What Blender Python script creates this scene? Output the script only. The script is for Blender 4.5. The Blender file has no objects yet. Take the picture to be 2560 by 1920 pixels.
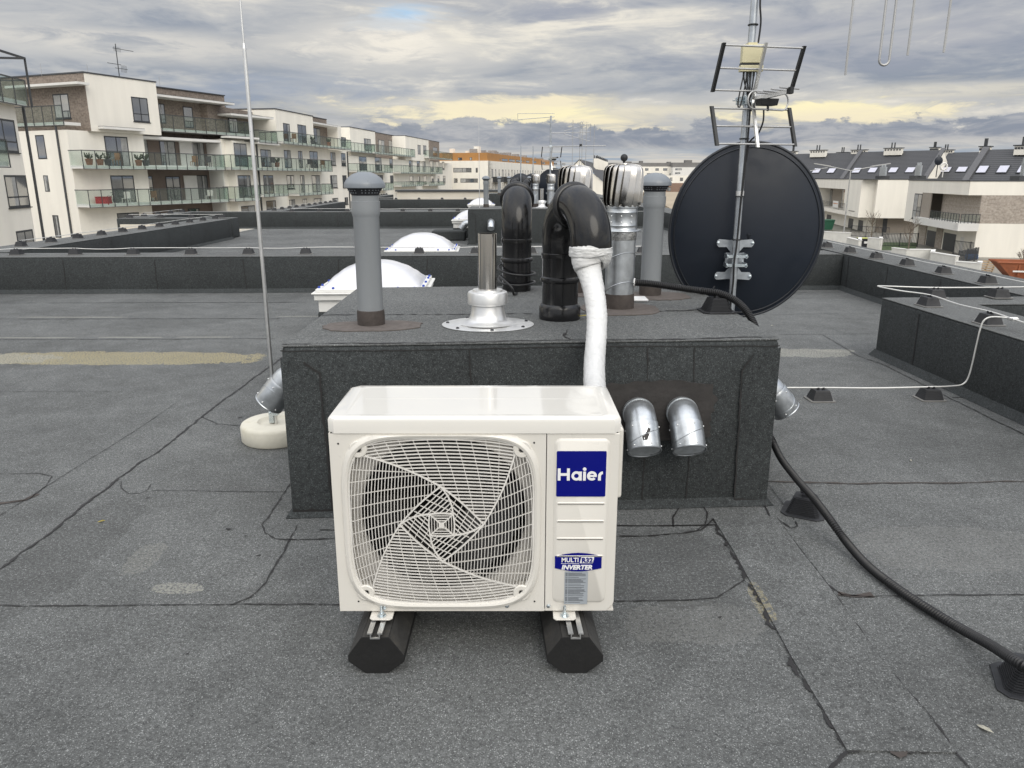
import bpy, math, random
from mathutils import Vector, Matrix
R = math.radians
random.seed(7)
C = bpy.context.scene.collection
SC = bpy.context.scene

# ------------------------------------------------------------------ camera
EYE, PITCH, FPX = 1.42, R(15.2), 1906.0
cam_d = bpy.data.cameras.new("camera"); cam = bpy.data.objects.new("camera", cam_d); C.objects.link(cam)
cam.location = (0, 0, EYE); cam.rotation_euler = (R(90) - PITCH, 0, 0)
cam_d.sensor_width = 36.0; cam_d.lens = 36.0 * FPX / 2560.0
cam_d.clip_start = 0.05; cam_d.clip_end = 4000
SC.camera = cam

# ------------------------------------------------------------------ sky
SUN_EL, SUN_AZ = R(36), R(160)         # soft light through cloud from behind the viewer
W = bpy.data.worlds.new("World"); SC.world = W; W.use_nodes = True
nt = W.node_tree; nt.nodes.clear()
def NN(t, **k):
    n = nt.nodes.new(t)
    for a, b in k.items(): setattr(n, a, b)
    return n
def M(op, a, b=None, c=None):
    n = NN('ShaderNodeMath', operation=op)
    for i, x in enumerate((a, b, c)):
        if x is None: continue
        if isinstance(x, (int, float)): n.inputs[i].default_value = x
        else: nt.links.new(x, n.inputs[i])
    return n.outputs[0]
def SS(x, lo, hi):
    n = NN('ShaderNodeMapRange', interpolation_type='SMOOTHSTEP')
    nt.links.new(x, n.inputs[0]); n.inputs[1].default_value = lo; n.inputs[2].default_value = hi
    return n.outputs[0]
def CMB(x, y, z=0.0):
    n = NN('ShaderNodeCombineXYZ')
    for i, v in enumerate((x, y, z)):
        if isinstance(v, (int, float)): n.inputs[i].default_value = v
        else: nt.links.new(v, n.inputs[i])
    return n.outputs[0]
def NOISE(vec, scale, detail=5, rough=0.55, dist=0.0):
    n = NN('ShaderNodeTexNoise'); nt.links.new(vec, n.inputs['Vector'])
    n.inputs['Scale'].default_value = scale; n.inputs['Detail'].default_value = detail
    n.inputs['Roughness'].default_value = rough; n.inputs['Distortion'].default_value = dist
    return n.outputs[0]
def MIX(f, a, b):
    n = NN('ShaderNodeMix', data_type='RGBA')
    if isinstance(f, (int, float)): n.inputs[0].default_value = f
    else: nt.links.new(f, n.inputs[0])
    for i, v in ((6, a), (7, b)):
        if isinstance(v, tuple): n.inputs[i].default_value = (*v, 1)
        else: nt.links.new(v, n.inputs[i])
    return n.outputs[2]
tc = NN('ShaderNodeTexCoord'); sep = NN('ShaderNodeSeparateXYZ'); nt.links.new(tc.outputs['Generated'], sep.inputs[0])
dx, dy, dz = sep.outputs
el = M('MULTIPLY', M('ARCSINE', dz), 180 / math.pi)                 # degrees
az = M('MULTIPLY', M('ARCTAN2', dx, dy), 180 / math.pi)
den = M('ADD', M('MAXIMUM', dz, 0.0), 0.05)
plane = CMB(M('DIVIDE', dx, den), M('DIVIDE', dy, den), 0.0)        # cloud deck seen in perspective
n_big = NOISE(plane, 0.30, 6, 0.55, 0.6)
n_str = NOISE(CMB(M('MULTIPLY', az, 0.085), M('MULTIPLY', el, 0.50), 3.1), 1.0, 6, 0.58, 0.5)
n_fine = NOISE(CMB(M('MULTIPLY', az, 0.22), M('MULTIPLY', el, 0.95), 8.3), 1.0, 8, 0.66, 0.5)
t = M('ADD', M('ADD', M('MULTIPLY', n_big, 0.52), M('MULTIPLY', n_str, 0.46)), M('MULTIPLY', n_fine, 0.19))
t = M('ADD', t, 0.0)
DARK, MID, CREAM = (0.245, 0.280, 0.350), (0.485, 0.487, 0.495), (0.84, 0.785, 0.68)
col = MIX(SS(t, 0.47, 0.60), DARK, MID)
col = MIX(SS(t, 0.58, 0.72), col, CREAM)
def blob(a0, e0, ra, re, soft=0.7, rag=2.1):
    x = M('DIVIDE', M('SUBTRACT', az, a0), ra); y = M('DIVIDE', M('SUBTRACT', el, e0), re)
    d = M('SQRT', M('ADD', M('MULTIPLY', x, x), M('MULTIPLY', y, y)))
    rg = M('ADD', M('MULTIPLY', M('SUBTRACT', n_fine, 0.5), rag), M('MULTIPLY', M('SUBTRACT', n_str, 0.5), rag))
    return SS(M('SUBTRACT', 1.0, M('ADD', d, rg)), 0.0, soft)
lump = M('ADD', 0.45, M('MULTIPLY', SS(n_fine, 0.38, 0.62), 0.75))
def lay(col, k, c, *b, **kw): return MIX(M('MULTIPLY', M('MULTIPLY', blob(*b, **kw), lump), k), col, c)
col = lay(col, 0.55, (0.33, 0.345, 0.40), -2, 12.2, 16, 1.6)           # grey top edge
col = lay(col, 0.75, (0.31, 0.33, 0.40), 4.5, 10.6, 5.5, 1.2)
col = lay(col, 0.60, (0.36, 0.37, 0.43), 22, 8.6, 16, 2.6)             # lavender grey at right
col = lay(col, 0.90, (0.88, 0.82, 0.72), -8.0, 8.8, 8.5, 1.9)          # bright veil high centre
col = lay(col, 0.70, (0.70, 0.665, 0.61), -26, 7.9, 15, 1.2)           # pale band at left
col = lay(col, 0.75, (0.29, 0.335, 0.43), -16, 5.6, 11, 1.3)           # blue grey under it
col = lay(col, 0.50, (0.36, 0.385, 0.44), 4, 6.0, 9, 1.1)
col = lay(col, 0.65, (0.74, 0.69, 0.58), 27, 5.2, 13, 0.75)
col = lay(col, 0.85, (0.66, 0.74, 0.82), -7.5, 10.55, 4.2, 1.25, soft=0.9, rag=2.6)
col = lay(col, 0.90, (0.36, 0.58, 0.82), -7.6, 10.75, 2.5, 0.62, soft=0.9, rag=2.6)
col = lay(col, 0.75, (0.80, 0.73, 0.57), 6, 4.5, 24, 1.1)
# low yellow glow band and dark cumulus heads under it
band = M('MULTIPLY', SS(el, 2.3, 3.5), M('SUBTRACT', 1.0, SS(el, 4.1, 5.0)))
gl = M('MAXIMUM', blob(-1.0, 4.15, 11.0, 1.25, soft=0.55, rag=2.2), blob(21.5, 4.15, 9.0, 1.0, soft=0.55, rag=2.2))
col = MIX(M('MULTIPLY', gl, 0.95), col, MIX(SS(n_str, 0.4, 0.62), (0.90, 0.80, 0.58), (1.0, 0.90, 0.56)))
n_cu = NOISE(CMB(M('MULTIPLY', az, 0.22), M('MULTIPLY', el, 0.42), 5.0), 1.0, 7, 0.62, 0.15)
top = M('ADD', 0.75, M('MULTIPLY', n_cu, 5.4))
cu = M('MULTIPLY', M('SUBTRACT', 1.0, SS(M('SUBTRACT', el, top), -0.22, 0.10)), SS(el, 1.3, 2.6))
cu_c = MIX(SS(n_fine, 0.40, 0.66), (0.235, 0.265, 0.335), (0.44, 0.445, 0.47))
col = MIX(M('MULTIPLY', cu, 0.95), col, cu_c)
# streaks of pale cloud and clear blue close to the horizon
low = M('SUBTRACT', 1.0, SS(el, 1.0, 2.3))
n_low = NOISE(CMB(M('MULTIPLY', az, 0.12), M('MULTIPLY', el, 1.9), 6.4), 1.0, 5, 0.6, 0.3)
low_c = MIX(SS(n_low, 0.42, 0.62), (0.29, 0.375, 0.485), (0.64, 0.61, 0.56))
col = MIX(M('MULTIPLY', low, 0.9), col, low_c)
# an overcast sky is brighter overhead than at the horizon
gain = M('ADD', 1.08, M('MULTIPLY', SS(dz, 0.22, 0.85), 1.45))
gain = M('MULTIPLY', gain, M('ADD', 1.0, M('MULTIPLY', SS(M('MULTIPLY', dy, -1.0), -0.95, 0.40), 0.80)))   # and brighter still on the sun's side
b2 = NN('ShaderNodeBackground'); nt.links.new(col, b2.inputs[0]); nt.links.new(gain, b2.inputs[1])
sky = NN('ShaderNodeTexSky', sky_type='NISHITA'); sky.sun_disc = False
sky.sun_elevation = SUN_EL; sky.sun_rotation = SUN_AZ; sky.air_density = 1.2; sky.dust_density = 2.0
b1 = NN('ShaderNodeBackground'); nt.links.new(sky.outputs[0], b1.inputs[0]); b1.inputs[1].default_value = 0.10
mx = NN('ShaderNodeMixShader'); mx.inputs[0].default_value = 0.93
nt.links.new(b1.outputs[0], mx.inputs[1]); nt.links.new(b2.outputs[0], mx.inputs[2])
wo = NN('ShaderNodeOutputWorld'); nt.links.new(mx.outputs[0], wo.inputs[0])

sun_d = bpy.data.lights.new("sun", 'SUN'); sun = bpy.data.objects.new("sun", sun_d); C.objects.link(sun)
sun_d.energy = 1.05; sun_d.angle = R(40); sun_d.color = (1.0, 0.95, 0.86)
sdir = Vector((math.sin(SUN_AZ) * math.cos(SUN_EL), math.cos(SUN_AZ) * math.cos(SUN_EL), math.sin(SUN_EL)))
sun.rotation_euler = (-sdir).to_track_quat('-Z', 'Y').to_euler()

VS = SC.view_settings; VS.view_transform = 'Standard'; VS.look = 'None'; VS.exposure = 0.0; VS.gamma = 1.0
VS.use_curve_mapping = False
CY = SC.cycles; CY.use_denoising = True; CY.denoiser = 'OPENIMAGEDENOISE'; CY.denoising_input_passes = 'RGB_ALBEDO_NORMAL'; CY.denoising_prefilter = 'ACCURATE'; CY.max_bounces = 7; CY.diffuse_bounces = 3; CY.glossy_bounces = 4
CY.transmission_bounces = 4; CY.transparent_max_bounces = 12; CY.caustics_reflective = False; CY.caustics_refractive = False
CY.sample_clamp_indirect = 4.0

# ------------------------------------------------------------------ helpers
CP, SP = math.cos(PITCH), math.sin(PITCH)
def ray(u, v):                       # direction (unnormalised) through a photo pixel, forward depth component included
    x, y = (u - 1280) / FPX, (960 - v) / FPX
    return Vector((x, CP + y * SP, -SP + y * CP))
def G(u, v, z=0.0):                  # measured point: where that sight line meets height z
    d = ray(u, v); k = (z - EYE) / d.z
    return Vector((d.x * k, d.y * k, z))
def AT(u, v, Y):                     # measured point at distance Y
    d = ray(u, v); k = Y / d.y
    return Vector((d.x * k, Y, EYE + d.z * k))

def basis(a):
    a = a.normalized(); h = Vector((0, 0, 1)) if abs(a.z) < 0.9 else Vector((1, 0, 0))
    x = a.cross(h).normalized(); return x, a.cross(x).normalized()

class MB:
    def __init__(s): s.v, s.f, s.m = [], [], []
    def add(s, vs, fs, m=0):
        o = len(s.v); s.v += [tuple(p) for p in vs]
        for f in fs: s.f.append(tuple(i + o for i in f)); s.m.append(m)
        return s
    def hexa(s, p, m=0):             # 8 points: bottom 4 ccw, top 4 ccw
        return s.add(p, [(3, 2, 1, 0), (4, 5, 6, 7), (0, 1, 5, 4), (1, 2, 6, 5), (2, 3, 7, 6), (3, 0, 4, 7)], m)
    def box(s, x0, x1, y0, y1, z0, z1, m=0):
        return s.hexa([(x0, y0, z0), (x1, y0, z0), (x1, y1, z0), (x0, y1, z0), (x0, y0, z1), (x1, y0, z1), (x1, y1, z1), (x0, y1, z1)], m)
    def quad(s, a, b, c, d, m=0): return s.add([a, b, c, d], [(0, 1, 2, 3)], m)
    def prism(s, pts, z0, z1, m=0):  # footprint prism
        n = len(pts); vs = [(p[0], p[1], z0) for p in pts] + [(p[0], p[1], z1) for p in pts]
        fs = [tuple(range(n - 1, -1, -1)), tuple(range(n, 2 * n))] + [(i, (i + 1) % n, n + (i + 1) % n, n + i) for i in range(n)]
        return s.add(vs, fs, m)
    def extr(s, pts, off, m=0):      # polygon in space extruded by a vector
        n = len(pts); off = Vector(off); vs = [Vector(p) for p in pts] + [Vector(p) + off for p in pts]
        fs = [tuple(range(n - 1, -1, -1)), tuple(range(n, 2 * n))] + [(i, (i + 1) % n, n + (i + 1) % n, n + i) for i in range(n)]
        return s.add(vs, fs, m)
    def tube(s, path, r, n=12, m=0, caps=True, closed=False):
        P = [Vector(p) for p in path]; k = len(P)
        rr = r if isinstance(r, (list, tuple)) else [r] * k
        T = []
        for i in range(k):
            a = P[(i - 1) % k] if (i or closed) else P[0]; b = P[(i + 1) % k] if (i < k - 1 or closed) else P[-1]
            T.append((b - a).normalized())
        x, y = basis(T[0]); vs = []
        for i in range(k):
            if i:
                x = (x - T[i] * x.dot(T[i])); x = x.normalized() if x.length > 1e-6 else basis(T[i])[0]
                y = T[i].cross(x).normalized()
            for j in range(n):
                a = 2 * math.pi * j / n; vs.append(P[i] + (x * math.cos(a) + y * math.sin(a)) * rr[i])
        fs = []
        for i in range(k if closed else k - 1):
            q = (i + 1) % k
            for j in range(n): fs.append((i * n + j, i * n + (j + 1) % n, q * n + (j + 1) % n, q * n + j))
        if caps and not closed: fs += [tuple(range(n - 1, -1, -1)), tuple(range((k - 1) * n, k * n))]
        return s.add(vs, fs, m)
    def cyl(s, a, b, r0, r1=None, n=16, m=0): return s.tube([a, b], [r0, r0 if r1 is None else r1], n, m)
    def lathe(s, prof, o=(0, 0, 0), n=32, m=0, axis=(0, 0, 1), cap=True):
        o = Vector(o); ax = Vector(axis).normalized()
        if abs(ax.z) > 0.999: x, y = Vector((1, 0, 0)), Vector((0, 1, 0)) if ax.z > 0 else Vector((0, -1, 0))
        else: x, y = basis(ax)
        vs, fs = [], []
        for r, h in prof:
            for j in range(n):
                a = 2 * math.pi * j / n; vs.append(o + ax * h + (x * math.cos(a) + y * math.sin(a)) * r)
        k = len(prof)
        for i in range(k - 1):
            for j in range(n): fs.append((i * n + j, i * n + (j + 1) % n, (i + 1) * n + (j + 1) % n, (i + 1) * n + j))
        if cap: fs += [tuple(range(n - 1, -1, -1)), tuple(range((k - 1) * n, k * n))]
        return s.add(vs, fs, m)
    def sphere(s, c, r, n=16, m=0, sz=1.0):
        k = max(6, n // 2)
        return s.lathe([(max(1e-4, r * math.sin(math.pi * i / k)), -r * sz * math.cos(math.pi * i / k)) for i in range(k + 1)], c, n, m)
    def ribbon(s, pts, w, z=0.003, jit=0.35, step=0.03, m=0, rnd=random):
        P = [Vector((p[0], p[1], 0)) for p in pts]; Q = []
        for a, b in zip(P, P[1:]):
            L = (b - a).length; k = max(1, int(L / step))
            Q += [a.lerp(b, i / k) for i in range(k)]
        Q.append(P[-1]); vs = []; wander = 0.0
        for i, p in enumerate(Q):
            t = (Q[min(i + 1, len(Q) - 1)] - Q[max(i - 1, 0)]); t = t.normalized() if t.length > 1e-9 else Vector((1, 0, 0))
            nrm = Vector((-t.y, t.x, 0)); wander = wander * 0.8 + rnd.uniform(-1, 1) * w * jit
            h = w * 0.5 * (1 + rnd.uniform(-jit, jit) * 1.6)
            vs += [p + nrm * (h + wander) + Vector((0, 0, z)), p - nrm * (h - wander) + Vector((0, 0, z))]
        return s.add(vs, [(2 * i + 1, 2 * i + 3, 2 * i + 2, 2 * i) for i in range(len(Q) - 1)], m)
    def build(s, name, mats, parent=None, smooth=None, bevel=0.0, world=False, seg=2):
        me = bpy.data.meshes.new(name); off = Vector((0, 0, 0))
        if world and parent is not None: off = Vector(parent.location)
        if world and parent is not None and parent.parent is not None: off += Vector(parent.parent.location)
        me.from_pydata([(p[0] - off.x, p[1] - off.y, p[2] - off.z) for p in s.v], [], s.f)
        for k in (mats if isinstance(mats, (list, tuple)) else [mats]): me.materials.append(k)
        for p, i in zip(me.polygons, s.m): p.material_index = i
        me.update()
        if bevel:
            import bmesh
            bm = bmesh.new(); bm.from_mesh(me)
            bmesh.ops.remove_doubles(bm, verts=bm.verts, dist=1e-5)
            ed = [e for e in bm.edges if len(e.link_faces) == 2 and e.calc_face_angle(0) > R(30)]
            bmesh.ops.bevel(bm, geom=ed, offset=bevel, segments=seg, profile=0.5, affect='EDGES', clamp_overlap=True)
            bm.to_mesh(me); bm.free()
        if smooth:
            me.shade_smooth(); me.set_sharp_from_angle(angle=R(smooth))
        o = bpy.data.objects.new(name, me); C.objects.link(o)
        if parent is not None: o.parent = parent
        return o

def tag(o, label=None, cat=None, group=None, kind=None):
    if label: o['label'] = label
    if cat: o['category'] = cat
    if group: o['group'] = group
    if kind: o['kind'] = kind
    return o
def thing(name, label, cat, loc=(0, 0, 0), group=None, rz=0.0):
    o = bpy.data.objects.new(name, None); C.objects.link(o); o.location = loc; o.rotation_euler = (0, 0, rz)
    o.empty_display_size = 0.1
    return tag(o, label, cat, group, 'thing')
def copy_tree(o, parent=None):
    c = o.copy(); C.objects.link(c)
    if parent is not None: c.parent = parent
    for ch in [q for q in ALLCH(o)]: copy_tree(ch, c)
    return c
def ALLCH(o): return list(o.children)
def dup(o, loc, label, group=None, rz=0.0):
    c = copy_tree(o); c.location = loc; c.rotation_euler = (0, 0, rz); c['label'] = label
    if group: c['group'] = group
    return c
ORD = "first second third fourth fifth sixth seventh eighth ninth tenth eleventh twelfth thirteenth fourteenth fifteenth sixteenth seventeenth eighteenth nineteenth twentieth".split()

# ------------------------------------------------------------------ materials
def new_mat(name):
    m = bpy.data.materials.new(name); m.use_nodes = True
    t = m.node_tree; b = t.nodes['Principled BSDF']; return m, t, b
def posnode(t):
    g = t.nodes.new('ShaderNodeNewGeometry'); return g.outputs['Position']
def tnoise(t, vec, scale, detail=3, rough=0.55, dist=0.0):
    n = t.nodes.new('ShaderNodeTexNoise'); t.links.new(vec, n.inputs['Vector'])
    n.inputs['Scale'].default_value = scale; n.inputs['Detail'].default_value = detail
    n.inputs['Roughness'].default_value = rough; n.inputs['Distortion'].default_value = dist
    return n.outputs[0]
def tramp(t, fac, stops):
    n = t.nodes.new('ShaderNodeValToRGB'); t.links.new(fac, n.inputs[0]); e = n.color_ramp.elements
    while len(e) < len(stops): e.new(0.5)
    for i, (p, c) in enumerate(stops):
        e[i].position = p; e[i].color = (*c, 1) if isinstance(c, tuple) else (c, c, c, 1)
    return n.outputs[0]
def tmath(t, op, a, b=None):
    n = t.nodes.new('ShaderNodeMath'); n.operation = op
    for i, x in enumerate((a, b)):
        if x is None: continue
        if isinstance(x, (int, float)): n.inputs[i].default_value = x
        else: t.links.new(x, n.inputs[i])
    return n.outputs[0]
def tss(t, x, lo, hi):
    n = t.nodes.new('ShaderNodeMapRange'); n.interpolation_type = 'SMOOTHSTEP'; t.links.new(x, n.inputs[0])
    n.inputs[1].default_value = lo; n.inputs[2].default_value = hi; return n.outputs[0]
def tmix(t, f, a, b, blend='MIX'):
    n = t.nodes.new('ShaderNodeMix'); n.data_type = 'RGBA'; n.blend_type = blend
    if isinstance(f, (int, float)): n.inputs[0].default_value = f
    else: t.links.new(f, n.inputs[0])
    for i, v in ((6, a), (7, b)):
        if isinstance(v, tuple): n.inputs[i].default_value = (*v, 1)
        else: t.links.new(v, n.inputs[i])
    return n.outputs[2]
def tbump(t, b, h, strength, dist):
    n = t.nodes.new('ShaderNodeBump'); n.inputs['Strength'].default_value = strength; n.inputs['Distance'].default_value = dist
    t.links.new(h, n.inputs['Height']); t.links.new(n.outputs[0], b.inputs['Normal'])
def mat(name, col, rough=0.5, metal=0.0, var=0.12, vs=5.0, bump=0.0, bs=60.0, coat=0.0, spec=0.5, streak=False, dirt=None):
    m, t, b = new_mat(name); pos = posnode(t)
    if streak:
        mp = t.nodes.new('ShaderNodeMapping'); t.links.new(pos, mp.inputs[0]); mp.inputs['Scale'].default_value = (1, 1, 0.12); vec = mp.outputs[0]
    else: vec = pos
    n = tnoise(t, vec, vs, 4, 0.6)
    lo = tuple(c * (1 - var) for c in col); hi = tuple(min(1, c * (1 + var)) for c in col)
    c = tramp(t, n, [(0.3, lo), (0.7, hi)])
    if dirt:
        c = tmix(t, tmath(t, 'MULTIPLY', tss(t, tnoise(t, pos, dirt[0], 5, 0.65), 0.52, 0.72), dirt[1]), c, dirt[2])
    t.links.new(c, b.inputs['Base Color'])
    b.inputs['Metallic'].default_value = metal; b.inputs['Coat Weight'].default_value = coat
    b.inputs['Specular IOR Level'].default_value = spec
    rn = tnoise(t, pos, vs * 3 + 2, 3)
    t.links.new(tramp(t, rn, [(0.3, max(0.02, rough * 0.85)), (0.7, min(1, rough * 1.15))]), b.inputs['Roughness'])
    if bump: tbump(t, b, tnoise(t, pos, bs, 3), bump, 0.004)
    return m
def bitumen(name, dark, mid, lite, scale=230.0, stains_shade=(), flat=False, blot=0.25):
    m, t, b = new_mat(name); pos = posnode(t)
    v = t.nodes.new('ShaderNodeTexVoronoi'); t.links.new(pos, v.inputs['Vector']); v.inputs['Scale'].default_value = scale
    sx = t.nodes.new('ShaderNodeSeparateColor'); t.links.new(v.outputs['Color'], sx.inputs[0])
    c = tramp(t, sx.outputs[0], [(0.0, dark), (0.22, tuple(x * 0.55 for x in mid)), (0.55, mid), (0.90, tuple(x * 1.55 for x in mid)), (0.985, lite)])
    n2 = tnoise(t, pos, scale * 0.17, 5, 0.92)
    c = tmix(t, 0.52, c, tramp(t, n2, [(0.34, tuple(x * 0.15 for x in mid)), (0.66, tuple(x * 2.1 for x in mid))]))
    n3 = tnoise(t, pos, 0.9, 7, 0.68, 0.3); n4 = tnoise(t, pos, 7.0, 4, 0.6)
    f = tmath(t, 'ADD', tmath(t, 'MULTIPLY', n3, 0.7), tmath(t, 'MULTIPLY', n4, 0.3))
    c = tmix(t, 1.0, c, tramp(t, f, [(0.33, 1 - blot), (0.67, 1 + blot * 0.7)]), 'MULTIPLY')
    if stains_shade:
        s3 = t.nodes.new('ShaderNodeSeparateXYZ'); t.links.new(pos, s3.inputs[0])
        ns = tnoise(t, pos, 6.0, 7, 0.72, 0.5); nf = tnoise(t, pos, 90.0, 2)
        for (x, y, rx, ry, sc, k) in stains_shade:
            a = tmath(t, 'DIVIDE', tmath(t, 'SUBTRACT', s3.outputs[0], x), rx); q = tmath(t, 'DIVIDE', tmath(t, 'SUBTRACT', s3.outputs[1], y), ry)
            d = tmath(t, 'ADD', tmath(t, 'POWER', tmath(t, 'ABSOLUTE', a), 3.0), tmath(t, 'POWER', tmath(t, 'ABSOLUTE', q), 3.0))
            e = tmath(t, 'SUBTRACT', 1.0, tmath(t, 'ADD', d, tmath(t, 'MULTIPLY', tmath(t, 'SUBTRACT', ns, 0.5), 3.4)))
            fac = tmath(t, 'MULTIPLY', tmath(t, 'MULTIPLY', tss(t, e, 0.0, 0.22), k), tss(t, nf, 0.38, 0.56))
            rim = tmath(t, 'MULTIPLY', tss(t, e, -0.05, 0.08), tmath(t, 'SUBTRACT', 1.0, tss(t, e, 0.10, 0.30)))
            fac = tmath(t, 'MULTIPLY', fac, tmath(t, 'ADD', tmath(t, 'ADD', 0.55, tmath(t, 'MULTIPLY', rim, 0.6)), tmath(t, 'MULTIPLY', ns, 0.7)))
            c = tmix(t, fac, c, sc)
    t.links.new(c, b.inputs['Base Color']); b.inputs['Roughness'].default_value = 0.85; b.inputs['Specular IOR Level'].default_value = 0.35
    if not flat: tbump(t, b, tmath(t, 'ADD', sx.outputs[1], tmath(t, 'MULTIPLY', n2, 1.5)), 0.55, 0.003)
    return m
def brick_mat(name, c1, c2, mortar, d, scale=1.0):
    m, t, b = new_mat(name); pos = posnode(t)
    dp = t.nodes.new('ShaderNodeVectorMath'); dp.operation = 'DOT_PRODUCT'; t.links.new(pos, dp.inputs[0]); dp.inputs[1].default_value = (d[0], d[1], 0)
    s3 = t.nodes.new('ShaderNodeSeparateXYZ'); t.links.new(pos, s3.inputs[0])
    cb = t.nodes.new('ShaderNodeCombineXYZ'); t.links.new(dp.outputs['Value'], cb.inputs[0]); t.links.new(s3.outputs[2], cb.inputs[1])
    br = t.nodes.new('ShaderNodeTexBrick'); t.links.new(cb.outputs[0], br.inputs['Vector'])
    br.inputs['Color1'].default_value = (*c1, 1); br.inputs['Color2'].default_value = (*c2, 1); br.inputs['Mortar'].default_value = (*mortar, 1)
    br.inputs['Scale'].default_value = scale; br.inputs['Mortar Size'].default_value = 0.012; br.inputs['Brick Width'].default_value = 0.42; br.inputs['Row Height'].default_value = 0.12
    c = tmix(t, 0.5, br.outputs[0], tramp(t, tnoise(t, pos, 6, 4), [(0.3, tuple(x * 0.6 for x in c1)), (0.7, tuple(x * 1.25 for x in c2))]))
    t.links.new(c, b.inputs['Base Color']); b.inputs['Roughness'].default_value = 0.9
    return m
def see_through(name, tint, amount, rough=0.03):
    m, t, b = new_mat(name); b.inputs['Base Color'].default_value = (*tint, 1); b.inputs['Roughness'].default_value = rough
    n = tnoise(t, posnode(t), 0.7, 3); t.links.new(tramp(t, n, [(0.3, tuple(x * 0.8 for x in tint)), (0.7, tint)]), b.inputs['Base Color'])
    tr = t.nodes.new('ShaderNodeBsdfTransparent'); tr.inputs[0].default_value = (0.93, 0.97, 0.95, 1)
    mxs = t.nodes.new('ShaderNodeMixShader'); mxs.inputs[0].default_value = amount
    t.links.new(b.outputs[0], mxs.inputs[1]); t.links.new(tr.outputs[0], mxs.inputs[2])
    t.links.new(mxs.outputs[0], t.nodes['Material Output'].inputs[0]); return m
# ------------------------------------------------------------------ roof surface and ground
PALE, YEL, BRN = (0.34, 0.335, 0.29), (0.34, 0.295, 0.17), (0.085, 0.068, 0.058)
STAINS_SHADE = [(-3.25, 6.03, 1.2, 0.23, YEL, 1.0), (-4.6, 6.0, 0.9, 0.2, PALE, 0.7), (2.35, 6.22, 0.50, 0.16, PALE, 0.75),
          (-1.19, 2.44, 0.10, 0.04, PALE, 0.6), (-1.42, 2.66, 0.06, 0.13, PALE, 0.22), (0.86, 2.36, 0.028, 0.13, YEL, 0.5),
          (-3.5, 6.86, 0.30, 0.022, PALE, 0.9), (-2.8, 6.87, 0.28, 0.02, PALE, 0.8), (-4.35, 6.84, 0.4, 0.02, PALE, 0.8),
          (-4.6, 7.9, 0.55, 0.03, PALE, 0.7), (-2.2, 7.95, 0.3, 0.03, PALE, 0.6), (2.75, 6.3, 0.16, 0.06, PALE, 0.8),
          (0.60, 2.22, 0.22, 0.13, (0.19, 0.19, 0.18), 0.45), (1.75, 2.75, 0.35, 0.2, (0.21, 0.21, 0.2), 0.4), (0.52, 2.62, 0.34, 0.30, (0.05, 0.051, 0.05), 0.55), (-1.75, 2.72, 0.16, 0.5, (0.05, 0.051, 0.05), 0.5)]  # last two: shade beside the unit, shade and damp by the crease, painted in
BIT_DECK = bitumen("bitumen_deck", (0.03, 0.032, 0.033), (0.111, 0.1150, 0.1135), (0.56, 0.58, 0.57), 380, STAINS_SHADE, blot=0.38)
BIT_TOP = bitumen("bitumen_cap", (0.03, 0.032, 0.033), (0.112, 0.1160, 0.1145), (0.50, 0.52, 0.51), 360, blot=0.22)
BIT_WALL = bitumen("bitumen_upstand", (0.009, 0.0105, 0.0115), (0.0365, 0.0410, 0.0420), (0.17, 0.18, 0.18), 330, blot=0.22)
TAR = mat("tar", (0.016, 0.015, 0.015), 0.6, bump=0.3, bs=120)
TAR_BRN = mat("tar_brown", (0.055, 0.045, 0.040), 0.75, var=0.3, vs=20, bump=0.4, bs=90)
MASTIC = mat("mastic", (0.108, 0.092, 0.083), 0.8, var=0.2, vs=25, bump=0.3, bs=60)
MASTIC_D = mat("mastic_dark", (0.030, 0.0270, 0.0255), 0.65, var=0.25, vs=18, bump=0.7, bs=26)

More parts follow.
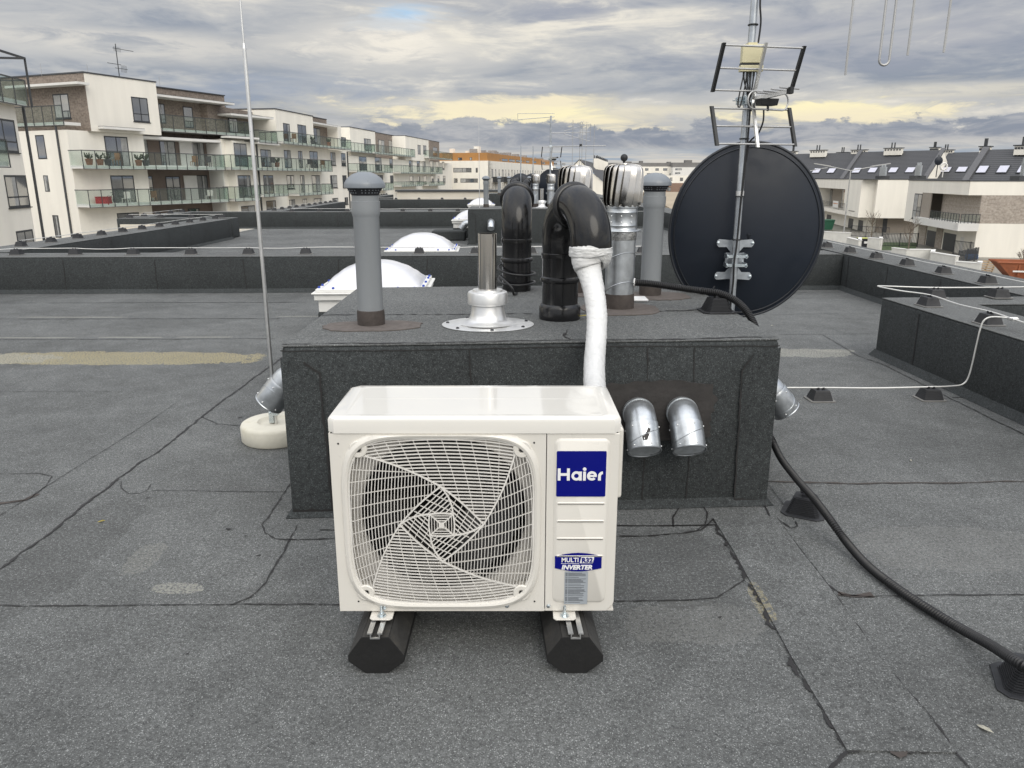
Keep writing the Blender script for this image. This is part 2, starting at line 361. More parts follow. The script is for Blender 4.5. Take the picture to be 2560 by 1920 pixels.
dk = MB()
dk.add([(-7.3, -5, 0), (5.0, -5, 0), (5.0, 74, 0), (-7.3, 74, 0)], [(0, 1, 2, 3)], 0)
def gp(l): return [G(u, v) for u, v in l]
seams = [  # traced laps and tar beads: (pixels, width, material)
    ([(-60, 1460), (0, 1420), (130, 1330), (290, 1200), (420, 1110), (560, 1000), (690, 905), (760, 850)], 0.011, 1),
    ([(-80, 1500), (0, 1512), (60, 1517), (290, 1515), (560, 1513), (850, 1512), (1200, 1508), (1545, 1505), (1700, 1503), (1790, 1495), (1862, 1452)], 0.005, 1),
    ([(574, 1515), (627, 1494), (667, 1456), (692, 1407), (716, 1366), (745, 1313)], 0.006, 1),
    ([(732, 1203), (708, 1236), (671, 1293), (653, 1313), (661, 1334), (688, 1348), (732, 1350), (834, 1348)], 0.006, 1),
    ([(303, 1203), (303, 1220), (321, 1236), (350, 1234), (370, 1226), (378, 1212)], 0.004, 1),
    ([(378, 1228), (470, 1227), (600, 1230), (708, 1230)], 0.004, 1),
    ([(505, 1043), (541, 1061), (602, 1065), (640, 1066)], 0.006, 1),
    ([(441, 1008), (330, 1083), (183, 1175), (61, 1252), (0, 1290)], 0.003, 1),
    ([(-40, 1187), (100, 1185), (130, 1192), (118, 1215), (70, 1252), (30, 1255), (0, 1257), (-40, 1258)], 0.004, 1),
    ([(-60, 1258), (0, 1262), (60, 1252), (95, 1236)], 0.02, 2),
    ([(-300, 760), (0, 758), (770, 756)], 0.012, 1), ([(-300, 800), (0, 798), (700, 797)], 0.012, 1), ([(-250, 852), (0, 850), (690, 847)], 0.010, 1),
    ([(-200, 981), (0, 980), (310, 979)], 0.004, 1), ([(1948, 837), (2190, 835)], 0.007, 1), ([(1901, 787), (2200, 783)], 0.007, 1),
    ([(1960, 746), (2102, 745)], 0.008, 1), ([(1960, 732), (2100, 731)], 0.008, 1),
    ([(2057, 837), (2144, 890), (2215, 915), (2326, 972), (2525, 1070), (2700, 1160)], 0.007, 1),
    ([(1905, 1204), (1960, 1206), (2120, 1211), (2296, 1209), (2420, 1207), (2700, 1203)], 0.013, 2),
    ([(2070, 1463), (2104, 1490), (2171, 1493), (2300, 1490), (2560, 1487), (2700, 1486)], 0.005, 1), ([(2095, 1484), (2135, 1494), (2185, 1492)], 0.022, 2),
    ([(1545, 1341), (1640, 1339), (1706, 1334), (1749, 1325), (1783, 1298), (1860, 1297), (1941, 1296), (1962, 1312), (1979, 1322), (1992, 1316), (1990, 1304)], 0.007, 1),
    ([(1685, 1320), (1681, 1296), (1700, 1268), (1727, 1254), (1755, 1262), (1769, 1285), (1762, 1312), (1745, 1326)], 0.005, 1),
    ([(1905, 1252), (1915, 1275), (1924, 1292)], 0.010, 1), ([(1915, 1205), (1950, 1250), (1985, 1300)], 0.003, 1),
    ([(1831, 1368), (1865, 1378), (1907, 1381), (1960, 1382), (1994, 1372)], 0.004, 1),
    ([(2118, 1880), (2095, 1905), (2060, 1950)], 0.009, 1), ([(2391, 1885), (2440, 1935)], 0.004, 1),
    ([(2215, 915), (2245, 912), (2252, 900)], 0.006, 1), ([(2380, 995), (2436, 992), (2446, 980)], 0.007, 1)]
for pts, w, mi in seams: dk.ribbon(gp(pts), w, 0.0035, 0.4, 0.02 if w < 0.012 else 0.05, mi)
for y in (5.2, 3.1, 0.9):                                              # laps out of sight behind the stack
    dk.ribbon([(-0.8, y + 2.0, 0), (1.0, y + 2.05, 0)], 0.008, 0.0035, 0.3, 0.05, 1)
for y0 in (10.9, 11.9, 12.9, 13.9, 15.0, 19.0, 20.2, 24, 25.5, 27, 28.5, 37, 39):   # cross laps further off
    dk.ribbon([(-6.6, y0, 0), (4.3, y0 + 0.15, 0)], 0.018, 0.0035, 0.3, 0.1, 1)
# the added strip of felt at the right: a second layer with a torn tar edge
SL = gp([(1783, 1298), (1835, 1382), (1898, 1497), (1979, 1646), (2051, 1765), (2118, 1880)])
SRR = gp([(1941, 1296), (1996, 1372), (2075, 1473), (2209, 1660), (2286, 1751), (2391, 1885)])
for i in range(5):
    a, b, c, d = SL[i], SRR[i], SRR[i + 1], SL[i + 1]
    dk.hexa([d, c, b, a] + [p + Vector((0, 0, 0.006)) for p in (d, c, b, a)], 0)
dk.ribbon([p + Vector((-0.004, 0, 0)) for p in SL], 0.010, 0.0045, 0.7, 0.012, 1)
dk.ribbon([p + Vector((0.003, 0, 0)) for p in SRR], 0.005, 0.0045, 0.6, 0.015, 1)
dk.ribbon(gp([(2118, 1882), (2180, 1878), (2290, 1880), (2391, 1884)]), 0.007, 0.0045, 0.6, 0.015, 1)
dk.ribbon(gp([(2225, 1882), (2245, 1888), (2272, 1884)]), 0.02, 0.005, 0.6, 0.012, 2)
for u, v, r in ((600, 1045, .012), (345, 1135, .006), (305, 1136, .006), (445, 1157, .007), (485, 1172, .006), (370, 1247, .010), (572, 1325, .014), (645, 1392, .010), (615, 1341, .006), (720, 1282, .007), (465, 1637, .008), (1800, 1545, .007)):
    p = G(u, v); dk.ribbon([p - Vector((r, 0, 0)), p, p + Vector((r, r * 0.4, 0))], r * 0.7, 0.004, 0.6, 0.006, 1)
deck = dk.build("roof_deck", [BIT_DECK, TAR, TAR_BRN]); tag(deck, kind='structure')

GRD = mat("ground_gravel", (0.23, 0.215, 0.185), 0.95, var=0.2, vs=0.15, bump=0.2, bs=20, dirt=(0.03, 0.7, (0.11, 0.12, 0.075)))
g = MB(); g.add([(-2500, -300, -5.3), (2500, -300, -5.3), (2500, 3500, -5.3), (-2500, 3500, -5.3)], [(0, 1, 2, 3)])
tag(g.build("ground", GRD), kind='structure')
ROADM = mat("paving", (0.26, 0.255, 0.24), 0.9, var=0.12, vs=1.2, bump=0.2, bs=30)
rd = MB(); d_, n_ = Vector((0.142, 0.99, 0)), Vector((-0.99, 0.142, 0))
q0 = Vector((40.7, 67, -5.296)) - d_ * 55 + n_ * 4.5; q1 = q0 + d_ * 150
rd.add([q0, q0 + n_ * 7, q1 + n_ * 7, q1], [(3, 2, 1, 0)]); tag(rd.build("road", ROADM), kind='structure')
LAWN = mat("lawn", (0.055, 0.085, 0.030), 0.95, var=0.35, vs=3, bump=0.6, bs=25)

# ------------------------------------------------------------------ parapets
def parapet(label, foot, h=0.45, seams_on=(), step=1.1, name="parapet_wall"):
    """foot: 4 corners ccw; seams_on: edge indices that carry vertical laps"""
    c = sum((Vector((p[0], p[1], 0)) for p in foot), Vector()) / 4
    rt = thing(name, label, "parapet", (c.x, c.y, 0))
    m = MB(); m.prism(foot, 0.0, h)
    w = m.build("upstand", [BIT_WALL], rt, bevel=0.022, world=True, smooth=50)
    k = MB(); k.prism([(p[0] + (c.x - p[0]) * 0.004, p[1] + (c.y - p[1]) * 0.004) for p in foot], h - 0.001, h + 0.004)
    k.build("coping_felt", [BIT_TOP], rt, world=True)
    for e in seams_on:
        a, b = Vector((*foot[e], 0)), Vector((*foot[(e + 1) % 4], 0)); L = (b - a).length; t = (b - a) / L; nn = Vector((t.y, -t.x, 0))
        x = random.uniform(0.3, step)
        while x < L - 0.1:
            p = a + t * x + nn * 0.004; q = [0.0]; s = MB()
            for i in range(8):
                z0, z1 = 0.0 + (h - 0.03) * i / 8, (h - 0.03) * (i + 1) / 8; j0, j1 = q[-1], q[-1] + random.uniform(-.006, .006); q.append(j1)
                ww = 0.005
                s.quad(p + t * (j0 - ww) + Vector((0, 0, z0)), p + t * (j0 + ww) + Vector((0, 0, z0)), p + t * (j1 + ww) + Vector((0, 0, z1)), p + t * (j1 - ww) + Vector((0, 0, z1)))
            s.build("lap_joint", [TAR], rt, world=True)
            x += step * random.uniform(0.93, 1.07)
        # cant fillet at the foot and a wavering lap line under the top edge
        f = MB(); f.add([a + nn * 0.05 + Vector((0, 0, .002)), b + nn * 0.05 + Vector((0, 0, .002)), b + nn * .001 + Vector((0, 0, 0.05)), a + nn * .001 + Vector((0, 0, 0.05))], [(0, 1, 2, 3)])
        f.build("cant_fillet", [BIT_WALL], rt, world=True)
    return rt
def ccw(a, b, th):                  # strip from a to b (left to right seen from the camera side), thickness away
    a, b = Vector((*a, 0)), Vector((*b, 0)); t = (b - a).normalized(); n = Vector((-t.y, t.x, 0)) * th
    return [(a.x, a.y), (b.x, b.y), (b.x + n.x, b.y + n.y), (a.x + n.x, a.y + n.y)]
parapet("long dark bitumen cross wall right behind the first skylight", ccw((-7.3, 9.53), (4.3, 9.96), 0.55), 0.45, (0,))
parapet("dark cross wall behind the second skylight, with the second chimney stack before it", ccw((-9.3, 22.0), (4.3, 22.4), 0.5), 0.455, (0,))
parapet("dark cross wall farther off, third one back from the air conditioner", ccw((-7.0, 35.2), (4.3, 35.6), 0.5), 0.43, (0,))
parapet("most distant dark cross wall, low in front of the white building", ccw((-7.0, 48), (4.3, 48.4), 0.5), 0.45, (0,))
parapet("dark perimeter wall along the right roof edge above the garden yards", [(4.3, 6.25), (5.0, 6.25), (5.0, 47.9), (4.3, 47.9)], 0.455, (3,))
parapet("near right arm of the bitumen wall with a white wire hanging down it", [(3.16, 2.0), (3.72, 2.05), (3.56, 6.2), (3.0, 6.16)], 0.47, (3,), 1.25)
parapet("short far arm of the wall round the right roof opening", [(3.565, 5.84), (4.3, 5.88), (4.3, 6.26), (3.562, 6.2)], 0.465, ())
parapet("dark perimeter wall at left, running back from the long cross wall", [(-7.3, 10.1), (-6.64, 10.15), (-6.64, 18.4), (-7.3, 18.4)], 0.46, (1,))
parapet("dark return wall at left whose white outer side shows", [(-9.4, 18.5), (-6.7, 18.62), (-6.7, 19.1), (-9.4, 19.0)], 0.46, ())
parapet("dark outer perimeter wall at far left, below the balconies", [(-9.5, 19.2), (-8.95, 19.2), (-8.95, 22.0), (-9.5, 22.0)], 0.46, (1,))
parapet("dark perimeter wall at left behind the second cross wall, lined with blocks", [(-7.3, 22.6), (-6.64, 22.6), (-6.64, 31.2), (-7.3, 31.2)], 0.46, (1,))
parapet("dark perimeter wall at left behind the third cross wall", [(-7.3, 35.9), (-6.64, 35.9), (-6.64, 44.0), (-7.3, 44.0)], 0.46, (1,))
CREAMW = mat("cream_render", (0.62, 0.575, 0.49), 0.9, var=0.05, vs=1.5, bump=0.15, bs=60)
SHEET = mat("edge_sheet", (0.045, 0.048, 0.052), 0.45, var=0.1)
hb = thing("terraced_house", "cream house wall inside the roof opening beside the near right wall", "house", (4.3, 3.9, -5.3))
m = MB(); m.box(3.75, 4.96, 2.1, 5.83, -5.3, -0.35); m.box(4.4, 4.96, 2.1, 5.83, -0.35, 0.12); m.build("wall", CREAMW, hb, world=True)
m = MB(); m.box(4.37, 5.0, 2.1, 5.83, 0.121, 0.17); m.build("roof_edge", SHEET, hb, world=True)
hb = thing("terraced_house", "cream house wall under the dark return wall at left", "house", (-8.2, 18.4, -5.3))
m = MB(); m.box(-9.35, -7.32, 18.55, 19.0, -5.3, -0.002); m.box(-7.3, -6.0, 10, 18, -5.3, -0.05); m.build("wall", CREAMW, hb, world=True)
m = MB(); m.box(-9.3, -6.75, 18.44, 18.498, 0.05, 0.33); m.build("outer_wall", CREAMW, hb, world=True)
hb = thing("roof_hatch_wall", "low cream wall with dark edge standing behind the third cross wall", "roof wall", (-3.5, 50, 0))
m = MB(); m.box(-6.5, 0.8, 44.5, 46.5, 0, 0.62); m.build("wall", CREAMW, hb, world=True)
m = MB(); m.box(-6.6, 0.9, 44.4, 46.6, 0.622, 0.70); m.build("roof_edge", SHEET, hb, world=True)

# ------------------------------------------------------------------ chimney stack (bitumen covered block carrying the flues)
FL, FR, BR, BL = (-0.945, 3.04), (1.14, 3.175), (1.14, 4.90), (-0.96, 4.74)
SH = 0.755
def stack(ox, oy, label):
    rt = thing("chimney_stack", label, "chimney", (ox + 0.1, oy + 3.95, 0), "bitumen covered chimney stacks")
    F = [(p[0] + ox, p[1] + oy) for p in (FL, FR, BR, BL)]
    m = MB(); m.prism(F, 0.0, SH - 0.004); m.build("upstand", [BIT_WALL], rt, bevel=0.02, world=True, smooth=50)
    m = MB(); m.prism([(F[0][0] + .004, F[0][1] + .004), (F[1][0] - .004, F[1][1] + .004), (F[2][0] - .004, F[2][1] - .004), (F[3][0] + .004, F[3][1] - .004)], SH - 0.005, SH)
    A, B = Vector((*F[0], 0)), Vector((*F[1], 0)); D = Vector((*F[3], 0)); E = Vector((*F[2], 0))
    Z = SH + 0.002
    m.ribbon([A.lerp(D, .015), B.lerp(E, .02)], 0.012, Z, 0.5, 0.02, 1)
    m.ribbon([A.lerp(D, .42), A.lerp(B, .5) + (D - A) * 0.40, B.lerp(E, .43)], 0.012, Z, 0.7, 0.02, 1)
    m.ribbon([A.lerp(B, .575) + (D - A) * 0.015, A.lerp(B, .565) + (D - A) * .06, A.lerp(B, .572) + (D - A) * .14], 0.010, Z, 0.5, 0.02, 1)
    m.build("top_felt", [BIT_TOP, TAR], rt, world=True)
    t = (B - A).normalized(); n = Vector((t.y, -t.x, 0)); L = (B - A).length
    def front(s, z, o=0.0): return A + t * s + n * o + Vector((0, 0, z))
    # corner flaps wrapped round the front corners
    f = MB(); f.extr([front(-.002, .705, .004), front(-.002, .035, .004), front(.165, .022, .004), front(.15, .64, .004), front(.105, .675, .004)][::-1], n * 0.005); f.build("corner_flap", [BIT_WALL], rt, world=True)
    f = MB(); f.extr([front(L + .002, .72, .004), front(L + .002, .02, .004), front(L - .145, .03, .004), front(L - .155, .62, .004), front(L - .11, .69, .004)], n * 0.005)
    f.build("corner_flap", [BIT_WALL], rt, world=True)
    def crack(pts, w, o=0.0105):
        Q = []; s = MB()
        for (a, b) in zip(pts, pts[1:]):
            k = max(2, int(math.hypot(a[0] - b[0], a[1] - b[1]) / 0.025))
            Q += [(a[0] + (b[0] - a[0]) * i / k, a[1] + (b[1] - a[1]) * i / k) for i in range(k)]
        Q.append(pts[-1]); prev = None
        for i, q in enumerate(Q):
            p2 = Q[min(i + 1, len(Q) - 1)]; p0 = Q[max(i - 1, 0)]; tx, tz = p2[0] - p0[0], p2[1] - p0[1]; l = math.hypot(tx, tz) or 1
            j = random.uniform(-.4, .4) * w; h = w * .5 * random.uniform(.6, 1.5)
            cur = (front(q[0] - tz / l * (h + j), q[1] + tx / l * (h + j), o), front(q[0] + tz / l * (h - j), q[1] - tx / l * (h - j), o))
            if prev: s.quad(prev[1], cur[1], cur[0], prev[0])
            prev = cur
        s.build("lap_joint", [TAR], rt, world=True)
    crack([(.09, .685), (.112, .672), (.152, .64), (.158, .4), (.167, .02)], .008)
    crack([(0, .032), (.08, .03), (.166, .018)], .012)
    crack([(L - .115, .69), (L - .158, .62), (L - .152, .3), (L - .147, .03)], .006); crack([(L - .147, .028), (L, .018)], .010)
    for q in (.77, 1.52, 1.72): crack([(q, SH - .03), (q + .01, .4), (q + .005, .02)], .005, .0025)
    crack([(0, SH - .022), (.5, SH - .026), (1.2, SH - .02), (L, SH - .03)], .004, .002)
    c = MB(); f_ = .03; Ao, Bo, Eo, Do = A + Vector((-f_, -f_, .003)), B + Vector((f_, -f_, .003)), E + Vector((f_, f_, .003)), D + Vector((-f_, f_, .003)); up = Vector((0, 0, .035))
    for (a_, b_, c_, d_2) in ((Ao, Bo, B, A), (Bo, Eo, E, B), (Do, Ao, A, D)): c.add([a_, b_, c_ + up, d_2 + up], [(0, 1, 2, 3)])
    c.build("cant_fillet", [BIT_WALL], rt, world=True)
    return rt, front
stk, sfront = stack(0, 0, "near dark bitumen chimney stack standing behind the white air conditioner")
st2, _ = stack(0.0, 13.65, "second bitumen chimney stack, beyond the long cross wall")
st3, _ = stack(0.0, 29.0, "third bitumen chimney stack, far off behind the second stack")
def patch(rt, cx, cy, rx, ry, z=SH + .0045, ang=0.0, mt=None, sq=2.6):
    m = MB(); n = 40; P = []
    for i in range(n):
        a = 2 * math.pi * i / n; k = 1 + random.uniform(-.05, .05); c, s = math.cos(a), math.sin(a)
        q = (abs(c) ** sq + abs(s) ** sq) ** (-1 / sq)
        x, y = rx * q * c * k, ry * q * s * k
        P.append((cx + x * math.cos(ang) - y * math.sin(ang), cy + x * math.sin(ang) + y * math.cos(ang)))
    m.prism(P, z - .004, z); return m.build("mastic_patch", [mt or MASTIC], rt, world=True)
patch(stk, -0.64, 3.46, .225, .125, ang=.1); patch(stk, 0.56, 3.93, .20, .19, ang=.05); patch(stk, 0.82, 4.38, .2, .16); patch(stk, .36, 4.5, .17, .16)
# dark mastic smeared on the front wall round the two duct elbows, and a line above the air conditioner
P = []
for i in range(60):
    a = 2 * math.pi * i / 60; c, s = math.cos(a), math.sin(a); q = (abs(c) ** 7 + abs(s) ** 7) ** (-1 / 7); k = 1 + random.uniform(-.05, .05) + .04 * math.sin(a * 5)
    P.append(sfront(1.555 + .265 * q * c * k, .445 + .135 * q * s * k, .003))
m = MB(); m.extr(P, Vector((0, -.003, 0))); m.build("mastic_smear", [MASTIC_D], stk, world=True)
m = MB(); m.extr([sfront(.33, .515, .003), sfront(1.0, .52, .003), sfront(1.0, .535, .003), sfront(.6, .545, .003), sfront(.33, .53, .003)], Vector((0, -.002, 0))); m.build("mastic_smear", [MASTIC_D], stk, world=True)
# ------------------------------------------------------------------ air conditioner outdoor unit
ACW = mat("ac_white_paint", (0.68, 0.655, 0.60), 0.30, var=0.03, vs=3, coat=0.35)
ACTOP = mat("ac_white_lid", (0.72, 0.70, 0.65), 0.10, var=0.02, vs=2, coat=0.6)
GRILW = mat("grille_plastic", (0.68, 0.66, 0.62), 0.38, var=0.03)
INSIDE = mat("fan_shroud", (0.52, 0.50, 0.465), 0.6, var=0.08)
DARKIN = mat("coil_dark", (0.004, 0.004, 0.004), 0.7, var=0.3, vs=30)
BLADE = mat("fan_blade", (0.009, 0.009, 0.009), 0.35, var=0.1)
MOTOR = mat("motor_grey", (0.16, 0.16, 0.155), 0.5, var=0.2, vs=20)
BLUE = mat("badge_blue", (0.0015, 0.004, 0.17), 0.35, var=0.03, spec=0.25)
WHITE = mat("badge_white", (0.80, 0.80, 0.80), 0.35, var=0.02)
LABELM = mat("label_foil", (0.33, 0.36, 0.39), 0.35, var=0.06, vs=8)
INKM = mat("label_ink", (0.07, 0.075, 0.085), 0.6)
ZINC = mat("zinc_bolt", (0.62, 0.68, 0.71), 0.28, metal=0.9, var=0.1, vs=30)
BLKHOLE = mat("screw_hole", (0.01, 0.01, 0.01), 0.6)
AX0, AX1, AY, AZ0, AZ1 = -0.521, 0.307, 2.05, 0.150, 0.764
AD = 0.355                                       # depth of the cabinet
DIV = 0.0985
ac = thing("air_conditioner", "white air conditioner unit with a fan grille and blue square badge", "air conditioner", (-0.107, 2.22, AZ0))
CXF, CZF, RW, RH = -0.2046, 0.443, 0.268, 0.262
def fp(x, z, o=0.0): return (CXF + x, AY - o, CZF + z)      # front-panel coordinates round the fan
def sup(a, p=4.6):
    c, s = math.cos(a), math.sin(a); return ((abs(c) ** p + abs(s) ** p) ** (-1 / p)) * c * RW, ((abs(c) ** p + abs(s) ** p) ** (-1 / p)) * s * RH
x0, x1, z0, z1 = AX0 - CXF, DIV - CXF - .0012, AZ0 - CZF, AZ1 - .046 - CZF
angs = sorted([2 * math.pi * i / 120 - math.pi for i in range(120)] + [math.atan2(z, x) for x in (x0, x1) for z in (z0, z1)])
def rect(a):
    c, s = math.cos(a), math.sin(a); k = min((x1 if c > 0 else x0) / c if abs(c) > 1e-9 else 1e9, (z1 if s > 0 else z0) / s if abs(s) > 1e-9 else 1e9)
    return c * k, s * k
rings = [lambda a: (*rect(a), 0.0), lambda a: (sup(a)[0] * 1.085, sup(a)[1] * 1.085, 0.0), lambda a: (sup(a)[0] * 1.065, sup(a)[1] * 1.065, .009),
         lambda a: (sup(a)[0] * 1.035, sup(a)[1] * 1.035, .0125), lambda a: (sup(a)[0] * 1.012, sup(a)[1] * 1.012, .010), lambda a: (sup(a)[0], sup(a)[1], .003), lambda a: (sup(a)[0] * .995, sup(a)[1] * .995, -.035)]
def clampr(f):
    def h(a):
        x, z, o = f(a); return (min(max(x, x0 + .006), x1 - .004), min(max(z, z0 + .006), z1 - .004), o)
    return h
m = MB(); na = len(angs)
for i, f in enumerate(rings):
    f2 = f if i == 0 else clampr(f)
    m.v += [fp(*f2(a)) for a in angs]
for i in range(len(rings) - 1):
    for j in range(na): m.f.append((i * na + j, (i + 1) * na + j, (i + 1) * na + (j + 1) % na, i * na + (j + 1) % na)); m.m.append(0)
m.build("front_panel", [ACW], ac, smooth=35, world=True)
# cabinet sides, bottom and back (open towards the fan)
m = MB(); T = .004; ZT = AZ1 - .046
m.box(AX0, AX0 + T, AY + .0005, AY + AD - .03, AZ0, ZT); m.box(AX1 - T, AX1, AY + .022, AY + AD - .03, AZ0, ZT)
m.box(AX0, AX1, AY + .002, AY + AD - .03, AZ0 + .0005, AZ0 + .006); m.box(AX0, AX1, AY + AD - .034, AY + AD - .03, AZ0 + .006, ZT); m.box(DIV + .001, DIV + .004, AY + .02, AY + AD - .04, AZ0 + .008, ZT)
m.build("cabinet", [ACW], ac, world=True)
# right service panel with embossed field, chamfered lower corner
def emb(mb, ox0, ox1, oz0, oz1, r, d, y, n=6, bev=.012, inv=1):
    def rr(x0, x1, z0, z1, r):
        P = []
        for cx, cz, a0 in ((x1 - r, z1 - r, 0), (x0 + r, z1 - r, 90), (x0 + r, z0 + r, 180), (x1 - r, z0 + r, 270)):
            for i in range(n + 1): P.append((cx + r * math.cos(R(a0 + 90 * i / n)), cz + r * math.sin(R(a0 + 90 * i / n))))
        return P
    A = rr(ox0, ox1, oz0, oz1, r); B = rr(ox0 + bev, ox1 - bev, oz0 + bev, oz1 - bev, max(.002, r - bev)); k = len(A)
    vs = [(p[0], y, p[1]) for p in A] + [(p[0], y - d, p[1]) for p in B]
    fs = [((i + 1) % k, i, k + i, k + (i + 1) % k)[::-1] for i in range(k)] + [tuple(range(k, 2 * k))]
    mb.add(vs, fs)
SZT = AZ1 - .046
m = MB(); m.extr([(DIV + .0008, AY, AZ0), (AX1 - .022, AY, AZ0), (AX1 - .003, AY, AZ0 + .022), (AX1 - .0, AY, AZ0 + .03), (AX1, AY, SZT), (DIV + .0008, AY, SZT)], (0, .02, 0))
m.build("service_panel", [ACW], ac, world=True, bevel=.002)
sp = MB(); emb(sp, .121, .281, .180, .703, .02, .005, AY - .0002, bev=.007)
for z in (.505, .449, .393, .337): emb(sp, .130, .270, z - .0045, z + .0045, .0045, .0028, AY - .0055, 4, .0035)
sp.build("embossed_field", [ACW], ac, world=True, smooth=50)
# lid: chamfered tray with shallow ridges
LX0, LX1, LY0, LY1 = AX0 - .003, AX1 + .003, AY - .004, AY + AD
m = MB(); lip = AZ1 - .045
def lidring(i, z): return [(LX0 + i, LY0 + i, z), (LX1 - i, LY0 + i, z), (LX1 - i, LY1 - i, z), (LX0 + i, LY1 - i, z)]
def chf(x0, x1, y0, y1, c, z): return [(x0 + c, y0, z), (x1 - c, y0, z), (x1, y0 + c, z), (x1, y1 - c, z), (x1 - c, y1, z), (x0 + c, y1, z), (x0, y1 - c, z), (x0, y0 + c, z)]
prs = [chf(LX0, LX1, LY0, LY1, .020, lip), chf(LX0, LX1, LY0, LY1, .020, AZ1 - .010), chf(LX0 + .002, LX1 - .002, LY0 + .002, LY1 - .002, .021, AZ1 - .004), chf(LX0 + .010, LX1 - .010, LY0 + .009, LY1 - .009, .024, AZ1),
       chf(LX0 + .045, LX1 - .045, LY0 + .03, LY1 - .03, .012, AZ1), chf(LX0 + .047, LX1 - .047, LY0 + .032, LY1 - .032, .012, AZ1 - .0004), chf(LX0 + .055, LX1 - .055, LY0 + .04, LY1 - .04, .012, AZ1 - .0004)]
for r_ in prs: m.v += r_
for i in range(len(prs) - 1):
    for j in range(8): m.f.append((i * 8 + j, i * 8 + (j + 1) % 8, (i + 1) * 8 + (j + 1) % 8, (i + 1) * 8 + j)); m.m.append(0)
k = (len(prs) - 1) * 8; m.f += [tuple(range(k, k + 8)), tuple(range(7, -1, -1))]; m.m += [0, 0]
ym = AY + AD * .55
m.add([(LX0 + .075, ym - .005, AZ1 - .0003), (LX1 - .075, ym - .005, AZ1 - .0003), (LX1 - .075, ym, AZ1 + .0004), (LX0 + .075, ym, AZ1 + .0004), (LX1 - .075, ym + .005, AZ1 - .0003), (LX0 + .075, ym + .005, AZ1 - .0003)], [(0, 1, 2, 3), (3, 2, 4, 5)])
m.build("lid", [ACTOP], ac, world=True, smooth=40)
m = MB(); m.box(LX0 + .008, LX1 - .008, LY0 + .007, LY1 - .02, lip - .0045, lip + .001); m.build("lid_gap", [BLKHOLE], ac, world=True)
# side valve cover, left hand grip and small screws
m = MB(); m.extr([(AX1 + .0005, AY + .10, .700), (AX1 + .0005, AY + .33, .700), (AX1 + .0005, AY + .33, .46), (AX1 + .0005, AY + .10, .475)], (.026, 0, 0)); m.build("valve_cover", [ACW], ac, world=True, bevel=.008)
m = MB(); m.box(AX0 - .018, AX0 - .0005, AY + .13, AY + .24, .655, .735); m.build("hand_grip", [ACW], ac, world=True, bevel=.006)
m = MB()
for x, z in ((-.495, .687), (.063, .69), (-.463, .183), (.068, .183)): m.cyl((x, AY - .001, z), (x, AY + .002, z), .0028, n=10)
m.build("screw_hole", [BLKHOLE], ac, world=True)
for x, z in ((-.386, .162), (-.015, .168), (.1105, .168), (AX1 + .001, .60)):
    m = MB()
    if x > .3: m.sphere((x + .002, AY + .07, z), .0045, 10)
    else: m.lathe([(.0062, 0), (.0058, .003), (.003, .0045)], (x, AY - .0005, z), 12, 0, (0, -1, 0))
    m.build("screw", [ZINC], ac, world=True, smooth=40)
# inside: shroud plate with a round mouth, dark coil, fan, motor bracket
m = MB(); na2 = 72; yo, yi, yb = AY + .035, AY + .06, AY + .16; RF = .247
m.v += [fp(*sup(2 * math.pi * i / na2), -.034) for i in range(na2)]
m.v += [fp(math.cos(2 * math.pi * i / na2) * RF * 1.03, math.sin(2 * math.pi * i / na2) * RF * 1.03, -.05) for i in range(na2)]
m.v += [fp(math.cos(2 * math.pi * i / na2) * RF, math.sin(2 * math.pi * i / na2) * RF, -.066) for i in range(na2)]
m.v += [fp(math.cos(2 * math.pi * i / na2) * RF, math.sin(2 * math.pi * i / na2) * RF, -.15) for i in range(na2)]
for i in range(3):
    for j in range(na2): m.f.append((i * na2 + j, i * na2 + (j + 1) % na2, (i + 1) * na2 + (j + 1) % na2, (i + 1) * na2 + j)); m.m.append(1 if i == 2 else 0)
m.build("fan_shroud", [INSIDE, BLADE], ac, world=True, smooth=40)
m = MB(); m.box(AX0 + .01, DIV - .002, AY + .265, AY + .28, AZ0 + .02, SZT - .01)
for i in range(0, 60): z = AZ0 + .03 + i * .0088; m.box(AX0 + .012, DIV - .004, AY + .262, AY + .2649, z, z + .002)
m.build("coil", [DARKIN], ac, world=True)
fan = MB(); fan.lathe([(.005, .045), (.05, .04), (.062, .02), (.065, -.04)], fp(0, 0, -.10), 24, 0, (0, -1, 0))
for b in range(3):
    a0 = R(35 + 120 * b); vs = []; nr, nn_ = 8, 12
    for i in range(nr):
        r = .06 + (.235 - .06) * i / (nr - 1)
        for j in range(nn_):
            tt = j / (nn_ - 1); a = a0 + R(88 * tt + 16 * (i / (nr - 1)) ** 1.5) ; vs.append(fp(r * math.cos(a), r * math.sin(a), -.085 - .075 * tt - .01 * math.sin(tt * math.pi)))
    fan.add(vs, [(i * nn_ + j, i * nn_ + j + 1, (i + 1) * nn_ + j + 1, (i + 1) * nn_ + j) for i in range(nr - 1) for j in range(nn_ - 1)])
fan.build("fan", [BLADE], ac, world=True, smooth=40)
m = MB()
for x in (-.052, .035, .07): m.box(CXF + x - .007, CXF + x + .007, AY + .20, AY + .22, AZ0 + .02, SZT - .012)
m.box(CXF - .06, CXF + .08, AY + .198, AY + .222, .645, .668); m.lathe([(.06, 0), (.06, .06), (.05, .07)], fp(0, 0, -.235), 20, 0, (0, -1, 0))
m.build("motor_bracket", [MOTOR], ac, world=True)

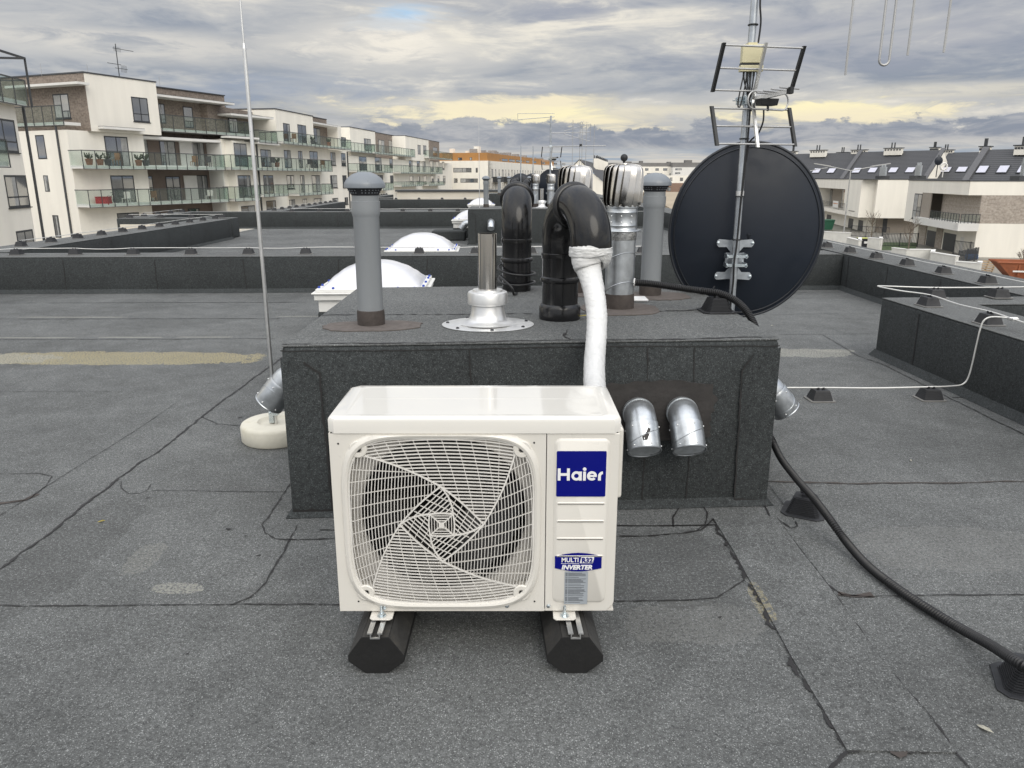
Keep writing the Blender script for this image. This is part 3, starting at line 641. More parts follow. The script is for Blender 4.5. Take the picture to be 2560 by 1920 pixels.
# spiral fan grille: bars clipped to the pinwheel sectors
def inside(p, poly):
    x, y = p; r = False; n = len(poly); j = n - 1
    for i in range(n):
        xi, yi = poly[i]; xj, yj = poly[j]
        if (yi > y) != (yj > y) and x < (xj - xi) * (y - yi) / (yj - yi) + xi: r = not r
        j = i
    return r
def rot(p, k):
    for _ in range(k % 4): p = (p[1], -p[0])          # clockwise quarter turns in unit square
    return p
def dome(x, y): return .004 + .014 * max(0.0, 1 - (x * x + y * y) * .85)
gr = MB()
def bar(pts, w=.0038, d=.0045, lift=0.0):            # pts in unit square; flat bar following the domed face
    n = len(pts); vs = []
    for i, (x, y) in enumerate(pts):
        a, b = pts[max(i - 1, 0)], pts[min(i + 1, n - 1)]; tx, ty = (b[0] - a[0]) * RW, (b[1] - a[1]) * RH; l = math.hypot(tx, ty) or 1
        nx, ny = -ty / l * w / 2, tx / l * w / 2; o = dome(x, y) + lift
        for sx, so in ((1, 0), (-1, 0), (-1, -d), (1, -d)): vs.append(fp(x * RW + nx * sx, y * RH + ny * sx, o + so))
    fs = [(i * 4 + j, i * 4 + (j + 1) % 4, (i + 1) * 4 + (j + 1) % 4, (i + 1) * 4 + j) for i in range(n - 1) for j in range(4)] + [(3, 2, 1, 0), tuple(range((n - 1) * 4, n * 4))]
    gr.add(vs, fs)
def clip(fn, poly, n=90, **k):
    run = []
    for i in range(n + 1):
        p = fn(i / n)
        if inside(p, poly): run.append(p)
        else:
            if len(run) > 1: bar(run[::3] + ([run[-1]] if (len(run) - 1) % 3 else []), **k)
            run = []
    if len(run) > 1: bar(run[::3] + ([run[-1]] if (len(run) - 1) % 3 else []), **k)
def lerp2(a, b, t): return (a[0] + (b[0] - a[0]) * t, a[1] + (b[1] - a[1]) * t)
def bow(a, b, h, n=14):                                # slightly bowed line from a to b
    dx_, dy_ = b[0] - a[0], b[1] - a[1]; l = math.hypot(dx_, dy_)
    return [(a[0] + dx_ * i / n - dy_ / l * h * math.sin(math.pi * i / n), a[1] + dy_ * i / n + dx_ / l * h * math.sin(math.pi * i / n)) for i in range(n + 1)]
S_, A_, a_ = (-.83, .80), (0.0, .455), (.127, .127)
def supu(ang): x, z = sup(ang); return x / RW, z / RH
for k in range(4):
    S0, S1 = rot(S_, k), rot(S_, k + 1); A0, A1 = rot(A_, k), rot(A_, k + 1); i0, i1 = rot(a_, k), rot(a_, k + 1); im1 = rot(a_, k - 1)
    spoke = bow(S0, A0, .035) ; edge = bow(A0, A1, .02); inner = bow(A0, i0, .03); sq = bow(im1, i0, .012)
    for pl in (spoke, edge, inner, sq): bar(pl, .0042, .006, .0008)
    outer = [supu(math.atan2(S1[1], S1[0]) + (math.atan2(S0[1], S0[0]) - math.atan2(S1[1], S1[0])) % (2 * math.pi) * i / 30) for i in range(31)]
    spoke1 = bow(S1, A1, .035)
    polyO = spoke + edge[1:] + spoke1[::-1][1:] + [(p[0] * .995, p[1] * .995) for p in outer]
    # main bars run along the outer edge, gently arched; fanned ribs cross them
    nb = 26
    for i in range(nb + (5 if k % 2 else 0)):
        y = .985 - i * .0395 if k % 2 == 0 else .985 - i * .0365
        clip(lambda t, y=y: rot((-1 + 2 * t, y - .085 * (2 * t - 1.0) ** 2 * (0.4 + y)), k), polyO, 120, w=.0030 if k % 2 == 0 else .0020)
    for i in range(12):
        xt = -.92 + i * .155
        clip(lambda t, xt=xt: rot((xt + (.30 - xt * .25) * t * (1.35 - .35 * t) * (1 if xt < .5 else .15) - .05 * t, 1.0 - 1.05 * t), k), polyO, 110, w=.0016, lift=-.0015)
    polyD = edge + inner[1:][::-1][::-1][:0] + bow(A1, i1, .03)[1:] + bow(i1, i0, -.012)[1:] + inner[::-1][1:]
    dxy = (A1[0] - A0[0], A1[1] - A0[1]); nrm = (-dxy[1], dxy[0]); ln = math.hypot(*nrm)
    for i in range(1, 9):
        o = -.042 * i
        clip(lambda t, o=o: (A0[0] - dxy[0] * .3 + dxy[0] * 1.6 * t + nrm[0] / ln * o, A0[1] - dxy[1] * .3 + dxy[1] * 1.6 * t + nrm[1] / ln * o), polyD, 100, w=.0026)
    for i in range(6):
        f = .2 + i * .15
        clip(lambda t, f=f: (A0[0] + dxy[0] * f - nrm[0] / ln * .5 * t + dxy[0] * .25 * t, A0[1] + dxy[1] * f - nrm[1] / ln * .5 * t + dxy[1] * .25 * t), polyD, 90, w=.0016, lift=-.0015)
    polyC = [(0, 0), im1, i0]
    for i in range(4):
        y = .108 - i * .030
        clip(lambda t, y=y: rot((-.15 + .3 * t, y), k), polyC, 60, w=.0020)
    bar([(0, 0), lerp2((0, 0), i0, .5), i0], .0030, .006, .0008)
bar([supu(2 * math.pi * i / 96) for i in range(97)], .006, .010, .001)
gr.box(CXF - .008, CXF + .008, AY - .0215, AY - .018, CZF - .008, CZF + .008)
gr.build("fan_grille", [GRILW], ac, world=True)
for sx, sz in ((-1, 1), (1, 1), (1, -1), (-1, -1)):
    m = MB(); cx, cz = sx * .872 * RW, sz * .872 * RH
    m.lathe([(.026, -.02), (.026, .005), (.023, .0075), (.012, .0075), (.010, .003), (.001, .002)], fp(cx, cz), 22, 0, (0, -1, 0), cap=False)
    b = m.build("grille_boss", [ACW], ac, world=True, smooth=40)
    q = MB(); q.lathe([(.0085, .0), (.0085, .0065), (.004, .0060)], fp(cx, cz, .0), 12, 0, (0, -1, 0)); q.build("boss_screw", [BLADE], b, world=False).location = -Vector(ac.location)

# badges and lettering
def text_mesh(name, s, size, x, z, y, mt, parent, bold=0.0, shear=0.0, width=None, align='LEFT'):
    cu = bpy.data.curves.new(name, 'FONT'); cu.body = s; cu.size = size; cu.offset = bold; cu.shear = shear; cu.align_x = align; cu.extrude = 0.0004; cu.resolution_u = 4
    tmp = bpy.data.objects.new("tmp", cu); C.objects.link(tmp); bpy.context.view_layer.update()
    me = bpy.data.meshes.new_from_object(tmp.evaluated_get(bpy.context.evaluated_depsgraph_get())); bpy.data.objects.remove(tmp)
    xs = [v.co.x for v in me.vertices]; k = width / (max(xs) - min(xs)) if width else 1.0; mn = min(xs)
    off = Vector(parent.location) + (Vector(parent.parent.location) if parent.parent else Vector())
    for v in me.vertices: v.co = Vector((x + (v.co.x - (mn if align == 'LEFT' else 0)) * k, y - v.co.z, z + v.co.y)) - off
    me.materials.clear(); me.materials.append(mt)
    for p in me.polygons: p.material_index = 0
    o = bpy.data.objects.new(name, me); C.objects.link(o); o.parent = parent; return o
YB = AY - .0062
bd = MB(); emb(bd, .1275, .2700, .527, .667, .004, .0012, YB, 4, .0006)
badge = bd.build("badge", [BLUE], ac, world=True); badge['label'] = "square blue badge with white lettering"
L = MB(); YL = YB - .0022; D2 = (0, -.0006, 0)
def st(x0, x1, z0, z1): L.extr([(x0, YL, z0), (x1, YL, z0), (x1, YL, z1), (x0, YL, z1)], D2)
def arc(cx, cz, ro, ri, a0, a1, n=28, YL=YL + .00012):
    for i in range(n):
        a, b = R(a0 + (a1 - a0) * i / n), R(a0 + (a1 - a0) * (i + 1) / n)
        L.extr([(cx + ri * math.cos(a), YL, cz + ri * math.sin(a)), (cx + ro * math.cos(a), YL, cz + ro * math.sin(a)), (cx + ro * math.cos(b), YL, cz + ro * math.sin(b)), (cx + ri * math.cos(b), YL, cz + ri * math.sin(b))], D2)
zb, cap = .5780, .0370; xh = .0275; w = .0082
X = .1310
st(X, X + w, zb, zb + cap); st(X + .0265, X + .0265 + w, zb, zb + cap); st(X + w, X + .0265, zb + .0145, zb + .0225)
ra = xh / 2 + .0005; ca = X + .0395 + ra; arc(ca, zb + ra, ra, ra - .0075, 0, 360, 40); st(ca + ra - .0072, ca + ra + .0012, zb, zb + xh)
xi = ca + ra + .0048; st(xi, xi + w, zb, zb + xh); arc(xi + w / 2, zb + cap - .0022, .0052, 0.0001, 0, 360, 20)
ce = xi + w + .0030 + ra; arc(ce, zb + ra, ra, ra - .0075, 0, 318, 40); st(ce - ra + .006, ce + ra - .0005, zb + ra - .0032, zb + ra + .0028)
xr = ce + ra + .0034; st(xr, xr + w, zb, zb + .0150); arc(xr + .0145, zb + .0135, .0145, .0063, 95, 180, 14)
off = Vector(ac.location); L.build("badge_lettering", [WHITE], badge, world=False)
bpy.data.objects["badge_lettering"].location = -off
st_ = MB(); P = []
for i in range(17): t = i / 16; P.append((.1272 + .1385 * t, YB, .3370 + .0105 * math.sin(math.pi * t)))
for i in range(17): t = 1 - i / 16; P.append((.1272 + .1385 * t, YB, .2975 - .0105 * math.sin(math.pi * t)))
st_.extr(P[::-1], (0, -.0010, 0)); stick = st_.build("sticker", [BLUE], ac, world=True); stick['label'] = "oval blue sticker naming the refrigerant"
text_mesh("sticker_lettering", "MULTI", .0198, .1470, .3185, YB - .0018, WHITE, stick, .0005, 0, .0500)
text_mesh("sticker_lettering", "\u00a8", .0110, .1975, .3300, YB - .0018, WHITE, stick, .0003, 0.25, .0045)
pl = MB(); pl.extr([(.2010, YB - .0012, .3145), (.2395, YB - .0012, .3145), (.2440, YB - .0012, .3375), (.2060, YB - .0012, .3375)], (0, -.0005, 0)); q = pl.build("sticker_plate", [WHITE], stick); q.location = -off
text_mesh("sticker_lettering", "R32", .0212, .2070, .3178, YB - .0030, BLUE, stick, .0007, 0, .0320)
pl = MB(); pl.extr([(.1455, YB - .0012, .3126), (.1985, YB - .0012, .3126), (.1985, YB - .0012, .3137), (.1455, YB - .0012, .3137)], (0, -.0005, 0)); q = pl.build("sticker_rule", [WHITE], stick); q.location = -off
text_mesh("sticker_lettering", "INVERTER", .0198, .1470, .2945, YB - .0018, WHITE, stick, .0009, 0.22, .0920)
lb = MB(); lb.extr([(.157, YB, .178), (.2265, YB, .178), (.2265, YB, .2865), (.157, YB, .2865)], (0, -.0008, 0)); lab = lb.build("rating_label", [LABELM], ac, world=True)
ink = MB(); z = .281
while z > .182:
    w_ = random.uniform(.55, .98); ink.extr([(.1595, YB - .001, z), (.1655, YB - .001, z), (.1655, YB - .001, z + .0016), (.1595, YB - .001, z + .0016)], (0, -.0002, 0))
    ink.extr([(.1675, YB - .001, z), (.1675 + .056 * w_, YB - .001, z), (.1675 + .056 * w_, YB - .001, z + .0013), (.1675, YB - .001, z + .0013)], (0, -.0002, 0)); z -= random.choice((.0030, .0030, .0052))
q = ink.build("label_print", [INKM], lab); q.location = -off
# mounting feet of the cabinet
RUB = mat("rubber_block", (0.0065, 0.0065, 0.0065), 0.7, var=0.3, vs=12, bump=0.2, bs=80)
ALU = mat("aluminium", (0.72, 0.72, 0.71), 0.32, metal=0.9, var=0.1, vs=12)
RUBD = mat("rubber_dusty", (0.034, 0.033, 0.031), 0.75, var=0.35, vs=14, bump=0.2, bs=80, dirt=(9.0, 0.5, (0.085, 0.075, 0.06)))
FOOTX = (-.392, .158)
for x in FOOTX:
    f = MB(); f.extr([(x - .034, AY + .05, .141), (x - .034, AY - .030, .141), (x - .026, AY - .038, .141), (x + .026, AY - .038, .141), (x + .034, AY - .030, .141), (x + .034, AY + .05, .141)], (0, 0, .004)); f.build("mounting_foot", [ACW], ac, world=True, bevel=.0012)
for i, x in enumerate(FOOTX):
    xb = x - .004 + (.012 if i else 0)
    rb = thing("rubber_support", ("octagonal black rubber support with aluminium rail under the fan side of the air conditioner", "octagonal black rubber support under the badge side of the air conditioner")[i], "support block", (xb, 2.2, 0), "rubber supports under the air conditioner")
    yf, yk = 1.955, 2.45; sk, sb = ((-.004, .004) if i == 0 else (.020, -.004))
    P = [(-.034, 0), (.034, 0), (.083, .040), (.083, .060), (.040, .122), (-.040, .122), (-.083, .060), (-.083, .040)]
    b = MB(); A = [(xb + sk + p[0], yf, p[1] + .0005) for p in P]; B = [(xb + sb + p[0], yk, p[1] + .0005) for p in P]
    n = 8; b.add(A + B, [tuple(range(n)), tuple(range(2 * n - 1, n - 1, -1))] + [(i2, n + i2, n + (i2 + 1) % n, (i2 + 1) % n) for i2 in range(n)])
    b.m[2 + 4] = b.m[2 + 3] = b.m[2 + 5] = 1
    b.build("block", [RUB, RUBD], rb, world=True, bevel=.0015)
    r_ = MB()
    def xs_(y): return xb + sk + (sb - sk) * (y - yf) / (yk - yf)
    for (a, b2, zz0, zz1) in ((-.022, -.0075, .134, .138), (.0075, .022, .134, .138), (-.0145, -.0115, .1225, .134), (.0115, .0145, .1225, .134), (-.0145, .0145, .1185, .1223)):
        y0, y1 = yf - .004, yk - .02; r_.hexa([(xs_(y0) + a, y0, zz0), (xs_(y0) + b2, y0, zz0), (xs_(y1) + b2, y1, zz0), (xs_(y1) + a, y1, zz0), (xs_(y0) + a, y0, zz1), (xs_(y0) + b2, y0, zz1), (xs_(y1) + b2, y1, zz1), (xs_(y1) + a, y1, zz1)])
    r_.build("rail", [ALU], rb, world=True)
    bo = MB(); bo.lathe([(.0135, .1455), (.0135, .1475), (.0045, .1478)], (x, AY - .018, 0), 20); bo.lathe([(.0085, .148), (.0085, .155), (.0045, .1552)], (x, AY - .018, 0), 6); bo.cyl((x, AY - .018, .155), (x, AY - .018, .178), .0042, n=12)
    bo.build("bolt", [ZINC], rb, world=True, smooth=30)
# ------------------------------------------------------------------ flues and vents on the stacks
PVC = mat("grey_pvc", (0.235, 0.250, 0.262), 0.35, var=0.07, vs=6, streak=True, dirt=(9.0, 0.25, (0.17, 0.18, 0.18)))
PVCD = mat("grey_pvc_cap", (0.185, 0.205, 0.228), 0.32, var=0.06)
SLOT = mat("vent_slot", (0.015, 0.016, 0.02), 0.6)
BLKP = mat("black_pipe", (0.0075, 0.0075, 0.0085), 0.22, var=0.25, vs=9, spec=0.5, streak=True)
BLKB = mat("black_bend", (0.008, 0.008, 0.0085), 0.15, var=0.3, vs=7, spec=0.4, dirt=(14.0, 0.25, (0.03, 0.03, 0.029)))
STEEL = mat("brushed_steel", (0.50, 0.485, 0.465), 0.14, metal=1.0, var=0.12, vs=3, streak=True)
ALUS = mat("spun_aluminium", (0.80, 0.80, 0.79), 0.38, metal=0.85, var=0.06, vs=14)
GALV = mat("galvanised_sheet", (0.50, 0.525, 0.545), 0.33, metal=0.85, var=0.22, vs=16, dirt=(11.0, 0.25, (0.30, 0.32, 0.33)))
VANE = mat("turbine_steel", (0.62, 0.60, 0.57), 0.22, metal=1.0, var=0.12, vs=9)
VANEC = mat("turbine_core", (0.20, 0.19, 0.18), 0.4, metal=0.7)
FOIL = mat("foil_tape", (0.62, 0.62, 0.61), 0.3, metal=0.9, var=0.25, vs=40, bump=0.8, bs=90)
Z0 = SH
def grey_pipe(x, y, label, z=Z0):
    rt = thing("vent_pipe", label, "vent pipe", (x, y, z), "grey plastic vent pipes with domed caps")
    m = MB(); m.lathe([(.0625, -.01), (.064, .03), (.0625, .07), (.0595, .072)], n=28); m.build("base_collar", [TAR_BRN], rt, smooth=40)
    m = MB(); m.lathe([(.058, .0), (.058, .492), (.0595, .496), (.0625, .508), (.0640, .525), (.0640, .560), (.060, .5615), (.060, .585), (.054, .586)], n=32); m.build("pipe", [PVC], rt, smooth=30)
    m = MB(); m.lathe([(.060, .586), (.068, .602), (.079, .6185)], n=32, cap=False)
    for k in range(28):
        if k % 7 == 6: continue
        a = 2 * math.pi * k / 28; c, s = math.cos(a), math.sin(a)
        for zz, rr in ((.597, .0662), (.608, .0727)): m.box(c * rr - .002, c * rr + .002, s * rr - .002, s * rr + .002, zz - .002, zz + .002, 1)
    m.build("slotted_neck", [SLOT, PVCD], rt, smooth=30)
    m = MB(); m.lathe([(.070, .617), (.089, .617), (.0905, .619), (.0905, .634), (.088, .640), (.074, .660), (.052, .6765), (.026, .6855), (.001, .688)], n=40); m.build("cap", [PVCD], rt, smooth=35)
    return rt
grey_pipe(-.655, 3.50, "tall grey vent pipe at the near left corner of the near chimney stack")
grey_pipe(.803, 4.42, "grey vent pipe standing between the near turbine vent and the satellite dish")
p = grey_pipe(-.585, 17.7, "grey vent pipe on the left end of the second chimney stack")
for x, y, lb in ((.86, 17.95, "grey vent pipe beside the second satellite dish, on the second chimney stack"), (-.49, 30.2, "small distant grey vent pipe at the left of the third chimney stack"), (-.12, 31.0, "smaller distant grey vent pipe next to another on the third stack"), (.68, 31.2, "distant grey vent pipe behind the far turbine vents")):
    dup(p, (x, y, Z0), lb)
def arcpts(c, d, Rb, a0, a1, n=18):       # arc in the vertical plane of direction d; angle 180 = at the riser, 0 = at the outlet
    return [Vector((c[0] + d[0] * Rb * math.cos(R(a0 + (a1 - a0) * i / n)), c[1] + d[1] * Rb * math.cos(R(a0 + (a1 - a0) * i / n)), c[2] + Rb * math.sin(R(a0 + (a1 - a0) * i / n)))) for i in range(n + 1)]
def black_pipe(x, y, d, zc, label, Rb=.165, collar=True, tail=.034):
    d = Vector((*d, 0)).normalized(); rt = thing("elbow_pipe", label, "vent pipe", (x, y, Z0), "black pipes ending in a return bend")
    h = zc - Z0; r = .0865
    m = MB()
    pr = [(r, 0), (r, h - .20), (r + .009, h - .195), (r + .011, h - .185), (r + .009, h - .175), (r + .002, h - .17), (r + .002, h - .06), (r + .004, h - .055), (r + .004, h)]
    m.lathe(pr, n=40); m.build("pipe", [BLKP], rt, smooth=35)
    if collar:
        m = MB(); m.lathe([(r + .013, 0), (r + .014, .01), (r + .014, .055), (r + .009, .068), (r + .001, .075)], n=40); m.build("socket", [BLKP], rt, smooth=40)
    m = MB(); m.lathe([(r + .0055, h - .085), (r + .006, h - .083), (r + .006, h - .062), (r + .0045, h - .06)], n=40); m.build("clamp_band", [BLKB], rt, smooth=35)
    c = d * Rb; c.z = h
    m = MB(); rr = r + .0035
    path = [Vector((0, 0, h - .004))] + arcpts(c, d, Rb, 180, 0, 26) + [Vector((c.x + d.x * Rb, c.y + d.y * Rb, h - tail))]
    m.tube(path, rr, 40, caps=False)
    m.build("bend", [BLKB], rt, smooth=60)
    m = MB(); k = arcpts(c, d, Rb, 102, 93, 3); m.tube(k, [rr + .004, rr + .015, rr + .015, rr + .004], 48, caps=True); m.build("bend_flange", [BLKP], rt, smooth=50)
    m = MB(); e = Vector((c.x + d.x * Rb, c.y + d.y * Rb, h - tail + .001)); m.lathe([(rr - .004, 0), (.001, .001)], e, 32); m.build("dark_mouth", [SLOT], rt)
    return rt
bp1 = black_pipe(.232, 3.67, (.115, -.32), 1.132, "black pipe bent over towards the front, white wrapped hose hanging from its mouth")
black_pipe(.028, 4.63, (.02, 1), 1.125, "black pipe with a cable looped round its foot, bent away to the back", collar=False)
bp3 = black_pipe(.33, 17.9, (0, 1), 1.13, "black bent pipe on the second stack, next to two turbine vents", collar=False)
dup(bp3, (.05, 18.25, Z0), "black bent pipe on the second stack, leftmost one there", None)
dup(bp3, (.2, 31.1, Z0), "distant black bent pipe on the third chimney stack", None)

fl = thing("steel_flue", "shiny steel flue tube on a flared aluminium flange, on the near stack", "flue", (-.112, 3.50, Z0))
m = MB(); P = []
n = 56; rings_ = []
for (rx, z) in ((.212, .001), (.214, .004), (.205, .006), (.150, .010), (.142, .014), (.132, .015), (.118, .017), (.100, .022), (.086, .034), (.078, .056), (.074, .092)):
    sqx = 1.0
    m.v += [(rx * math.cos(2 * math.pi * i / n) * 1.0, rx * math.sin(2 * math.pi * i / n) * (1.0 if rx < .15 else 0.86), z) for i in range(n)]; rings_.append(rx)
for i in range(len(rings_) - 1):
    for j in range(n): m.f.append((i * n + j, i * n + (j + 1) % n, (i + 1) * n + (j + 1) % n, (i + 1) * n + j)); m.m.append(0)
m.build("flange", [ALUS], fl, smooth=50)
m = MB(); m.lathe([(.073, .085), (.073, .100), (.090, .1005), (.0925, .104), (.0925, .146), (.089, .155), (.083, .158), (.070, .158), (.068, .166), (.052, .1665)], n=48); m.build("collar", [ALUS], fl, smooth=35)
m = MB(); m.lathe([(.043, .150), (.043, .418), (.040, .418), (.040, .16)], n=48, cap=False); m.build("tube", [STEEL], fl, smooth=35)
m = MB(); m.lathe([(.0398, .30), (.001, .301)], n=32); m.build("dark_bore", [SLOT], fl)
for k in range(7):
    a = R(20 + 51.4 * k); m = MB(); m.lathe([(.008, .004), (.008, .009), (.005, .012), (.001, .0125)], (.190 * math.cos(a), .166 * math.sin(a), 0), 10); m.build("flange_screw", [SLOT], fl, smooth=40)
f2 = dup(fl, (.66, 17.35, Z0), "short steel flue on the second stack, in front of its turbine vents")

def turbine(x, y, label, ball=True, z=Z0, dz=0.0):
    rt = thing("turbine_vent", label, "turbine vent", (x, y, z), "spinning steel turbine vents on galvanised ducts")
    r = .0745
    m = MB(); m.lathe([(.079, -.005), (.080, .04), (.077, .078), (.073, .08)], n=28); m.build("base_collar", [TAR_BRN], rt, smooth=40)
    m = MB(); m.lathe([(r, .0), (r, .37)], n=36)
    for z0_ in (.10, .25):
        m.tube([Vector((math.cos(a) * (r + .001), math.sin(a) * (r + .001), z0_ - .045 * math.sin(a - .4) )) for a in [2 * math.pi * i / 40 for i in range(40)]], .0022, 6, closed=True)
    m.build("spiral_duct", [GALV], rt, smooth=40)
    m = MB(); m.lathe([(r + .0015, .355), (r + .003, .358), (r + .003, .396), (r - .002, .398)], n=32); m.build("foil_wrap", [FOIL], rt, smooth=60)
    m = MB(); m.lathe([(.098, .398), (.100, .401), (.098, .405), (.080, .408), (.0775, .414), (.0775, .425), (.079, .428), (.0775, .431), (.0775, .490), (.079, .493), (.0775, .496), (.077, .512), (.083, .516), (.083, .524)], n=40); m.build("neck_ring", [GALV], rt, smooth=30)
    for a in (-100, -60, -140):
        for zz in (.445, .475):
            m = MB(); m.sphere((math.cos(R(a)) * .0785, math.sin(R(a)) * .0785, zz), .0038, 8); m.build("rivet", [ALUS], rt, smooth=60)
    m = MB(); N = 17; prof = [(.086, .520), (.093, .530), (.099, .548), (.1005, .60), (.1005, .655), (.0990, .688), (.0940, .708), (.0810, .7195), (.056, .7255), (.028, .728)]
    for k in range(N):
        a0 = 2 * math.pi * k / N; vs = []
        for i, (rr, zz) in enumerate(prof):
            tw = a0 - .10 + .26 * (zz - .52) / .2
            for j in range(4):
                tj = j / 3; a = tw - R(38) * tj; q = rr * (1 - .17 * tj ** 1.5) - .004 * math.sin(tj * math.pi) * (1 if i < 8 else 0)
                vs.append((q * math.cos(a), q * math.sin(a), zz - (.004 * tj if i > 7 else 0)))
        m.add(vs, [(i * 4 + j, i * 4 + j + 1, (i + 1) * 4 + j + 1, (i + 1) * 4 + j) for i in range(len(prof) - 1) for j in range(3)])
        e = [Vector((pr[0] * math.cos(a0 - .10 + .26 * (pr[1] - .52) / .2), pr[0] * math.sin(a0 - .10 + .26 * (pr[1] - .52) / .2), pr[1])) for pr in prof]
        m.tube(e, .0013, 5)
    m.lathe([(.035, .7255), (.034, .731), (.001, .733)], n=24); m.build("vanes", [VANE], rt, smooth=50)
    m = MB(); m.lathe([(.066, .52), (.068, .69), (.04, .712)], n=20); m.build("core", [VANEC], rt)
    for k in range(0, N, 2):
        a = 2 * math.pi * k / N; m = MB(); m.sphere((.089 * math.cos(a), .089 * math.sin(a), .524), .0035, 8); m.build("rivet", [ALUS], rt, smooth=60)
    if ball:
        m = MB(); m.cyl((0, 0, .728), (0, 0, .748), .006, n=10); m.sphere((0, 0, .757), .0185, 18); m.build("ball_knob", [SLOT], rt, smooth=60)
    return rt
t1 = turbine(.56, 3.97, "near steel turbine vent with a black ball on top and torn foil tape below it")
t2 = turbine(.365, 4.55, "steel turbine vent half hidden behind the front black bent pipe", ball=False)
dup(t2, (.535, 17.9, Z0), "left one of two small turbine vents on the second stack", None, 1.0)
dup(t2, (.86, 17.45, Z0), "right one of two small turbine vents on the second stack", None, 2.0)

def duct_elbow(x, y, z, d, label, r=.066, drop=(.13, -.16), grille=True):
    """galvanised wall duct that leaves the wall along d and turns 45 degrees down"""
    rt = thing("duct_elbow", label, "vent duct", (x, y, z), "galvanised duct ends bent downwards")
    d = Vector((*d, 0)).normalized(); dn = (d * .80 + Vector((0, 0, -1))).normalized()
    m = MB(); a = [d * -.02, d * .03, d * .05 + Vector((0, 0, -.003)), d * .075 + Vector((0, 0, -.016)), d * .095 + Vector((0, 0, -.036))]
    m.tube(a, r, 36, caps=False); m.tube([d * .028, d * .032], r + .003, 36); m.build("bend", [GALV], rt, smooth=50)
    e0 = a[-1]; e1 = e0 + dn * .112
    m = MB(); m.tube([e0 - dn * .012, e0 - dn * .004, e0, e1 - dn * .004, e1], [r + .001, r + .003, r + .003, r + .003, r + .0015], 36, caps=False)
    x1_, y1_ = basis(dn)
    m.tube([e0 + dn * (.055 + .03 * math.cos(t)) + (x1_ * math.cos(t) + y1_ * math.sin(t)) * (r + .003) for t in [2 * math.pi * i / 36 for i in range(36)]], .0016, 5, closed=True)
    m.tube([e1 - dn * .002 + (x1_ * math.cos(t) + y1_ * math.sin(t)) * (r + .002) for t in [2 * math.pi * i / 36 for i in range(36)]], .003, 6, closed=True)
    m.build("sleeve", [GALV], rt, smooth=50)
    m = MB(); c = e1 - dn * .008; m.lathe([(r - .001, 0), (.001, .0005)], c - dn * .02, 28, 0, dn); m.build("dark_mouth", [SLOT], rt)
    if grille:
        m = MB(); h = Vector((-d.y, d.x, 0)); s = dn.cross(h).normalized()
        for i in range(-4, 5):
            o = i * .0135; L_ = math.sqrt(max(0, (r - .002) ** 2 - o * o)); q = c + s * o; m.hexa([q - h * L_ - s * .004 + dn * .004, q + h * L_ - s * .004 + dn * .004, q + h * L_ + s * .001, q - h * L_ + s * .001, q - h * L_ - s * .003 + dn * .006, q + h * L_ - s * .003 + dn * .006, q + h * L_ + s * .002 + dn * .002, q - h * L_ + s * .002 + dn * .002])
        m.build("louvre", [GALV], rt)
    for k in range(6):
        t = 2 * math.pi * k / 6 + .3
        for q in (.012, .096):
            pt = e0 + dn * q + (x1_ * math.cos(t) + y1_ * math.sin(t)) * (r + .0035); m = MB(); m.sphere(pt, .0035, 8); m.build("rivet", [ALUS], rt, smooth=60)
    return rt
n_f = (.0646, -1.0)
q = sfront(1.487, .445); e = duct_elbow(q.x, q.y, q.z, n_f, "galvanised duct elbow with flaked paint patch, nearer the air conditioner")
m = MB(); dn = (Vector((.0646, -1, 0)).normalized() * .8 + Vector((0, 0, -1))).normalized()
e0 = Vector((.0646, -1, 0)).normalized() * .095 + Vector((0, 0, -.036)); up = Vector((0, -1, 0)) - dn * Vector((0, -1, 0)).dot(dn); up.normalize(); sx_ = dn.cross(up)
def onsl(t, a): return e0 + dn * t + (up * math.cos(R(a)) - sx_ * math.sin(R(a))) * .0695
pp = [(.030, 12), (.034, 20), (.048, 17), (.060, 13), (.074, 8), (.084, 4), (.084, -10), (.066, -12), (.062, -4), (.052, 2), (.044, 6)]
m.add([onsl(*q_) for q_ in pp], [tuple(range(len(pp)))[::-1], tuple(range(len(pp)))]); m.build("flaked_patch", [MASTIC_D], e)
q = sfront(1.676, .445); duct_elbow(q.x, q.y, q.z, n_f, "galvanised duct elbow on the front of the stack, farther from the air conditioner")
duct_elbow(-.915, 3.24, .572, (-1, .03), "galvanised duct elbow on the left side of the near stack", .062)
duct_elbow(1.135, 3.45, .475, (1, 0), "galvanised duct elbow on the right side of the near stack", .062)
duct_elbow(-.96, 17.2, .43, (-1, 0), "galvanised duct elbow on the left side of the second stack", .072)
duct_elbow(-.45, 16.70, .48, (0, -1), "galvanised duct elbow on the front of the second stack", .072)
tb = thing("bitumen_box", "small square bitumen upstand left of the second chimney stack", "roof upstand", (-1.6, 18, 0))
m = MB(); m.box(-1.85, -1.08, 17.8, 18.4, 0, .22); m.build("upstand", [BIT_WALL], tb, world=True, bevel=.03)

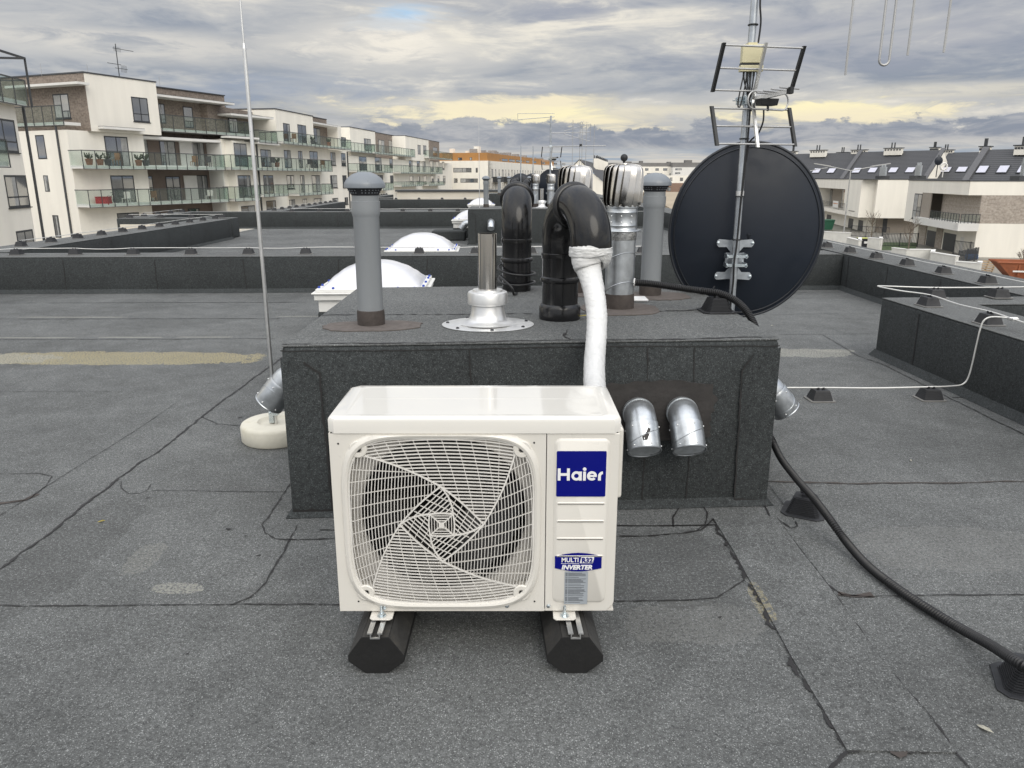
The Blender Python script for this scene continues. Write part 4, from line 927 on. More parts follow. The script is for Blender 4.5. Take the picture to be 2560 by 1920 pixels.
# ------------------------------------------------------------------ wrapped hose from the bent pipe to the air conditioner
WRAP, wt, wb = new_mat("white_wrap"); wp = posnode(wt)
wv = wt.nodes.new('ShaderNodeTexWave'); wv.wave_type = 'BANDS'; wv.bands_direction = 'Z'; wt.links.new(wp, wv.inputs[0]); wv.inputs['Scale'].default_value = 15; wv.inputs['Distortion'].default_value = 7; wv.inputs['Detail'].default_value = 4; wv.inputs['Detail Scale'].default_value = 2.2
wt.links.new(tramp(wt, tnoise(wt, wp, 14, 4), [(0.3, (.58, .58, .57)), (0.7, (.67, .67, .66))]), wb.inputs['Base Color']); wb.inputs['Roughness'].default_value = 0.4
tbump(wt, wb, tmath(wt, 'ADD', wv.outputs['Fac'], tnoise(wt, wp, 45, 4, 0.7)), 0.28, 0.003)
wr = thing("wrapped_hose", "white tape wrapped hose hanging from the black bent pipe to the air conditioner", "hose", (.35, 3.2, .75))
m = MB()
path = [(.342, 3.352, 1.126), (.342, 3.352, 1.104), (.341, 3.350, 1.091)] + [tuple(AT(u, v, y)) for u, v, y in ((1468, 655, 3.33), (1472, 675, 3.32), (1480, 705, 3.27), (1488, 748, 3.19), (1492, 790, 3.12), (1491, 838, 3.04), (1488, 880, 2.93), (1486, 915, 2.80), (1486, 950, 2.66), (1488, 985, 2.52), (1490, 1010, 2.42))]
rad = [.0930, .0950, .0925, .068, .054, .047, .0435, .0425, .0415, .0405, .040, .039, .038, .038]
P, RR = [], []
def cr(a, b, c, d, t): return 0.5 * ((2 * b) + (c - a) * t + (2 * a - 5 * b + 4 * c - d) * t * t + (-a + 3 * b - 3 * c + d) * t ** 3)
def spline(pts, k=10, extra=None):
    pts = [Vector(p) for p in pts]; out, ex = [], []
    for i in range(len(pts) - 1):
        a, b, c, d = pts[max(i - 1, 0)], pts[i], pts[i + 1], pts[min(i + 2, len(pts) - 1)]
        for j in range(k):
            t = j / k; out.append(Vector([cr(a[q], b[q], c[q], d[q], t) for q in range(3)]))
            if extra: ex.append(extra[i] + (extra[i + 1] - extra[i]) * t)
    out.append(pts[-1]); ex += [extra[-1]] if extra else []
    return (out, ex) if extra else out
P, RR = spline(path, 14, rad)
RR = [r * (1 + .008 * math.sin(i * 1.9) + random.uniform(-.008, .008)) for i, r in enumerate(RR)]
m.tube(P, RR, 40)
m.v = [tuple(Vector(v) + Vector((random.uniform(-1, 1), random.uniform(-1, 1), random.uniform(-1, 1))) * .0012) for v in m.v]
m.build("wrapping", [WRAP], wr, world=True, smooth=70)
# ------------------------------------------------------------------ cable looped round the second black pipe
CAB = mat("black_cable", (0.012, 0.012, 0.013), 0.4, var=0.2)
cb = thing("looped_cable", "black cable looped twice round the foot of a black pipe", "cable", (.03, 4.63, Z0))
m = MB(); cc = Vector((.028, 4.63, 0)); pts = []
for i in range(72):
    a = R(120 - i * 10.5); rr = .115 + .012 * math.sin(i * .37); pts.append(cc + Vector((rr * math.cos(a) * 1.05, rr * math.sin(a), Z0 + .02 + .0018 * i + .012 * math.sin(i * .21))))
m.tube(spline(pts[::4], 6), .0065, 8); m.tube(spline([(-.075, 4.50, Z0 + .10), (-.04, 4.40, Z0 + .085), (.0, 4.36, Z0 + .05), (.01, 4.38, Z0 + .012), (.03, 4.45, Z0 + .008)], 8), .0065, 8)
m.build("cable", [CAB], cb, world=True, smooth=60)

# ------------------------------------------------------------------ corrugated hose and its ribbed supports
HOSE = mat("corrugated_hose", (0.010, 0.010, 0.011), 0.42, var=0.25, vs=20)
BLOCK = mat("block_plastic", (0.023, 0.024, 0.027), 0.55, var=0.15, vs=10)
PLATE = mat("block_base", (0.19, 0.185, 0.175), 0.7, var=0.15, vs=20)
def ribbed_block(x, y, z, label, s=1.0, rz=0.0):
    rt = thing("ribbed_support", label, "hose support", (x, y, z), "ribbed black pyramid supports", rz)
    m = MB(); w0, w1, h, k = .070 * s, .043 * s, .070 * s, 10
    prev = None
    def sq(w, z, c=.22): return [(w - c * w, -w, z), (w, -w + c * w, z), (w, w - c * w, z), (w - c * w, w, z), (-w + c * w, w, z), (-w, w - c * w, z), (-w, -w + c * w, z), (-w + c * w, -w, z)][::1]
    for i in range(k):
        za, zb_ = .004 + h * i / k, .004 + h * (i + .72) / k; wa, wb_ = w0 + (w1 - w0) * i / k, w0 + (w1 - w0) * (i + .72) / k
        m.prism([(p[0], p[1]) for p in sq(wa, 0)], za, zb_); m.prism([(p[0], p[1]) for p in sq(wb_ - .005, 0)], zb_ - .0005, .004 + h * (i + 1) / k + .0005)
    m.build("body", [BLOCK], rt)
    m = MB(); m.prism([(p[0], p[1]) for p in sq(.090 * s, 0, .30)], .001, .0058); m.build("base_plate", [BLOCK], rt, bevel=.0015)
    m = MB(); m.box(-.014, .014, -.02, .02, h + .004, h + .016); m.box(-.022, .022, -.006, .006, h + .014, h + .022); m.tube([(-.02, 0, h + .02), (-.026, 0, h + .045), (-.018, 0, h + .062)], .004, 6); m.build("holder", [SLOT], rt)
    return rt
ribbed_block(1.045, 3.86, SH + .002, "ribbed black support on top of the stack under the corrugated hose", .95, .05)
ribbed_block(1.285, 3.09, 0, "ribbed black support on the roof, near the front corner of the stack", 1.0, -.5)
ribbed_block(1.495, 1.90, 0, "ribbed black support cut by the picture's bottom corner", 1.0, -.4)
hs = thing("corrugated_hose", "black corrugated hose running from the turbine duct down over the roof", "hose", (1.2, 3.5, SH))
hp = [(.630, 3.965, .890), (.72, 3.95, .885), (.85, 3.92, .870), (.97, 3.88, .858), (1.05, 3.85, .850), (1.12, 3.81, .822), (1.17, 3.75, .770), (1.20, 3.68, .69), (1.205, 3.6, .56), (1.20, 3.53, .42), (1.195, 3.45, .30)]
hp += [tuple(G(u, v, z)) for u, v, z in ((1928, 1095, .22), (1952, 1145, .17), (1992, 1198, .135), (2036, 1248, .118), (2078, 1303, .085), (2112, 1350, .045), (2165, 1410, .024), (2230, 1462, .022), (2300, 1510, .022), (2390, 1565, .026), (2475, 1612, .065), (2560, 1664, .118), (2680, 1715, .10), (2800, 1760, .05))]
Q = spline(hp, 6); L = [0.0]
for a, b in zip(Q, Q[1:]): L.append(L[-1] + (b - a).length)
pts, rr = [], []; pitch_ = .0098; s_ = 0.0; i = 0
while s_ < L[-1]:
    while i < len(L) - 2 and L[i + 1] < s_: i += 1
    t = (s_ - L[i]) / max(1e-6, L[i + 1] - L[i]); pts.append(Q[i].lerp(Q[i + 1], t)); ph = (s_ / pitch_) % 1.0
    k_ = .0200 - .0034 * min(1.0, s_ / 1.3); rr.append(k_ if ph < .55 else k_ - .0036); s_ += pitch_ / 3.01
m = MB(); m.tube(pts, rr, 14); m.build("hose", [HOSE], hs, world=True, smooth=25)
m = MB(); m.cyl((.622, 3.967, .890), (.640, 3.963, .890), .0225, n=16); m.build("end_cuff", [WHITE], hs, world=True, smooth=40)

# ------------------------------------------------------------------ lightning conductor: blocks, wire, rod
def cblock(label, group="conductor blocks"):
    rt = thing("conductor_block", label, "conductor block", (0, 0, 0), group)
    m = MB(); a, b, c, d, h = .066, .058, .046, .040, .070
    m.hexa([(-a, -b, .006), (a, -b, .006), (a, b, .006), (-a, b, .006), (-c, -d, h), (c, -d, h), (c, d, h), (-c, d, h)])
    for i in range(5):
        z = .013 + i * .011; w = a + (c - a) * (z / h); e = b + (d - b) * (z / h); m.box(-w - .0012, w + .0012, -e - .0012, e + .0012, z, z + .0025)
    m.build("body", [BLOCK], rt)
    m = MB(); m.prism([(-.084, -.06), (-.07, -.074), (.07, -.074), (.084, -.06), (.084, .06), (.07, .074), (-.07, .074), (-.084, .06)], .001, .0065); m.build("base_plate", [PLATE], rt)
    m = MB()
    for x in (-.017, .017):
        m.box(x - .007, x + .007, -.008, .008, h - .001, h + .008); m.box(x - .005, x - .002, -.009, .009, h + .007, h + .016); m.box(x + .002, x + .005, -.009, .009, h + .007, h + .016)
    m.build("clip", [SLOT], rt)
    return rt
CB = None
def put_block(x, y, z, rz, label, group):
    global CB
    if CB is None:
        CB = cblock(label, group); CB.location = (x, y, z); CB.rotation_euler = (0, 0, rz); return CB
    return dup(CB, (x, y, z), label, group, rz)
WIRE = mat("conductor_wire", (0.66, 0.655, 0.63), 0.35, metal=0.25, var=0.08)
def wire(pts, label, name="conductor_wire", sag=0.0, r=.0048):
    rt = thing(name, label, "wire", tuple(pts[0])); Q = [Vector(p) for p in pts]; P = []
    for a, b in zip(Q, Q[1:]):
        L_ = (b - a).length; s = random.uniform(-.4, 1.0) * sag * min(1, L_)
        for i in range(6): t = i / 6; q = a.lerp(b, t); q.z -= s * 4 * t * (1 - t) * .5; P.append(q)
    P.append(Q[-1]); m = MB(); m.tube(P, r, 8); m.build("wire", [WIRE], rt, world=True, smooth=60); return rt
def along(a, b, t): return Vector(a).lerp(Vector(b), t)
CW = .083
a, b = Vector((-7.25, 9.82, .455)), Vector((4.55, 10.27, .455))
k0 = [AT(47 + 142.5 * i, 632, 9.9).x for i in range(-3, 12)]; pts = []; vis = 0
places = ["at the left edge of the picture", "second from the left edge of the picture", "third from the left edge of the picture", "fourth from the left edge, left of the rod", "just left of the lightning rod's line", "right of the lightning rod's line", "directly behind the tall grey vent pipe", "in front of the second skylight's middle", "in front of the second skylight's right end", "hidden partly behind a black pipe", "between the two black bent pipes", "behind the near turbine duct"]
for i, x in enumerate(k0):
    if x < -7.2: continue
    y = 9.82 + (x + 7.25) * .038; lab = places[i - 3] if 0 <= i - 3 < len(places) else "beyond the picture's edge"
    put_block(x, y, .455, .038 + random.uniform(-.03, .03), "conductor block on the long cross wall, " + lab, "conductor blocks on the long cross wall")
    pts += [(x - .017, y, .455 + CW), (x + .017, y, .455 + CW)]
wire(pts, "white conductor wire strung along the top of the long cross wall", sag=.05)
def row(p0, p1, n, z, rz, what, group, wlabel, skip_wire=False, sag=.03):
    pts = []
    for i in range(n):
        q = Vector(p0).lerp(Vector(p1), i / (n - 1)); lab = f"conductor block on {what}, {ORD[i]} from its near end"
        put_block(q.x, q.y, z, rz + random.uniform(-.05, .05), lab, group)
        d = (Vector(p1) - Vector(p0)).normalized() * .017; pts += [(q.x - d.x, q.y - d.y, z + CW), (q.x + d.x, q.y + d.y, z + CW)]
    if not skip_wire: wire(pts, wlabel, sag=sag)
row((4.43, 6.36, 0), (4.43, 10.85, 0), 7, .461, R(90), "the right perimeter wall", "conductor blocks on the right perimeter wall", "white conductor wire along the right perimeter wall", sag=.02)
row((-6.97, 10.96, 0), (-6.97, 18.3, 0), 11, .465, R(90), "the left perimeter wall", "conductor blocks on the left perimeter wall", "white conductor wire along the left perimeter wall", sag=.02)
row((-9.2, 18.75, 0), (-7.0, 18.85, 0), 4, .465, 0, "the left return wall", "conductor blocks on the left return wall", "white conductor wire on the left return wall", sag=.02)
row((-6.97, 22.9, 0), (-6.97, 30.9, 0), 11, .465, R(90), "the second left perimeter wall", "conductor blocks on the second left perimeter wall", "white conductor wire along the second left perimeter wall", sag=.02)
row((-6.97, 36.2, 0), (-6.97, 43.6, 0), 10, .465, R(90), "the third left perimeter wall", "conductor blocks on the third left perimeter wall", "white conductor wire along the third left perimeter wall", sag=.02)
row((-9.2, 19.5, 0), (-9.2, 21.8, 0), 4, .465, R(90), "the outer left wall", "conductor blocks on the outer left wall", "white conductor wire on the outer left wall", sag=.02)
row((-6.3, 22.35, 0), (1.6, 22.62, 0), 11, .460, .04, "the second cross wall", "conductor blocks on the second cross wall", "white conductor wire strung along the second cross wall", sag=.05)
row((-6.3, 35.5, 0), (1.0, 35.7, 0), 8, .435, .03, "the third cross wall", "conductor blocks on the third cross wall", "white conductor wire strung along the third cross wall", sag=.05)
row((-6.3, 48.3, 0), (0.6, 48.5, 0), 7, .455, .03, "the most distant cross wall", "conductor blocks on the most distant cross wall", "white conductor wire strung along the most distant cross wall", sag=.05)
# right arm and the wire that comes up from the roof
zb_ = .475
put_block(3.16, 5.74, zb_, R(93), "conductor block on the near right arm, nearer the loop end of the wire", "conductor blocks on the near right arm")
put_block(3.17, 5.00, zb_, R(93), "conductor block on the near right arm, beside the wire's downward bend", "conductor blocks on the near right arm")
put_block(3.19, 4.22, zb_, R(93), "conductor block on the near right arm, beyond the picture's edge", "conductor blocks on the near right arm")
put_block(3.42, 6.14, zb_, .03, "conductor block on the short far arm, near the wire loop", "conductor blocks on the short far arm")
put_block(3.95, 6.16, zb_, .03, "conductor block on the short far arm, near the picture's edge", "conductor blocks on the short far arm")
wire(spline([(4.43, 6.40, zb_ + .085), (4.3, 6.22, zb_ + CW), (3.95, 6.16, zb_ + CW), (3.42, 6.14, zb_ + CW), (3.08, 6.16, zb_ + .09), (2.93, 6.10, zb_ + .10), (3.02, 5.92, zb_ + .09), (3.16, 5.74, zb_ + CW), (3.165, 5.36, zb_ + CW - .01), (3.17, 5.00, zb_ + CW), (3.175, 4.75, zb_ + .075), (3.18, 4.5, zb_ + .07), (3.19, 4.22, zb_ + CW)], 5), "white conductor wire looping round the near right arm of the wall", r=.0052)
put_block(2.03, 4.83, 0, .02, "conductor block on the bare roof, nearer the chimney stack", "conductor blocks on the bare roof")
put_block(2.765, 4.85, 0, .02, "conductor block on the bare roof, nearer the right wall", "conductor blocks on the bare roof")
wire(spline([(1.2, 4.80, .07), (1.55, 4.82, .083), (2.03, 4.83, .083), (2.4, 4.845, .076), (2.765, 4.85, .083), (2.90, 4.86, .085), (2.985, 4.865, .10), (3.015, 4.865, .17), (3.025, 4.86, .35), (3.030, 4.855, .47), (3.045, 4.85, .53), (3.09, 4.84, .552), (3.17, 4.80, .552)], 5), "white conductor wire crossing the roof and climbing the near right wall", r=.0052)
cl = thing("wire_clamp", "small pale clamp joining two wires on the near right wall", "clamp", (3.175, 4.77, zb_ + .07)); m = MB(); m.box(-.02, .02, -.03, .03, -.004, .014); m.box(-.028, .028, -.006, .006, .0, .018); m.build("clamp_plate", [ALU], cl, bevel=.003)
CONC = mat("white_concrete", (0.62, 0.595, 0.51), 0.85, var=0.07, vs=8, bump=0.25, bs=50, dirt=(5.0, 0.5, (0.46, 0.42, 0.27)))
ro = thing("lightning_rod", "tall thin metal lightning rod standing on a round white concrete foot", "lightning rod", (-1.32, 4.06, 0))
m = MB(); m.lathe([(.182, .002), (.19, .012), (.192, .085), (.186, .098), (.176, .104), (.10, .106), (.085, .090), (.075, .088), (.001, .088)], n=44); m.build("concrete_foot", [CONC], ro, smooth=40)
m = MB(); m.cyl((0, 0, .085), (0, 0, 2.03), .0095, n=14); m.cyl((0, 0, 2.03), (0, 0, 2.055), .0095, .006, n=14); m.cyl((0, 0, 2.05), (0, 0, 3.4), .0052, n=10); m.build("rod", [ALU], ro, smooth=40)
m = MB(); m.box(-.035, -.008, -.012, .012, .095, .17); m.box(-.02, .02, -.02, .02, .14, .165); m.cyl((-.026, -.02, .155), (-.026, .02, .155), .006, n=8); m.build("wire_clamp", [ZINC], ro, bevel=.002)
for x, y, lb in ((-.72, 17.4, "thin distant lightning rod in front of the small far skylight"), ):
    r2 = thing("lightning_rod", lb, "lightning rod", (x, y, 0)); m = MB(); m.cyl((0, 0, .0), (0, 0, 1.5), .008, n=8); m.cyl((0, 0, 1.5), (0, 0, 2.6), .005, n=8); m.build("rod", [ALU], r2)

# ------------------------------------------------------------------ skylights
ACRYL = mat("white_acrylic", (0.66, 0.665, 0.70), 0.22, var=0.03, vs=2, coat=0.15)
WFR = mat("white_frame", (0.72, 0.715, 0.69), 0.4, var=0.04)
BCAP = mat("blue_cap", (0.02, 0.06, 0.36), 0.4, var=0.05)
def skylight(x, y, label, w=1.0, rz=.03, z0=.10):
    rt = thing("skylight", label, "skylight", (x, y, 0), "white dome skylights", rz)
    h = w / 2
    m = MB(); m.box(-h + .02, h - .02, -h + .02, h - .02, 0, .235); m.build("kerb", [BIT_WALL], rt, bevel=.015)
    m = MB()
    for a, z0_, z1_ in ((h - .03, .235, .345), (h + .0, .345, .40), (h + .02, .40, .415), (h - .012, .415, .445)): m.box(-a, a, -a, a, z0_, z1_)
    m.build("frame", [WFR], rt, bevel=.006)
    m = MB(); N = 64; H = .205; g_ = h - .055
    for j in range(N + 1):
        for i in range(N + 1):
            u, v = -1 + 2 * i / N, -1 + 2 * j / N
            k = (1 - abs(u) ** 2.2) ** .8 * (1 - abs(v) ** 3.2) ** .75
            m.v.append((u * g_, v * g_, .445 + H * k + .0022 * math.sin(k * 22) * min(1, k * 4)))
    for j in range(N):
        for i in range(N): m.f.append((j * (N + 1) + i, j * (N + 1) + i + 1, (j + 1) * (N + 1) + i + 1, (j + 1) * (N + 1) + i)); m.m.append(0)
    m.build("dome", [ACRYL], rt, smooth=60)
    for k in range(4):
        for q in (-.66, -.1, .5, .8):
            px, py = q * h, -h + .03
            c, s = (1, 0, -1, 0)[k], (0, 1, 0, -1)[k]; m = MB(); m.lathe([(.012, .444), (.012, .458), (.008, .462), (.001, .463)], (px * c - py * s, px * s + py * c, 0), 10); m.build("blue_cap", [BCAP], rt, smooth=40)
    return rt
sk = skylight(-1.295, 7.33, "near white dome skylight behind the tall grey vent pipe, blue caps on its frame")
dup(sk, (-1.28, 11.05, 0), "second white dome skylight, just beyond the long cross wall", None, .03)
dup(sk, (-.95, 19.1, 0), "white dome skylight half hidden by the left end of the second stack", None, .03)
dup(sk, (-1.16, 29.5, 0), "small far white dome skylight behind the thin distant rod", None, .03)
dup(sk, (-.75, 38.5, 0), "farthest tiny white dome skylight, beyond the distant grey vent pipe", None, .03)
bx = thing("bitumen_box", "low bitumen upstand at the near stack's far left corner", "roof upstand", (-1.3, 5.7, 0)); m = MB(); m.box(-1.62, -1.02, 5.35, 6.0, 0, .27); m.build("upstand", [BIT_WALL], bx, world=True, bevel=.02)

# small litter
LEAF = mat("dry_leaf", (0.55, 0.47, 0.12), 0.7, var=0.2, vs=40); CHIP = mat("pale_chip", (0.6, 0.58, 0.50), 0.8)
def leaf(p, r, a, lb, mt=LEAF, nm="dry_leaf", cat="leaf"):
    t_ = thing(nm, lb, cat, (p.x, p.y, p.z)); m = MB(); c, s = math.cos(a), math.sin(a); P = [(-1, 0, .001), (-.4, .35, .004), (.3, .3, .006), (1, .05, .003), (.35, -.3, .005), (-.45, -.33, .003)]
    m.add([((x * c - y * s) * r, (x * s + y * c) * r, z * 1.0 + .003) for x, y, z in P], [(0, 5, 4, 3, 2, 1), (0, 1, 2, 3, 4, 5)]); m.build("blade", [mt], t_); return t_
leaf(G(254, 1306), .016, .4, "small yellow leaf lying on the roof at left"); leaf(G(2462, 1826), .022, -1.0, "pale wood chip lying on the roof at lower right", CHIP, "wood_chip", "chip")
leaf(Vector((.345, 3.64, SH + .012)), .028, .3, "yellow leaf caught beside the front black bent pipe"); leaf(G(2277, 1153), .012, 1.2, "tiny pale chip on the roof right of the hose", CHIP, "wood_chip", "chip"); leaf(G(1930, 815 + 0), .016, .2, "tiny white scrap on the roof below the dish", CHIP, "paper_scrap", "scrap")
pp_ = thing("paper_scrap", "white scrap lying on the stack between turbine vent and grey pipe", "scrap", (.70, 4.22, SH)); m = MB(); m.box(-.05, .05, -.06, .06, .004, .016); m.build("sheet", [WHITE], pp_, bevel=.004)
# ------------------------------------------------------------------ aerial mast, dish and antennas
DISH = mat("dish_navy", (0.0125, 0.017, 0.026), 0.45, var=0.10, vs=3, spec=0.35)
DISHE = mat("dish_edge", (0.020, 0.023, 0.029), 0.4)
GALVM = mat("mast_zinc", (0.46, 0.49, 0.52), 0.33, metal=0.8, var=0.25, vs=14, dirt=(9.0, 0.3, (0.25, 0.26, 0.27)))
BOXY = mat("cream_box", (0.60, 0.555, 0.36), 0.5, var=0.04)
BARM = mat("antenna_aluminium", (0.43, 0.43, 0.425), 0.4, metal=0.6, var=0.08)
BLKPL = mat("black_plastic", (0.012, 0.013, 0.014), 0.45, var=0.1)
def aerial(x, y, zr, near):
    """mast at x, y; near: the full one beside the stack, else the same set farther off"""
    w = "near" if near else "second"
    gr_ = None
    top = 3.3 if near else 2.75
    mt = thing("aerial_mast", "galvanised aerial mast carrying the near satellite dish and antennas" if near else "thin distant aerial mast rising above the second stack", "mast", (x, y, 0))
    m = MB(); m.cyl((0, 0, .02), (0, 0, top), .0195, n=20); m.build("pole", [GALVM], mt, smooth=40)
    m = MB(); m.prism([(-.10, -.10), (.10, -.10), (.10, .10), (-.10, .10)], .001, .012); m.lathe([(.03, .012), (.03, .07), (.02, .072)], n=16); m.build("foot_plate", [GALVM], mt)
    if near:
        for z in (.35, .62):
            m = MB(); m.box(-.12, -.018, -.02, .02, z, z + .006); m.box(-.12, -.112, -.04, .04, z - .03, z + .036); m.build("wall_bracket", [GALVM], mt)
    m = MB(); m.cyl((0, 0, 1.31), (0, 0, 1.345), .0225, n=20); m.build("pole_joint", [ALUS], mt, smooth=40)
    # dish seen from behind
    ds = thing("satellite_dish", "large dark navy satellite dish seen from behind, on the near mast" if near else "distant dark satellite dish on the second mast", "satellite dish", (x, y + .04, 0.96), None, R(-4))
    m = MB(); a_, b_ = .438, .500; nr, na_ = 12, 72; tilt = R(2.0); cx, cz = .088, .146
    def dp(r, t, off=0.0):
        xx, zz = r * a_ * math.cos(t), r * b_ * math.sin(t); dd = .105 - .085 * (1 - r * r) + off   # bowl opening away from us
        return (cx + xx, dd * math.cos(tilt) + zz * math.sin(tilt) * -1 + .02, cz + zz * math.cos(tilt) + dd * math.sin(tilt))
    def bowl(mb, off):
        o = len(mb.v); mb.v.append(dp(0, 0, off))
        for i in range(1, nr + 1): mb.v += [dp(i / nr, 2 * math.pi * j / na_, off) for j in range(na_)]
        for j in range(na_): mb.f.append((o, o + 1 + (j + 1) % na_, o + 1 + j)); mb.m.append(0)
        for i in range(nr - 1):
            for j in range(na_): mb.f.append((o + 1 + i * na_ + j, o + 1 + i * na_ + (j + 1) % na_, o + 1 + (i + 1) * na_ + (j + 1) % na_, o + 1 + (i + 1) * na_ + j)); mb.m.append(0)
    bowl(m, 0.0); bowl(m, .003); m.build("reflector", [DISH], ds, smooth=60)
    m = MB(); m.tube([dp(1.0, 2 * math.pi * j / 96, .002) for j in range(96)], .0085, 8, closed=True); m.tube([dp(.945, 2 * math.pi * j / 96, -.001) for j in range(96)], .0045, 6, closed=True); m.build("rim", [DISHE], ds, smooth=60)
    m = MB()
    for sz in (1, -1):
        zc = .0; P = [(-.025, .02), (-.03, .045), (-.06, .075), (-.118, .075), (-.132, .088), (-.132, .112), (-.118, .122), (-.05, .118), (.05, .118), (.118, .122), (.132, .112), (.132, .088), (.118, .075), (.06, .075), (.03, .045), (.025, .02)]
        Q_ = [(p[0] * .78 + .012, .024, zc + sz * (p[1] * .95)) for p in P]; m.extr(Q_ if sz < 0 else Q_[::-1], (0, .004, 0))
    m.box(-.04, .065, .018, .024, -.04, .04); m.build("bracket_plate", [GALVM], ds)
    for z in (-.024, .026):
        m = MB(); m.box(-.045, .065, -.062, -.046, z - .008, z + .008); m.box(-.048, -.040, -.06, .02, z - .012, z + .012); m.box(.060, .068, -.06, .02, z - .012, z + .012)
        for q in (-.044, .064): m.lathe([(.007, 0), (.007, .007), (.004, .016), (.001, .016)], (q, -.062, z), 8, 0, (0, -1, 0))
        m.build("clamp", [ZINC], ds)
    for (px, pz) in ((-.085, .095), (.108, .095), (-.085, -.095), (.108, -.095)):
        m = MB(); m.lathe([(.009, 0), (.009, .006), (.004, .007), (.004, .012)], (px, .022, pz), 8, 0, (0, -1, 0)); m.build("bolt", [ZINC], ds)
    m = MB(); m.tube([dp(.0, 0, .0), (cx, .30, -.42), (cx, .55, -.33)], .012, 8); m.tube([(cx, .55, -.33), (cx, .50, -.28)], .03, 12); m.build("feed_arm", [DISHE], ds)
    # UHF antenna: two reflector grids, folded dipole and short boom, aimed to the front right
    zc = 1.815
    an = thing("tv_antenna", "television antenna with two bar grids, on the near mast above the dish" if near else "distant antenna with two bar grids on the second mast", "antenna", (x, y, zc), None, R(13))
    for s in (1, -1):
        tx, tz0, tz1, y0_, y1_ = .228, .045 * s, .250 * s if s > 0 else .228 * s, -.045, -.135
        m = MB()
        for k in range(3):
            t = k / 2; yy, zz = y0_ + (y1_ - y0_) * t, tz0 + (tz1 - tz0) * t; m.cyl((-tx, yy, zz), (tx, yy, zz), .0052, n=10)
        m.build("grid_bars", [BARM], an, smooth=40)
        for sx in (-1, 1):
            m = MB(); d_ = .008; m.hexa([(sx * tx - d_, y0_ - .010, tz0 - .010 * s), (sx * tx + d_, y0_ - .010, tz0 - .010 * s), (sx * tx + d_, y0_ + .010, tz0 - .010 * s), (sx * tx - d_, y0_ + .010, tz0 - .010 * s), (sx * tx - d_, y1_ - .010, tz1 + .010 * s), (sx * tx + d_, y1_ - .010, tz1 + .010 * s), (sx * tx + d_, y1_ + .010, tz1 + .010 * s), (sx * tx - d_, y1_ + .010, tz1 + .010 * s)]); m.build("end_strip", [BLKPL], an)
        m = MB(); d_ = .0075; m.hexa([(-d_, y0_ - .018, tz0 - .05 * s), (d_, y0_ - .018, tz0 - .05 * s), (d_, y0_ - .004, tz0 - .05 * s), (-d_, y0_ - .004, tz0 - .05 * s), (-d_, y1_ - .020, tz1 + .016 * s), (d_, y1_ - .020, tz1 + .016 * s), (d_, y1_ - .006, tz1 + .016 * s), (-d_, y1_ - .006, tz1 + .016 * s)]); m.build("grid_spine", [ALU], an)
    bd_ = Vector((.30, -1.0, .10)).normalized()
    m = MB(); b0 = Vector((.0, -.02, .0)); b1 = b0 + bd_ * .285
    h_ = Vector((1, .3, 0)).normalized()
    v_ = Vector((0, 0, .012)); w_ = h_ * .010
    m.hexa([b0 - w_ - v_, b0 + w_ - v_, b1 + w_ * .8 - v_, b1 - w_ * .8 - v_, b0 - w_ + v_, b0 + w_ + v_, b1 + w_ * .8 + v_ * .6, b1 - w_ * .8 + v_ * .6]); m.build("boom", [ALU], an)
    for k, L_ in ((.13, .17), (.175, .165), (.22, .155), (.268, .14)):
        m = MB(); c_ = b0 + bd_ * k + Vector((0, 0, .012)); m.cyl(c_ - h_ * L_ * .5, c_ + h_ * L_ * .5, .0045, n=8); m.build("director", [BARM], an, smooth=40)
    m = MB(); c_ = b0 + bd_ * .262; m.hexa([c_ - w_ * 1.2 - v_ * 1.3, c_ + w_ * 1.2 - v_ * 1.3, c_ + bd_ * .025 + w_ * 1.2 - v_ * 1.3, c_ + bd_ * .025 - w_ * 1.2 - v_ * 1.3, c_ - w_ * 1.2 + v_ * 1.3, c_ + w_ * 1.2 + v_ * 1.3, c_ + bd_ * .025 + w_ * 1.2 + v_ * 1.3, c_ + bd_ * .025 - w_ * 1.2 + v_ * 1.3]); m.build("boom_cap", [BLKPL], an)
    m = MB(); c_ = Vector((.045, -.12, -.012)); P = []
    for i in range(16): a = R(90 + 180 * i / 15); P.append(c_ + h_ * (-.105 + .043 * math.cos(a)) + Vector((0, -.02, .043 * math.sin(a))))
    for i in range(16): a = R(-90 + 180 * i / 15); P.append(c_ + h_ * (.105 + .043 * math.cos(a)) + Vector((0, -.02, .043 * math.sin(a))))
    m.tube(P, .0042, 8, closed=True); m.build("folded_dipole", [BARM], an, smooth=60)
    m = MB(); m.hexa([c_ + Vector(q) for q in ((-.045, -.03, -.022), (.05, -.03, -.022), (.05, .03, -.022), (-.045, .03, -.022), (-.05, -.034, .012), (.055, -.034, .012), (.055, .034, .012), (-.05, .034, .012))]); m.cyl(c_ + Vector((.0, -.02, -.02)), c_ + Vector((0, -.02, -.05)), .007, n=8); m.build("feed_box", [BLKPL], an, bevel=.004)
    m = MB(); m.box(-.03, .03, -.035, .03, -.022, .024); m.cyl((-.085, .0, .0), (.03, .0, .0), .004, n=8); m.cyl((-.06, .02, .012), (.03, .02, .012), .004, n=8); m.box(-.05, -.042, -.03, .03, -.02, .02); m.build("mast_clamp", [ZINC], an, bevel=.002)
